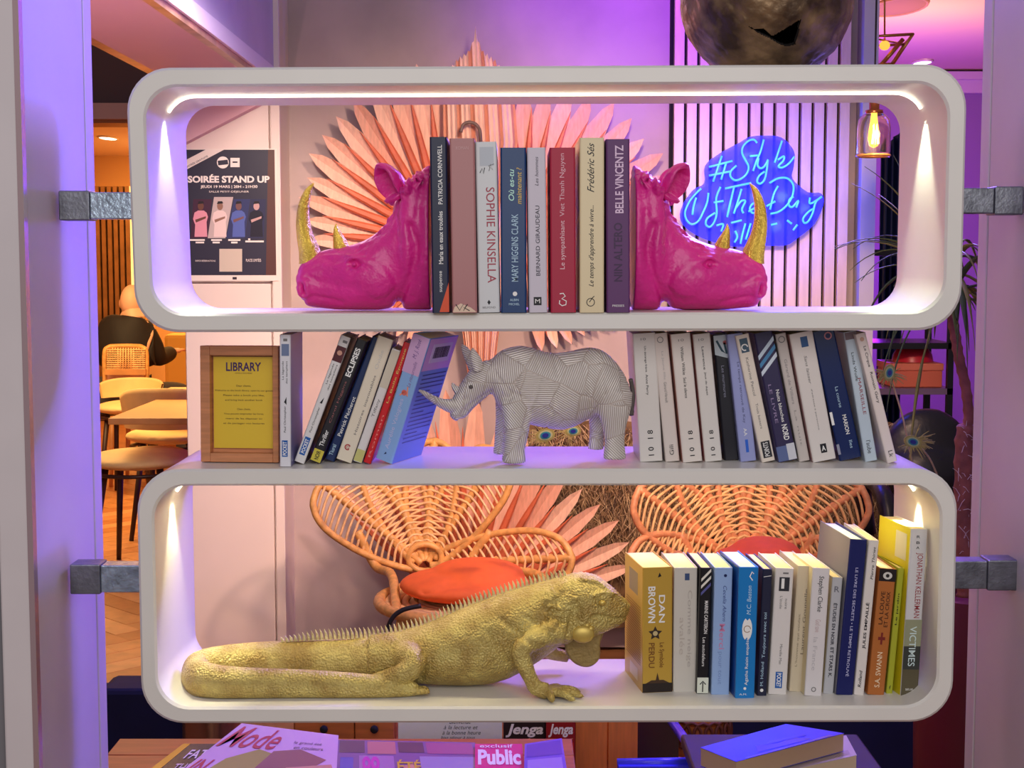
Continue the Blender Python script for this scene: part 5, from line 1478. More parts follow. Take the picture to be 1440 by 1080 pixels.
# ------------------------------------------------------------------ rattan chairs
M_rat = mat('rattan', (222, 164, 92), 0.45, var=0.2, vscale=40, bump=0.2, bscale=200)
M_rat2 = mat('rattan_pale', (232, 186, 128), 0.45, var=0.15, vscale=40)
M_rat3 = mat('rattan_rosy', (222, 150, 104), 0.45, var=0.2, vscale=40, bump=0.2, bscale=200)
def rattan_chair(bx, by, Yb, petals, label, cush_label, cush, ribm, rodm, cush_rgb):
    base = at(bx, by, Yb)
    s_ = (Yb - CAMY) / FPX
    Ys_ = Yb - 0.30
    seat_c = at(cush[0], cush[1] + 22, Ys_)
    zs = seat_c[2]
    th = thing('rattan_chair', label, 'chair', (seat_c[0], Ys_, 0), 'rattan petal chairs')
    def p3(r, a):
        x, z = r * math.cos(a), r * math.sin(a)
        return base + np.array((x, -0.55 * abs(x) ** 1.3 + 0.22 * max(z, 0), z))
    def width(t, W_):
        return W_ * (max(0.0, 1 - abs(2 * min(t, 1) ** 1.3 - 1) ** 2.3) ** 0.5 * (0.55 + 0.45 * t) + 0.12 * (1 - t))
    for ang, Lp, Wp, nr in petals:
        a = math.radians(ang)
        L, W_ = Lp * s_, Wp * s_
        def q(t, side):
            r = L * t
            hw = width(t, W_) * side
            return p3(math.hypot(r, hw), a + math.atan2(hw, max(r, 1e-4)))
        ts = [0.06 + 0.94 * i / 22 for i in range(23)]
        loop = [q(t, 1) for t in ts[:-1]] + [q(1.0, 0)] + [q(t, -1) for t in reversed(ts[:-1])]
        pe = mesh_obj('petal', *sweep(spline(loop, 2), 0.0115, 8, 'y'), ribm, th, PI)
        mid = [q(0.04 + 0.96 * i / 14, 0) for i in range(15)]
        mp_ = spline(mid, 3)
        mesh_obj('midrib', *sweep(mp_, [0.0125 if i % 4 else 0.0165 for i in range(len(mp_))], 8, 'y'), ribm, pe, PI)
        mb = MB()
        for i in range(nr):
            t = 0.16 + 0.74 * i / (nr - 1)
            arcp = []
            for k_ in range(9):
                sd = -1 + 2 * k_ / 8
                tt = t + 0.085 * (1 - abs(sd) ** 1.4) - 0.03
                r = L * min(tt, 0.985)
                hw = width(min(t, 1), W_) * sd
                arcp.append(p3(math.hypot(r, hw), a + math.atan2(hw, r)) + np.array((0, -0.012 * (1 - abs(sd)), 0)))
            mb.tube(arcp, 0.0045, 6, 'y')
        mb.build('cane_weave', rodm, pe, PI)
    ring = [(base[0] + (0.055) * math.cos(t * PI / 8), base[1] - 0.01, base[2] + 0.03 + 0.045 * math.sin(t * PI / 8)) for t in range(16)]
    mesh_obj('hub_ring', *sweep(ring, 0.011, 8, 'y', True, True), ribm, th, PI)
    # seat: coiled disc and rim, legs
    mb = MB()
    for k_ in range(9):
        r = 0.03 + 0.026 * k_
        mb.tube([(seat_c[0] + r * math.cos(t * PI / 16), Ys_ + r * math.sin(t * PI / 16), zs - 0.006) for t in range(32)], 0.0135, 6, 'z', 0, True, True)
    mb.build('seat', rodm, th, PI)
    mesh_obj('seat_rim', *sweep([(seat_c[0] + 0.265 * math.cos(t * PI / 20), Ys_ + 0.265 * math.sin(t * PI / 20), zs) for t in range(40)], 0.018, 8, 'z', True, True), ribm, th, PI)
    for sx_ in (-1, 1):
        mesh_obj('side_frame', *sweep(spline([p3(0.25, PI / 2 + sx_ * 1.05), p3(0.16, PI / 2 + sx_ * 1.5), (seat_c[0] - sx_ * 0.235, Ys_ + 0.12, zs + 0.05), (seat_c[0] - sx_ * 0.20, Ys_ - 0.16, zs - 0.005)], 6), 0.015, 8, 'z'), ribm, th, PI)
        for sy_ in (-1, 1):
            mesh_obj('leg', *sweep([(seat_c[0] + sx_ * 0.18, Ys_ + sy_ * 0.18, zs - 0.01), (seat_c[0] + sx_ * 0.23, Ys_ + sy_ * 0.22, 0.0)], [0.017, 0.014], 10, 'y'), ribm, th, PI)
    # leaf-shaped cushion
    hw = cush[2] * (Ys_ - CAMY) / FPX
    cz = zs + 0.052
    pc_ = [ellipsoid((seat_c[0], Ys_ - 0.01, cz), (hw, 0.185, 0.046), 40, 20), ellipsoid((seat_c[0] + hw * .18, Ys_ + 0.03, cz + 0.024), (hw * .72, 0.15, 0.044), 40, 20), ellipsoid((seat_c[0] - hw * .35, Ys_ - 0.03, cz - 0.002), (hw * .5, 0.13, 0.036), 40, 20)]
    V, N, F = organic(pc_, 0.008, 8)
    engrave(V, N, [(seat_c[0] - hw * .6, cz + 0.005), (seat_c[0] - hw * .2, cz + 0.03), (seat_c[0] + hw * .25, cz + 0.034), (seat_c[0] + hw * .8, cz + .005)], 0.010, 0.012, True)
    V[:, 2] = np.maximum(V[:, 2], zs + 0.010)
    cu = thing('seat_cushion', cush_label, 'cushion', (seat_c[0], Ys_, zs + 0.010))
    mesh_obj('padding', V, F, mat('velvet_%d' % cush_rgb[1], cush_rgb, 0.75, var=0.06, vscale=20), cu, PI)
    return th
rattan_chair(598, 796, 2.78, [(139, 190, 50, 16), (112, 182, 44, 16), (86, 176, 42, 16), (57, 196, 46, 16), (8, 208, 44, 15)],
             'left rattan chair with a petal shaped back and an orange cushion', 'orange leaf shaped cushion on the left rattan chair', (654, 822, 94), M_rat, M_rat2, (240, 108, 44))
rattan_chair(1047, 800, 2.78, [(170, 172, 40, 14), (142, 196, 50, 16), (116, 184, 44, 16), (90, 178, 42, 16), (64, 184, 44, 16), (38, 198, 50, 16), (9, 168, 38, 14)],
             'right rattan chair with a petal shaped back behind the bottom books', 'red orange cushion on the right rattan chair', (1066, 792, 70), M_rat3, M_rat2, (220, 84, 44))
cb = [at(x, y, 2.2) for x, y in ((592, 852), (566, 858), (550, 872), (543, 900), (540, 960))]
cb[-1][2] = max(cb[-1][2], 0.01)
cb.append(np.array((cb[-1][0], 2.2, 0.008)))
tag(mesh_obj('power_cable', *sweep(spline(cb, 6), 0.007, 8, 'y'), mat('cable_black', (22, 20, 24), 0.5), None, PI), 'black power cable hanging below the left rattan chair', 'cable')

# ------------------------------------------------------------------ right side: pendant lamp, wire lamp, plant, rack
YL = 2.65
lp = at(1228, 222, YL)
pl_ = thing('pendant_lamp', 'glass jar pendant lamp with a glowing amber bulb on a copper cap', 'lamp', lp)
sL = (YL - CAMY) / FPX
def lathe(c, prof, n=28):
    V, F = [], []
    for r, z in prof:
        for j in range(n):
            V.append((c[0] + r * math.cos(2 * PI * j / n), c[1] + r * math.sin(2 * PI * j / n), z))
    for i in range(len(prof) - 1):
        for j in range(n):
            F.append((i * n + j, i * n + (j + 1) % n, (i + 1) * n + (j + 1) % n, (i + 1) * n + j))
    return V, F
zl = lambda y: at(1228, y, YL)[2]
prof = [(22 * sL, zl(221)), (23 * sL, zl(215)), (23 * sL, zl(180)), (21 * sL, zl(168)), (15 * sL, zl(161)), (9 * sL, zl(158)), (8.2 * sL, zl(158.4)), (14.2 * sL, zl(162)), (20 * sL, zl(169)), (22.2 * sL, zl(180)), (22.2 * sL, zl(215)), (21.2 * sL, zl(221)), (22 * sL, zl(221))]
mesh_obj('glass_jar', *lathe(lp, prof), mat('amber_glass', (255, 244, 222), 0.05, trans=1.0), pl_, PI)
mesh_obj('rim', *sweep([(lp[0] + 22.5 * sL * math.cos(t * PI / 14), lp[1] + 22.5 * sL * math.sin(t * PI / 14), zl(219)) for t in range(28)], 0.004, 6, 'z', True, True), mat('amber_rim', (220, 160, 90), 0.2, 0.3), pl_, PI)
cop = mat('copper', (196, 110, 70), 0.25, 0.9)
mesh_obj('cap', *lathe(lp, [(0.0, zl(139)), (6 * sL, zl(139)), (7 * sL, zl(143)), (7 * sL, zl(154)), (12 * sL, zl(155)), (12.5 * sL, zl(160)), (9 * sL, zl(161)), (0, zl(161))]), cop, pl_, PI)
bulb = mesh_obj('bulb', *lathe(lp, [(0.001, zl(208)), (6 * sL, zl(205)), (8 * sL, zl(196)), (7 * sL, zl(184)), (5 * sL, zl(170)), (4 * sL, zl(161))]), mat('bulb_glow', (255, 176, 70), 0.2, emit=3.6), pl_, PI)
fil = []
for i in range(5):
    x = lp[0] + (i - 2) * 2.0 * sL
    fil += [(x, lp[1] - 0.02, zl(176 if i % 2 else 203))]
mesh_obj('filament', *sweep(fil, 0.0035, 6, 'y'), mat('filament', (255, 232, 170), emit=7), pl_, PI)
mesh_obj('cord', *sweep([(lp[0], lp[1], zl(139)), (lp[0], lp[1], 2.75)], 0.003, 6, 'y'), mat('cable_black', (22, 20, 24)), pl_)
lamp('POINT', (lp[0], lp[1] - 0.06, zl(190)), 3.0, (1.0, 0.55, 0.15), 0.03)

YW = 4.2
gl_ = thing('wire_lamp', 'gold wire geometric lamp hanging below the ceiling at the upper right', 'lamp', at(1240, 90, YW))
gm = mat('gold_wire', (232, 170, 90), 0.3, 0.8)
def rod(pts, nm, r=0.006, Y2=None):
    mesh_obj(nm, *sweep([at(x, y, YW + dy) for x, y, dy in pts], r, 6, (0.2, 0.3, 0.9)), gm, gl_, PI)
top = [(1216, 52, -.15), (1284, 48, -.15), (1272, 62, .15), (1214, 66, .15)]
for i in range(4):
    rod([top[i], top[(i + 1) % 4]], 'frame_rod')
bot_ = [(1222, 92, -.1), (1256, 90, -.1), (1250, 96, .1), (1224, 97, .1)]
for i in range(4):
    rod([top[i], bot_[i]], 'frame_rod'); rod([bot_[i], bot_[(i + 1) % 4]], 'frame_rod')
rod([top[0], top[2]], 'frame_rod', 0.004); rod([top[1], bot_[2]], 'frame_rod', 0.004); rod([(1270, 55, 0), (1236, 95, 0)], 'frame_rod', 0.009); rod([(1244, 58, 0), (1244, -49, 0)], 'hanger', 0.004)
p = at(1244, 64, YW)
mesh_obj('bulb', *ellipsoid(p, (0.022, 0.022, 0.02)), mat('wire_bulb', (255, 176, 70), emit=1.4), gl_, PI)
zc = 2.7
p = onz(1297, 86, zc)
dl = thing('ceiling_light', 'round white recessed light in the right ceiling', 'ceiling light', (p[0], p[1], zc - 0.02))
mesh_obj('trim_ring', *sweep([(p[0] + 0.055 * math.cos(t * PI / 10), p[1] + 0.11 * math.sin(t * PI / 10), zc - 0.008) for t in range(20)], 0.008, 6, 'z', True, True), mat('lamp_white', (240, 236, 230), 0.4), dl, PI)
mesh_obj('lens', *ellipsoid((p[0], p[1], zc - 0.006), (0.052, 0.105, 0.01)), mat('lens_glow', (255, 246, 226), emit=4), dl, PI)
p = onz(1262, 8, zc)
sp_ = thing('ceiling_speaker', 'dark flat oval speaker in the right ceiling near the top edge', 'speaker', (p[0], p[1], zc - 0.02))
mesh_obj('grille', *ellipsoid((p[0], p[1], zc - 0.004), (0.13, 0.26, 0.012), 28, 8), mat('grille_grey', (150, 112, 110), 0.7), sp_, PI)
mesh_obj('rim', *sweep([(p[0] + 0.13 * math.cos(t * PI / 12), p[1] + 0.26 * math.sin(t * PI / 12), zc - 0.004) for t in range(24)], 0.01, 6, 'z', True, True), mat('rim_grey', (170, 130, 124), 0.6), sp_, PI)

# dracaena in a tall maroon planter, right behind the right post
YD = 0.72
pb = at(1352, 832, YD)
pn = thing('potted_dracaena', 'tall dracaena plant with drooping strap leaves in a maroon planter at the right', 'plant', (pb[0], YD, 0))
mesh_obj('planter', *lathe((pb[0] + 0.03, YD, 0), [(0.001, 0.0), (0.085, 0.0), (0.10, 0.02), (0.115, pb[2]), (0.10, pb[2]), (0.098, pb[2] - 0.03), (0.001, pb[2] - 0.03)], 32), mat('maroon', (110, 34, 44), 0.4), pn, 0.7)
tr = [at(x, y, YD) for x, y in ((1358, 838), (1357, 790), (1355, 700), (1356, 620), (1362, 588), (1358, 545), (1349, 505), (1343, 470), (1336, 430), (1330, 400))]
trs = spline(tr, 7)
rr = random.Random(6)
mesh_obj('trunk', *sweep(trs, [((0.016 if i < 26 else 0.009) * (1.0 if i % 3 else 1.18)) for i in range(len(trs))], 12, 'y'), mat('trunk_bark', (150, 88, 72), 0.7, var=0.25, vscale=40, bump=0.5, bscale=60), pn, PI)
mb = MB()
for i in range(34):
    y = rr.uniform(600, 800)
    p = at(1356 + rr.uniform(-8, 8), y, YD - 0.012)
    d = np.array((rr.uniform(-0.03, 0.03), -0.01, rr.uniform(-0.02, 0.03)))
    mb.tube([p, p + d * .6, p + d + np.array((0, 0, -0.006))], [0.0008, 0.0006, 0.0003], 5, 'y')
tag(mb.build('root_hairs', mat('root_white', (226, 206, 206), 0.6), pn), kind='stuff')
M_leaf = [mat('leaf_%d' % i, c, 0.38, var=0.15, vscale=12) for i, c in enumerate([(104, 118, 48), (78, 98, 52), (140, 136, 56)])]
cr = at(1332, 400, YD)
def leaf(base, d0, L, droop, wd, m):
    d0 = norm(np.array(d0, float))
    P_ = []
    pos, d = np.array(base), d0.copy()
    nseg = 12
    for i in range(nseg + 1):
        P_.append(pos.copy())
        pos = pos + d * L / nseg
        d = norm(d + np.array((0, 0, -droop / nseg)))
    V, F = [], []
    for i, q in enumerate(P_):
        t = norm(P_[min(i + 1, nseg)] - P_[max(i - 1, 0)])
        s1 = norm(np.cross(t, np.array((0.1, 0.35, 1.0))))
        nn = norm(np.cross(s1, t))
        wv = wd * (0.55 + 0.45 * math.sin(PI * min(1, i / nseg * 1.4))) * (1 - (i / nseg) ** 3) + 0.0004
        V += [q - s1 * wv, q - nn * wv * .35, q + s1 * wv, q + nn * 0.0012]
    for i in range(nseg):
        for j in range(4):
            a = i * 4 + j
            b_ = i * 4 + (j + 1) % 4
            F.append((a, b_, b_ + 4, a + 4))
    F.append((0, 1, 2, 3))
    mesh_obj('leaf', V, F, m, pn, PI)
# long arching leaves to the left, seen through the upper box
for k_, (px, py, dy, L, dr) in enumerate([(1262, 262, 0, .27, 1.2), (1255, 210, .05, .26, .5), (1250, 300, 0.06, .27, 1.0), (1232, 330, -.02, .25, 1.7), (1240, 352, .06, .24, 1.6), (1248, 372, 0.02, .23, 1.4), (1240, 395, -.03, .20, 1.5), (1255, 330, .1, .26, 1.9), (1246, 270, .12, .24, .8), (1262, 380, .05, .22, 2.2), (1250, 350, -.04, .22, 2.4)]):
    tgt = at(px, py, YD + dy)
    leaf(cr, tgt - cr + np.array((0, 0, 0.05 + 0.03 * dr)), L, dr, 0.0055, M_leaf[k_ % 3])
# upright and drooping leaves on the right and below
for k_ in range(26):
    a = rr.uniform(0, 2 * PI)
    up_ = rr.uniform(-0.2, 1.1)
    leaf(cr + np.array((rr.uniform(-.01, .01), rr.uniform(-.01, .01), rr.uniform(-.04, .03))), (math.cos(a) * .55 + .12, math.sin(a) * .5, up_), rr.uniform(0.17, 0.25), rr.uniform(1.8, 3.6), rr.uniform(0.005, 0.008), M_leaf[rr.randrange(3)])
for k_, (px, py) in enumerate([(1302, 480), (1312, 560), (1322, 600), (1335, 510), (1290, 520), (1348, 470), (1366, 440), (1374, 400)]):
    tgt = at(px, py, YD - 0.03)
    leaf(cr + np.array((0, 0, -0.02)), (tgt - cr) * np.array((2.2, 1, 0.4)) + np.array((0, 0, 0.06)), float(np.linalg.norm(tgt - cr)) * 1.25, 2.6, 0.006, M_leaf[k_ % 3])

# black rack behind the plant
YR = 4.0
ra = at(1207, 600, YR)
rk = thing('metal_rack', 'black metal rack standing against the purple wall right of the slatted panel', 'rack', (at(1262, 600, YR)[0], YR, 0))
MR = mat('rack_black', (26, 24, 34), 0.4, 0.3)
x0, x1 = at(1208, 500, YR)[0], at(1336, 500, YR)[0]
zt_ = at(1230, 351, YR)[2]
for x in (x0, x1):
    for dy in (0, 0.32):
        MB().box((x - 0.012, YR + dy - 0.012, 0), (x + 0.012, YR + dy + 0.012, zt_)).build('post', MR, rk)
zsh = [zt_, at(0, 482, YR)[2], at(0, 546, YR)[2], at(0, 690, YR)[2]]
for z in zsh:
    MB().box((x0 - 0.012, YR - 0.012, z - 0.025), (x1 + 0.012, YR + 0.332, z)).build('shelf', MR if z != zsh[2] else mat('rack_shelf', (120, 96, 130), 0.5), rk)
z = zsh[2]
xa, xb = at(1256, 540, YR + .02)[0], at(1328, 540, YR + .02)[0]
xb = min(xb, x1 - 0.02)
ob = thing('storage_box', 'orange lidded box on the black rack behind the leaning books', 'box', ((xa + xb) / 2, YR + .14, z))
MB().box((xa, YR + .03, z + 0.001), (xb, YR + .28, z + 0.07)).build('base', mat('box_orange', (222, 112, 84), 0.5), ob, bevel=0.004)
MB().box((xa - .004, YR + .026, z + 0.07), (xb + .004, YR + .284, z + 0.10)).build('lid', mat('box_salmon', (232, 128, 100), 0.5), ob, bevel=0.004)
rb = thing('red_bowl', 'red bowl lying upside down on the orange box on the rack', 'bowl', ((xa + xb) / 2, YR + .15, z + 0.10))
mesh_obj('shell', *lathe(((xa + xb) / 2 + .01, YR + .15, 0), [(0.085, z + 0.101), (0.08, z + 0.13), (0.06, z + 0.16), (0.03, z + 0.175), (0.001, z + 0.178)]), mat('bowl_red', (206, 40, 60), 0.35), rb, PI)
mesh_obj('foot_ring', *sweep([((xa + xb) / 2 + .01 + 0.03 * math.cos(t * PI / 8), YR + .15 + 0.03 * math.sin(t * PI / 8), z + 0.178) for t in range(16)], 0.006, 6, 'z', True, True), mat('bowl_red', (206, 40, 60)), rb, PI)
# blue cloth hanging beside the rack
YCU = 4.6
xa, xb = at(1238, 300, YCU)[0], at(1272, 300, YCU)[0]
z0_, z1_ = 0.02, at(1250, 185, YCU)[2]
V, F = [], []
for k_ in range(2):
    for j in range(17):
        for i in range(25):
            t = i / 24
            V.append((xa + (xb - xa) * t, YCU + 0.03 * math.sin(t * 26) + k_ * 0.006, z0_ + (z1_ - z0_) * j / 16 - (0.10 * (1 - t) ** 2 if j == 16 else 0)))
for k_ in range(2):
    for j in range(16):
        for i in range(24):
            a = k_ * 425 + j * 25 + i
            F.append((a, a + 1, a + 26, a + 25))
tag(mesh_obj('curtain', V, F, mat('curtain_navy', (26, 44, 92), 0.6), None, PI), 'navy blue curtain hanging behind the plant beside the glass lamp', 'curtain')

# black armchair below it
YA = 3.0
ac = at(1314, 640, YA)
am = thing('armchair', 'black leather armchair behind the right end of the middle shelf', 'chair', (ac[0], YA, 0))
ML = mat('black_leather', (30, 26, 34), 0.35, bump=0.2, bscale=90)
V, N, F = organic([ellipsoid((ac[0], YA + .1, at(0, 610, YA)[2] - .12), (0.17, 0.07, 0.20), 30, 16), ellipsoid((ac[0], YA + .08, at(0, 610, YA)[2] - .16), (0.165, 0.10, 0.13), 30, 16)], 0.012, 4)
mesh_obj('backrest', V, F, ML, am, PI)
V, N, F = organic([ellipsoid((ac[0], YA - .15, 0.44), (0.25, 0.27, 0.07), 30, 14)], 0.014, 3)
mesh_obj('seat', V, F, ML, am, PI)
for sx_ in (-1, 1):
    MB().tube(spline([(ac[0] + sx_ * .20, YA + .1, 0.5), (ac[0] + sx_ * .23, YA + .05, 0.70), (ac[0] + sx_ * .23, YA - .25, 0.68), (ac[0] + sx_ * .22, YA - .32, 0.45)], 5), 0.03, 10, 'x').build('armrest', ML, am, PI)
    for sy_ in (-1, 1):
        MB().tube([(ac[0] + sx_ * .18, YA - .12 + sy_ * .2, 0.42), (ac[0] + sx_ * .21, YA - .12 + sy_ * .24, 0)], 0.014, 8, 'y').build('leg', MR, am)

# peacock feathers
def feather(px, py, Y, ang, r, foot, label, look='front'):
    c = at(px, py, Y)
    f0 = np.array(foot, float)
    th = thing('peacock_feather', label, 'feather', f0)
    mesh_obj('quill', *sweep(spline([f0, (f0 + c) / 2 + np.array((0, 0, 0.02)), c], 8), 0.0016, 6, 'y'), mat('quill', (196, 176, 130), 0.5), th, PI)
    for k_, (rad, rgb) in enumerate(((1.0, (134, 126, 66)), (0.74, (150, 156, 110)), (0.55, (40, 110, 116)), (0.34, (30, 36, 110)))):
        pts = [(c[0] + r * rad * (1.25 * math.cos(t * PI / 10) * math.cos(ang) - .85 * math.sin(t * PI / 10) * math.sin(ang)), c[2] + r * rad * (1.25 * math.cos(t * PI / 10) * math.sin(ang) + .85 * math.sin(t * PI / 10) * math.cos(ang))) for t in range(20)]
        mb = MB().prism(pts, 'y', Y - 0.0025 - k_ * 0.0012, Y - 0.001 - k_ * 0.0012 + 0.001)
        mb.build(('vane', 'inner_ring', 'teal_ring', 'eye_spot')[k_], paint(rgb, 0.4), th)
    mb = MB()
    q = random.Random(int(px))
    for i in range(40):
        a = q.gauss(ang + PI, 0.9)
        p0 = c + np.array((math.cos(a) * r * .9, 0, math.sin(a) * r * .7))
        p1 = c + np.array((math.cos(a) * r * q.uniform(1.5, 3.4), -0.004, math.sin(a) * r * q.uniform(1.2, 2.6) + q.uniform(-.4, .4) * r))
        mb.tube([p0, (p0 + p1) / 2 + np.array((0, 0, 0.1 * r)), p1], [0.0011, 0.0009, 0.0004], 4, 'y')
    tag(mb.build('barbs', mat('barb', (150, 136, 78), 0.5), th), kind='stuff')
feather(1283, 621, 0.44, -0.3 + PI, 0.012, at(1330, 700, 0.60), 'peacock feather with its eye beside the right end of the middle shelf')
feather(1250, 524, 0.40, 1.4, 0.011, at(1290, 690, 0.55), 'peacock feather with a fluffy yellow tip behind the last leaning book')
feather(767, 612, 2.1, 0.2, 0.022, at(742, 640, 2.35), 'peacock feather showing a blue eye below the belly of the silver rhino')
feather(806, 606, 2.15, 0.1, 0.018, at(770, 640, 2.38), 'peacock feather with a green eye further right below the silver rhino')

# ------------------------------------------------------------------ cafe on the left: seated man, chairs, tables, banquette
# brown slatted screen on the far wall
YS = 11.4
sa, sb = at(140, 400, YS), at(186, 400, YS)
ss = thing('slat_screen', 'tall brown slatted wood screen behind the seated man in the far cafe', 'screen', ((sa[0] + sb[0]) / 2, YS, 0))
ztop = at(160, 262, YS)[2]
x = sa[0] - 0.35
MB().box((x, YS + .04, 0), (sb[0], YS + .06, ztop)).build('backing', mat('screen_back', (56, 36, 24), 0.8), ss)
while x < sb[0] - 0.02:
    MB().box((x, YS - .02, 0), (x + 0.035, YS + .04, ztop)).build('slat', mat('screen_slat', (122, 84, 48), 0.5, var=0.2, vscale=8), ss)
    x += 0.055
MB().box((sb[0], YS - .03, 0), (sb[0] + .04, YS + .06, ztop)).build('edge_light', mat('edge_glow', (255, 214, 130), emit=1.2), ss)
p = onz(152, 193, 2.45)
dl = thing('ceiling_light', 'round warm recessed light in the orange cafe ceiling at the left', 'ceiling light', (p[0], p[1], 2.43))
mesh_obj('lens', *ellipsoid((p[0], p[1], 2.445), (0.06, 0.16, 0.012)), mat('lens_glow', (255, 246, 226)), dl, PI)
mesh_obj('trim_ring', *sweep([(p[0] + 0.065 * math.cos(t * PI / 10), p[1] + 0.17 * math.sin(t * PI / 10), 2.443) for t in range(20)], 0.008, 6, 'z', True, True), mat('lamp_white', (240, 236, 230)), dl, PI)

# banquette along the far side
YB_ = 8.9
ba, bb_ = at(212, 470, YB_), at(300, 470, YB_)
bq = thing('banquette', 'yellow lit upholstered banquette beyond the seated man', 'bench', ((ba[0] + bb_[0]) / 2, YB_, 0))
MB().box((ba[0], YB_ - .1, 0), (bb_[0], YB_ + .5, 0.46)).build('seat', mat('banquette_tan', (206, 132, 76), 0.7, var=.1, vscale=6), bq, bevel=0.03)
MB().box((ba[0], YB_ + .4, 0.46), (bb_[0], YB_ + .6, at(0, 470, YB_ + .4)[2])).build('backrest', mat('banquette_yellow', (236, 190, 92), 0.7), bq, bevel=0.03)

M_wood = mat('table_oak', (212, 150, 92), 0.4, var=0.12, vscale=9, wood=(1, 8, 1))
M_cream = mat('seat_cream', (236, 200, 140), 0.6, var=0.05, vscale=12)
M_legs = mat('leg_dark', (52, 26, 22), 0.5)
def cafe_table(xa, xb, ya, yb, z, label, cat='table'):
    th = thing('cafe_table', label, cat, ((xa + xb) / 2, (ya + yb) / 2, 0))
    MB().box((xa, ya, z - 0.03), (xb, yb, z)).build('tabletop', M_wood, th, bevel=0.004)
    cx, cy = (xa + xb) / 2, (ya + yb) / 2
    MB().tube([(cx, cy, 0.03), (cx, cy, z - 0.03)], 0.035, 12, 'y').build('column', M_legs, th, 0.8)
    MB().box((cx - .22, cy - .22, 0.0), (cx + .22, cy + .22, 0.03)).build('foot_plate', M_legs, th, bevel=0.006)
    return th
def tz(px, py, z): return onz(px, py, z)
a, b_ = tz(158, 588, 0.75), tz(158, 562, 0.75)
cafe_table(a[0] - 0.02, a[0] + 0.72, a[1], b_[1], 0.75, 'pale oak cafe table nearest to the shelf, beyond the left post')
a, b_ = tz(200, 559, 0.75), tz(200, 550, 0.75)
cafe_table(a[0], a[0] + 0.8, a[1] + .1, b_[1] + .25, 0.75, 'second oak cafe table further back beside the seated man')
a, b_ = tz(140, 526, 0.75), tz(140, 519, 0.75)
# chair pulled out in front: cream pad, dark splayed legs
def shell_chair(px, py, z, w_, d_, label, back=0.0, turn=0.0, group=None, backpx=None):
    c = onz(px, py, z)
    th = thing('cafe_chair', label, 'chair', (c[0], c[1], 0), group)
    V, N, F = organic([ellipsoid((c[0], c[1], z - 0.03), (w_, d_, 0.045), 32, 14), ellipsoid((c[0] + w_ * .2, c[1] + .05, z - 0.03), (w_ * .75, d_ * .8, 0.05), 28, 12)], 0.012, 4)
    mesh_obj('seat_pad', V, F, M_cream, th, PI)
    MB().tube([(c[0] + w_ * .86 * math.cos(t * PI / 14), c[1] + d_ * .86 * math.sin(t * PI / 14), z - 0.085) for t in range(28)], 0.010, 6, 'z', 0, True, True).build('seat_ring', M_legs, th, PI)
    for sx_ in (-1, 1):
        for sy_ in (-1, 1):
            MB().tube([(c[0] + sx_ * w_ * .5, c[1] + sy_ * d_ * .5, z - 0.06), (c[0] + sx_ * w_ * .78 + .02, c[1] + sy_ * d_ * .95, 0)], [0.017, 0.012], 10, 'y').build('leg', M_legs, th, PI)
    if back:
        V, F = [], []
        for k_ in range(2):
            for j in range(9):
                for i in range(17):
                    t = PI * (0.12 + 0.76 * i / 16) + turn
                    r = 1.0 + 0.10 * (j / 8) - 0.06 * k_
                    zz = z + 0.02 + back * (j / 8) * (1 - 0.25 * abs(i / 8 - 1) ** 3)
                    V.append((c[0] + w_ * r * math.cos(t), c[1] + d_ * r * math.sin(t), zz))
        n_ = 153
        for k_ in range(2):
            for j in range(8):
                for i in range(16):
                    q = k_ * n_ + j * 17 + i
                    F.append((q, q + 1, q + 18, q + 17))
        for i in range(16):
            F.append((136 + i, 137 + i, n_ + 137 + i, n_ + 136 + i))
        mesh_obj('backrest', V, F, M_cream, th, PI)
    return th
shell_chair(196, 636, 0.56, 0.25, 0.26, 'cafe chair with a cream padded seat and dark splayed legs in front of the tables')
shell_chair(240, 604, 0.56, 0.24, 0.22, 'cream shell chair pushed under the near table edge', back=0.22, turn=PI)
shell_chair(180, 566, 0.58, 0.20, 0.20, 'cream shell chair with a curved back on the far side of the near table', back=0.12)

# man seated on a rattan chair, seen from behind
YM = 7.6
skin = mat('skin', (240, 186, 158), 0.55)
def skinned(name, pts, edges, rad, m, parent, root=0, sub=2):
    me = bpy.data.meshes.new(name)
    off = np.array(rootof(parent))
    me.from_pydata([tuple(np.array(p) - off) for p in pts], edges, [])
    o = bpy.data.objects.new(name, me)
    C.objects.link(o)
    sk = o.modifiers.new('skin', 'SKIN')
    sk.use_smooth_shade = True
    for i, r in enumerate(rad):
        v = me.skin_vertices[0].data[i]
        v.radius = (r, r) if np.isscalar(r) else r
        v.use_root = (i == root)
    sb_ = o.modifiers.new('sub', 'SUBSURF')
    sb_.levels = sb_.render_levels = sub
    dg = bpy.context.evaluated_depsgraph_get()
    nm = bpy.data.meshes.new_from_object(o.evaluated_get(dg))
    bpy.data.objects.remove(o, do_unlink=True)
    nm.name = name
    nm.materials.clear()
    nm.materials.append(m)
    nm.polygons.foreach_set('use_smooth', [True] * len(nm.polygons))
    q = bpy.data.objects.new(name, nm)
    C.objects.link(q)
    q.parent = parent
    return q
M_ = lambda px, py, dy=0.0: at(px, py, YM + dy)
hip = M_(178, 556)
man = thing('person', 'bald person in a black jacket seated with the back turned at a far cafe table', 'person', (hip[0], YM, 0))
hp = np.array((hip[0], YM, 0.56))
neck = M_(186, 446, 0.02)
chest = M_(180, 478, 0.0)
waist = M_(177, 525, -0.02)
shL, shR = M_(155, 463, 0.05), M_(210, 468, 0.05)
elL, elR = M_(146, 506, 0.14), M_(220, 505, 0.10)
haL, haR = M_(160, 505, 0.42), M_(246, 494, 0.38)
hipL, hipR = hp + (-.10, .02, 0), hp + (.10, .02, 0)
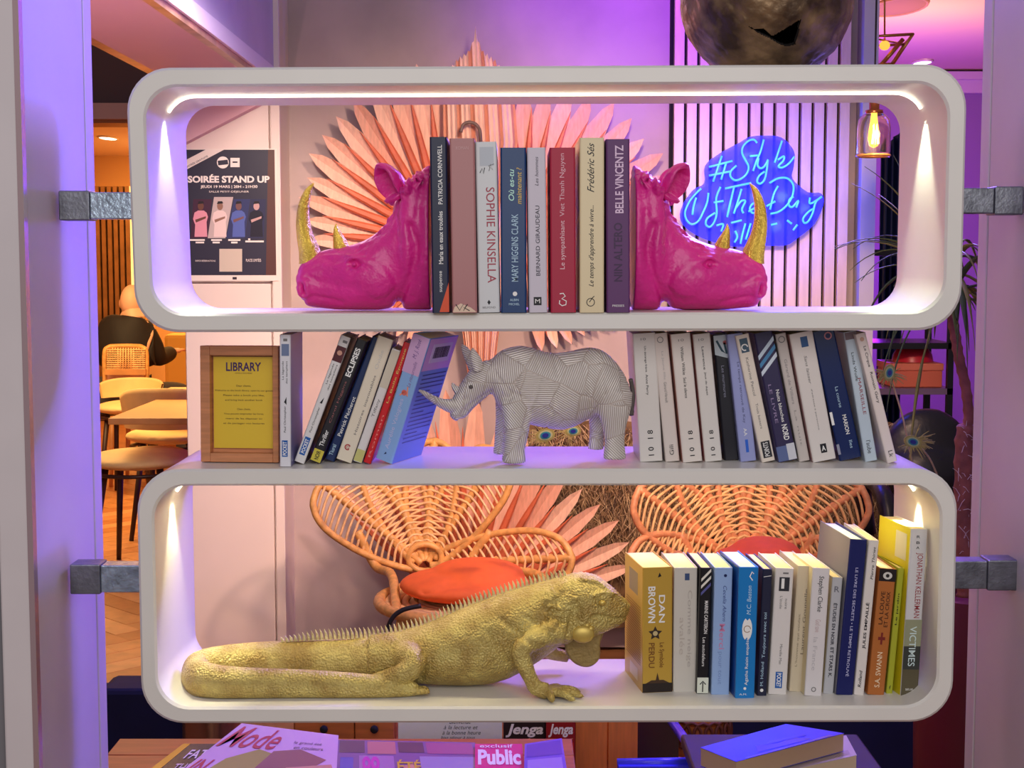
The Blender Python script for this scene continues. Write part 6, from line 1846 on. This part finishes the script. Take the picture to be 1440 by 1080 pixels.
knL, knR = hp + (0.02, .46, 0.0), hp + (.30, .36, 0.01)
anL, anR = np.array((knL[0] - .02, knL[1] + .02, 0.09)), np.array((knR[0] + .02, knR[1] - .10, 0.09))
head0, head1 = M_(186, 432, 0.05), M_(187, 418, 0.09)
pts = [hp, waist, chest, neck, head0, head1, shL, elL, haL, shR, elR, haR, hipL, knL, anL, hipR, knR, anR]
ed = [(0, 1), (1, 2), (2, 3), (3, 4), (4, 5), (2, 6), (6, 7), (7, 8), (2, 9), (9, 10), (10, 11), (0, 12), (12, 13), (13, 14), (0, 15), (15, 16), (16, 17)]
skinned('body', pts, ed, [.13, .12, .13, .058, .05, .05, .07, .045, .035, .07, .045, .035, .08, .06, .045, .08, .06, .045], skin, man)
hc = M_(186, 424, 0.08)
V, N, F = organic([ellipsoid(hc, (0.078, 0.098, 0.112), 24, 16), ellipsoid(hc + (0, .05, -.05), (0.052, 0.06, 0.07), 20, 12), ellipsoid(hc + (.078, .01, -.015), (0.014, 0.022, 0.034), 12, 8), ellipsoid(hc + (-.078, .01, -.015), (0.014, 0.022, 0.034), 12, 8), ellipsoid(hc + (0, .115, -.02), (0.016, 0.024, 0.026), 12, 8)], 0.008, 3)
mesh_obj('head', V, F, skin, man, PI)
jk = mat('jacket_black', (26, 22, 26), 0.75, bump=0.2, bscale=40)
jp = [waist + (0, 0, -.03), chest, neck + (0, 0, .0), shL, elL, haL * .85 + elL * .15, shR, elR, haR * .88 + elR * .12]
skinned('jacket', jp, [(0, 1), (1, 2), (1, 3), (3, 4), (4, 5), (1, 6), (6, 7), (7, 8)], [(.17, .15), (.185, .15), .088, .10, .07, .05, .10, .07, .05], jk, man, 1)
tr_ = mat('trousers_grey', (66, 66, 74), 0.8)
skinned('trousers', [hp, hipL, knL, anL, hipR, knR, anR], [(0, 1), (1, 2), (2, 3), (0, 4), (4, 5), (5, 6)], [(.17, .14), .10, .08, .06, .10, .08, .06], tr_, man)
for an in (anL, anR):
    V, N, F = organic([ellipsoid((an[0], an[1] + .06, 0.045), (0.045, 0.13, 0.042), 20, 12), ellipsoid((an[0], an[1], 0.07), (0.042, 0.05, 0.05), 16, 10)], 0.008, 3)
    mesh_obj('shoe', V, F, mat('shoe_dark', (34, 28, 28), 0.5), man, PI)
for (e_, h_) in ((elR, haR), (elL, haL)):
    d = norm(h_ - e_)
    sd = norm(np.cross(d, (0, 0, 1)))
    hn = MB()
    pc_ = [ellipsoid(h_ + d * .03, (0.036, 0.04, 0.018), 16, 10)]
    for k_ in range(4):
        s0 = h_ + d * .055 + sd * (k_ - 1.5) * 0.019
        Lf = (0.06, 0.07, 0.066, 0.052)[k_]
        pc_.append(sweep([s0, s0 + d * Lf * .6 + np.array((0, 0, -.004)), s0 + d * Lf + np.array((0, 0, -.018))], [0.009, 0.0085, 0.006], 8, 'z'))
    t0 = h_ + d * .015 - sd * .03
    pc_.append(sweep([t0, t0 + d * .03 - sd * .015, t0 + d * .055 - sd * .012], [0.010, 0.009, 0.007], 8, 'z'))
    V, N, F = organic(pc_, 0.005, 2)
    mesh_obj('hand', V, F, skin, man, PI)
# his chair: woven back in a rounded frame
ch = thing('woven_chair', 'woven cane chair with a rounded back carrying the person in the black jacket', 'chair', (hip[0], YM - .05, 0))
Yc_ = YM - 0.25
loop = [(148, 556), (147, 500), (152, 489), (164, 487), (190, 487), (201, 489), (206, 500), (206, 556)]
lp3 = [at(x, y, Yc_ + 0.06 * math.cos((x - 177) / 30 * 1.2)) for x, y in loop]
MB().tube(spline(lp3, 5), 0.016, 8, 'y').build('back_frame', M_rat, ch, PI)
mb = MB()
for i in range(12):
    y = 492 + i * 3.0
    mb.tube([at(150, y, Yc_), at(177, y, Yc_ + 0.05), at(204, y, Yc_)], 0.0055, 5, 'y')
for i in range(15):
    x = 151 + i * 3.7
    mb.tube([at(x, 489, Yc_ + .03), at(x, 526, Yc_ + .03)], 0.005, 5, 'y')
mb.build('cane_weave', M_rat2, ch, PI)
a, b_ = at(149, 556, Yc_), at(206, 556, Yc_)
MB().box((a[0], Yc_, 0.43), (b_[0], Yc_ + .46, 0.475)).build('seat', M_rat, ch, bevel=0.01)
MB().box((a[0], Yc_ - .01, at(0, 549, Yc_)[2]), (b_[0], Yc_ + .02, at(0, 540, Yc_)[2])).build('back_rail', M_wood, ch)
MB().box((a[0], Yc_ - .012, at(0, 527, Yc_)[2]), (b_[0], Yc_ + .02, at(0, 519, Yc_)[2])).build('back_rail', M_wood, ch)
for x in (a[0] + .03, b_[0] - .03):
    for y in (Yc_ + .03, Yc_ + .43):
        MB().tube([(x, y, 0.45), (x + (.02 if x > hip[0] else -.02), y, 0)], [0.018, 0.013], 8, 'y').build('leg', M_wood, ch, PI)

# ------------------------------------------------------------------ navy benches left and right of the reading table
M_navy = mat('navy_velvet', (18, 22, 66), 0.8, var=0.12, vscale=10)
for xa, xb, ya, y_top, lab in ((-1.05, at(268, 1000, 1.45)[0], 1.45, 970, 'navy velvet bench at the lower left under the shelf'), (at(1000, 1000, 1.5)[0], 1.35, 1.5, 986, 'navy velvet bench at the lower right behind the stack of old books')):
    zb_ = at(0, y_top, ya)[2]
    th = thing('bench', lab, 'bench', ((xa + xb) / 2, ya + .25, 0))
    MB().box((xa, ya, 0.06), (xb, ya + .07, zb_)).build('backrest', M_navy, th, bevel=0.012)
    MB().box((xa, ya + .072, 0.29), (xb, ya + .36, 0.37)).build('seat_cushion', M_navy, th, bevel=0.02)
    MB().box((xa + .01, ya + .075, 0.04), (xb - .01, ya + .35, 0.288)).build('base', M_navy, th, bevel=0.005)
    MB().box((xa + .03, ya + .02, 0.0), (xb - .03, ya + .34, 0.045)).build('plinth', M_black, th)

# ------------------------------------------------------------------ reading table with magazines, games and books
ZTAB = 0.578
t0, t1 = -0.72, 0.11
YT0, YT1 = 0.30, 0.665
tb = thing('reading_table', 'low orange brown wooden table under the shelf, covered with magazines', 'table', ((t0 + t1) / 2, 0.5, 0))
for i in range(4):
    ya = YT0 + (YT1 - YT0) * i / 4
    MB().box((t0, ya, ZTAB - 0.03), (t1, ya + (YT1 - YT0) / 4 - 0.003, ZTAB)).build('plank', mat('table_brown', (184, 104, 54), 0.4, var=0.15, vscale=7, wood=(1, 6, 1)), tb, bevel=0.002)
for x in (t0 + .06, t1 - .06):
    for y in (YT0 + .06, YT1 - .06):
        MB().box((x - .025, y - .025, 0), (x + .025, y + .025, ZTAB - .03)).build('leg', M_legs, tb)

def magazine(corners, z, t, cover, label, prints, page=(230, 222, 220), name='magazine', cat='magazine', group=None):
    """corners: photo pixels front-left, front-right, back-right, back-left on the plane z"""
    P_ = [onz(x, y, z) for x, y in corners]
    c = sum(P_) / 4
    th = thing(name, label, cat, (c[0], c[1], z - t), group)
    xy = [(p[0], p[1]) for p in P_]
    MB().prism([tuple(np.array(c[:2]) + (np.array(p) - c[:2]) * 0.992) for p in xy], 'z', z - t + 0.0004, z - 0.0006).build('page_block', paint(page, 0.7), th)
    MB().prism(xy, 'z', z - 0.0007, z).prism(xy, 'z', z - t, z - t + 0.0005).build('cover', paint(cover, 0.25), th)
    A = np.array(P_)
    def uv(u, v, h=0.0005):
        p = (A[0] * (1 - u) + A[1] * u) * (1 - v) + (A[3] * (1 - u) + A[2] * u) * v
        return (p[0], p[1], z + h)
    for pr in prints:
        if pr[0] == 'poly':
            mesh_obj(pr[1], [uv(u, v, pr[4] if len(pr) > 4 else 0.0004) for u, v in pr[2]], [tuple(range(len(pr[2])))], paint(pr[3], 0.25), th)
        elif pr[0] == 'text':
            _, body, u0, v0, u1, v1, rgb, bold, shear = pr
            V, F = text_fit(body, 1, 1, bold, shear)
            mesh_obj('title', [uv(u0 + (p[0] + .5) * (u1 - u0), v0 + (p[1] + .5) * (v1 - v0), 0.0009) for p in V], F, paint(rgb, 0.3), th)
    return th
R4 = lambda a, b_, c, d: [(a, b_), (c, b_), (c, d), (a, d)]
GM = 'magazines spread on the reading table'
magazine([(180, 1105), (300, 1105), (330, 1046), (258, 1046)], 0.588, 0.014, (58, 50, 62), 'dark covered magazine with a yellow edge at the left of the magazine pile',
         [('poly', 'yellow_edge', R4(0, 0, .14, 1), (226, 176, 50)), ('text', 'FAT OR', .3, .62, .95, .84, (230, 224, 230), .02, 0), ('text', 'THE ISSUE', .3, .3, .9, .5, (210, 200, 214), .01, 0)], group=GM)
magazine([(222, 1110), (472, 1110), (476, 1034), (340, 1017)], 0.606, 0.010, (220, 184, 226), 'pink fashion magazine with a red script title and a figure in yellow green cloth',
         [('poly', 'printed_cloth', [(.1, .05), (.5, .0), (.78, .25), (.62, .5), (.38, .62), (.2, .45)], (172, 168, 96)), ('poly', 'printed_figure', [(.45, .3), (.8, .28), (.92, .5), (.7, .66), (.5, .6)], (150, 96, 112), 0.0006),
          ('poly', 'printed_arm', [(.62, .18), (.98, .3), (.96, .42), (.66, .34)], (206, 150, 140), 0.0008), ('text', 'Mode', .02, .62, .50, .95, (190, 44, 96), .01, .3), ('text', 'le grand été', .62, .74, .86, .80, (80, 60, 90), 0, .1), ('text', 'en couleurs', .64, .66, .88, .72, (80, 60, 90), 0, .1), ('text', 'IN', .02, .2, .14, .42, (190, 44, 96), .02, .2)], group=GM)
magazine([(470, 1110), (690, 1110), (668, 1044), (474, 1040)], 0.604, 0.008, (128, 100, 160), 'collage covered magazine with violet pictures and yellow letters in the middle of the pile',
         [('poly', 'picture', R4(.02, .72, .20, .98), (90, 80, 110)), ('poly', 'picture', R4(.22, .70, .42, .97), (196, 130, 140)), ('poly', 'picture', R4(.44, .74, .62, .97), (86, 74, 104)), ('poly', 'picture', R4(.64, .72, .97, .97), (170, 96, 150)),
          ('poly', 'picture', R4(.03, .30, .12, .62), (90, 96, 190)), ('poly', 'picture', R4(.16, .2, .40, .66), (170, 130, 190)), ('poly', 'picture', R4(.58, .25, .97, .66), (160, 150, 200)), ('poly', 'printed_face', [(.46, .32), (.54, .28), (.57, .42), (.52, .5), (.46, .46)], (216, 160, 140)),
          ('text', 'ÉTÉ', .42, .36, .58, .58, (226, 196, 70), .02, 0), ('text', 'oo', .18, .36, .30, .64, (214, 60, 190), .04, 0)], group=GM)
magazine([(668, 1112), (742, 1112), (734, 1046), (668, 1046)], 0.610, 0.008, (226, 46, 140), 'hot pink celebrity magazine with white block letters',
         [('text', 'Public', .06, .52, .94, .86, (248, 240, 246), .04, 0), ('poly', 'picture', R4(.08, .1, .9, .42), (206, 190, 206)), ('text', 'exclusif', .1, .9, .8, .98, (250, 240, 246), .01, 0)], group=GM)
# blue violet box and folder
bx_ = magazine([(736, 1112), (802, 1112), (790, 1038), (738, 1046)], 0.625, 0.05, (108, 92, 214), 'blue violet cardboard box on the reading table beside the pink magazine',
         [('poly', 'lid_panel', R4(.08, .1, .92, .62), (150, 136, 226)), ('poly', 'lid_flap', R4(.05, .68, .95, .96), (84, 72, 190))], page=(90, 78, 180), name='cardboard_box', cat='box')
# low shelf table behind it
ZTAB = 0.40
lt = thing('side_table', 'low wooden side table behind the magazines carrying the card, games and crate', 'table', (-0.12, 0.9, 0))
for i in range(3):
    MB().box((-0.50, 0.72 + i * .14, ZTAB - .03), (0.245, 0.857 + i * .14, ZTAB)).build('plank', mat('table_brown', (184, 104, 54)), lt, bevel=0.002)
for x in (-.46, .21):
    for y in (.76, 1.10):
        MB().box((x - .02, y - .02, 0), (x + .02, y + .02, ZTAB - .03)).build('leg', M_legs, lt)
yd = 0.86
a, b_ = at(412, 1060, yd), at(557, 1004, yd)
bo = thing('drawer_box', 'brown wooden box with a small black knob behind the fashion magazine', 'box', ((a[0] + b_[0]) / 2, yd + .1, ZTAB))
MB().box((a[0], yd + .012, ZTAB + .0005), (b_[0], yd + .2, b_[2])).build('carcass', mat('box_brown', (170, 92, 44), 0.4, var=0.15, vscale=9, wood=(1, 1, 10)), bo, bevel=0.002)
xm_ = (a[0] + b_[0]) / 2 + .02
for xx0, xx1 in ((a[0] + .004, xm_ - .001), (xm_ + .001, b_[0] - .004)):
    dr = MB().box((xx0, yd, ZTAB + .006), (xx1, yd + .012, b_[2] - .004)).build('drawer', mat('box_front', (186, 104, 50), 0.4, var=0.15, vscale=9, wood=(1, 1, 10)), bo, bevel=0.0015)
    kp = at(499, 1024, yd) if xx0 < at(499, 1024, yd)[0] < xx1 else np.array(((xx0 + xx1) / 2, yd, at(0, 1024, yd)[2]))
    mesh_obj('knob', *ellipsoid((kp[0], yd - .008, kp[2]), (0.008, 0.009, 0.008), 14, 8), M_black, dr, PI)
# handwritten card
yc = 0.80
ca_, cb_ = at(560, 1052, yc), at(706, 1008, yc)
cd = thing('menu_card', 'white card with dark handwriting standing on the reading table', 'card', ((ca_[0] + cb_[0]) / 2, yc, ZTAB))
MB().box((ca_[0], yc, ZTAB + 0.0005), (cb_[0], yc + .004, cb_[2])).build('card_face', mat('card_white', (220, 226, 232), 0.5), cd)
MB().prism([(yc + .004, cb_[2]), (yc + .004, cb_[2] - .006), (yc + .06, ZTAB + .0005), (yc + .066, ZTAB + .0005)], 'x', ca_[0], cb_[0]).build('card_back', mat('card_white', (220, 226, 232)), cd)
for i, (t_, xa, xb) in enumerate((('à la lecture et', 624, 672), ('à la bonne heure', 622, 676), ('bon séjour à tous', 620, 668))):
    textpx(cd, t_, xa, xb, 1020 + i * 7.5, 1025.5 + i * 7.5, yc - 0.0006, paint((40, 60, 80)), shear=0.3)
textpx(cd, 'Bienvenue', 632, 662, 1012, 1018, yc - 0.0006, paint((40, 60, 80)), shear=0.3)
# two game boxes
for i, (xa, xb, col, lab) in enumerate(((708, 767, (44, 30, 32), 'dark tower game box with white and red lettering, left of the pair'), (768, 809, (150, 24, 30), 'red tower game box with white lettering, right of the pair'))):
    yg = 0.82 - i * 0.02
    a, b_ = at(xa, 1080, yg), at(xb, 1008, yg)
    gb = thing('game_box', lab, 'game box', ((a[0] + b_[0]) / 2, yg, ZTAB), 'game boxes on the reading table')
    MB().box((a[0], yg, ZTAB + .0005), (b_[0], yg + .08, b_[2])).build('carton', paint(col, 0.35), gb, bevel=0.001)
    textpx(gb, 'Jenga', xa + 3, xb - 3, 1018, 1037, yg - .0008, paint((244, 240, 238)), 'title', 0.03, 0.25)
    quadpx(gb, 'red_panel', [(xa + 2, 1066), (xb - 2, 1058), (xb - 2, 1044), (xa + 2, 1050)], yg - .0005, paint((196, 36, 34)))
    quadpx(gb, 'printed_hand', [(xa + 14, 1052), (xa + 32, 1046), (xa + 38, 1038), (xa + 24, 1041)], yg - .0008, paint((226, 160, 120)))
# orange wooden crate, brown panel, wicker basket, blue lit stand
yw = 0.86
a, b_ = at(809, 1090, yw), at(897, 1006, yw)
cr_ = thing('wooden_crate', 'orange plank crate standing beside the red game box', 'crate', ((a[0] + b_[0]) / 2, yw + .1, ZTAB))
xm = a[0] + (b_[0] - a[0]) * .52
for xx0, xx1 in ((a[0], xm - .001), (xm + .001, b_[0])):
    MB().box((xx0, yw, ZTAB + .0005), (xx1, yw + .012, b_[2])).build('plank', mat('crate_orange', (226, 128, 52), 0.5, var=0.12, vscale=9, wood=(10, 1, 1)), cr_, bevel=0.001)
    MB().box((xx0, yw + .188, ZTAB + .0005), (xx1, yw + .2, b_[2])).build('plank', mat('crate_orange', (226, 128, 52)), cr_, bevel=0.001)
for xx in (a[0], b_[0] - .012):
    MB().box((xx, yw + .012, ZTAB + .0005), (xx + .012, yw + .188, b_[2])).build('end_panel', mat('crate_orange', (226, 128, 52)), cr_)
yt_ = 0.9
tr_t = thing('side_stand', 'dark brown glossy stand with blue lit edges between the crate and the old books', 'stand', (at(930, 1060, yt_)[0], yt_ + .15, 0))
a, b_, c, d = at(897, 1100, yt_ + .3), at(905, 1010, yt_ + .3), at(944, 1010, yt_ + .3), at(992, 1072, yt_)
MB().box((at(898, 1060, 1.0)[0] , 1.18, 0.0), (at(955, 1060, 1.0)[0] + .02, 1.2, at(0, 1004, 1.18)[2])).build('back_panel', mat('stand_brown', (78, 40, 34), 0.25), tr_t)
e0, e1 = at(940, 1008, 1.18), at(986, 1072, 0.62)
MB().tube([e0, e1], 0.010, 8, 'z').build('side_rail', mat('edge_blue_light', (70, 70, 240), 0.25), tr_t, PI)  # blue light on the edges put into the rail and panel colour
MB().tube([e1, at(868, 1074, 0.62)], 0.010, 8, 'z').build('front_rail', mat('edge_blue_light', (70, 70, 240)), tr_t, PI)
q0, q1 = at(870, 1078, 0.60), at(986, 1078, 0.60)
MB().box((q0[0], 0.60, 0.0), (q1[0], 0.625, q0[2])).build('front_panel', mat('edge_blue_light', (70, 70, 240)), tr_t)
yk = 1.28
kb = at(983, 1030, yk)
bk = thing('wicker_basket', 'orange wicker basket with looped trim behind the stack of old books', 'basket', (kb[0], yk, 0))
rk_ = 30 * (yk - CAMY) / FPX
zt2 = at(0, 1004, yk)[2]
mb = MB()
for i in range(18):
    mb.tube([(kb[0] + rk_ * math.cos(t * PI / 14), yk + rk_ * math.sin(t * PI / 14), 0.01 + (zt2 - .01) * i / 17) for t in range(28)], 0.019, 6, 'z', 0, True, True)
mb.build('wall', mat('wicker_orange', (226, 132, 58), 0.6, var=0.2, vscale=30), bk, PI)
mb = MB()
for t in range(9):
    an = PI + (t + .5) * PI / 9
    c = (kb[0] + (rk_ + .022) * math.cos(an), yk + (rk_ + .022) * math.sin(an), zt2 - 0.03)
    mb.tube([(c[0] + .022 * math.cos(s * PI / 6) * -math.sin(an), c[1] + .022 * math.cos(s * PI / 6) * math.cos(an), c[2] + .03 * math.sin(s * PI / 6)) for s in range(12)], 0.004, 5, 'y', 0, True, True)
mb.build('loops', mat('wicker_brown', (120, 62, 30), 0.6), bk, PI)
# grey chrome bin at the left under the shelf
yb2 = 1.35
c0, c1 = at(270, 1040, yb2), at(325, 1040, yb2)
bn = thing('metal_bin', 'brushed metal bin behind the magazines at the lower left', 'bin', ((c0[0] + c1[0]) / 2, yb2, 0))
mesh_obj('drum', *lathe(((c0[0] + c1[0]) / 2, yb2, 0), [(0.001, 0), (0.06, 0), (0.066, 0.01), (0.066, 0.53), (0.06, 0.535), (0.055, 0.5), (0.001, 0.5)], 32), mat('bin_metal', (176, 130, 100), 0.25, 0.8), bn, 0.7)
mesh_obj('rim', *sweep([((c0[0] + c1[0]) / 2 + .066 * math.cos(t * PI / 14), yb2 + .066 * math.sin(t * PI / 14), 0.53) for t in range(28)], 0.006, 6, 'z', True, True), mat('bin_metal', (176, 130, 100)), bn, PI)
# stack of two old books
GB2 = 'old books stacked at the lower right'
def lying_book(corners, z, t, cover, label, page, prints):
    return magazine(corners, z, t, cover, label, prints, page, 'book', 'book', GB2)
lying_book([(1040, 1098), (1205, 1062), (1190, 1034), (1020, 1062)], 0.652, 0.022, (206, 196, 188), 'lower pale old book of the stack at the bottom right, sticking out', (226, 206, 170), [('poly', 'cover_band', R4(.05, .1, .95, .3), (190, 178, 170))])
lying_book([(1035, 1071), (1187, 1031), (1105, 1018), (985, 1051)], 0.684, 0.030, (60, 52, 232), 'old book with a blue lit cover on top of the stack at the bottom right', (206, 176, 140),  # blue light falling on the cover put into its colour
           [('poly', 'printed_shape', [(.25, .15), (.75, .1), (.7, .35), (.5, .3), (.35, .45)], (86, 60, 150)), ('poly', 'printed_shape', [(.1, .0), (.9, .0), (.9, .08), (.1, .06)], (110, 90, 170)), ('poly', 'printed_shape', [(.4, .35), (.8, .3), (.82, .4), (.5, .46)], (70, 58, 190), 0.0007)])
lying_book([(1030, 1105), (1200, 1068), (1185, 1038), (1012, 1070)], 0.629, 0.030, (180, 168, 160), 'bottom old book of the stack, under the pale one', (216, 196, 164), [('poly', 'cover_band', R4(.05, .1, .95, .3), (160, 148, 140))])
st_ = thing('stool', 'dark side table carrying the stack of old books at the bottom right', 'table', (at(1100, 1080, .35)[0], 0.38, 0))
c = onz(1105, 1075, 0.598)
MB().box((c[0] - .16, c[1] - .13, 0.575), (c[0] + .16, c[1] + .16, 0.5985)).build('tabletop', mat('stool_dark', (40, 30, 40), 0.5), st_, bevel=0.004)
for sx_ in (-1, 1):
    for sy_ in (-1, 1):
        MB().tube([(c[0] + sx_ * .13, c[1] + .015 + sy_ * .11, 0.576), (c[0] + sx_ * .15, c[1] + .015 + sy_ * .13, 0)], 0.014, 8, 'y').build('leg', mat('stool_dark', (40, 30, 40)), st_, PI)
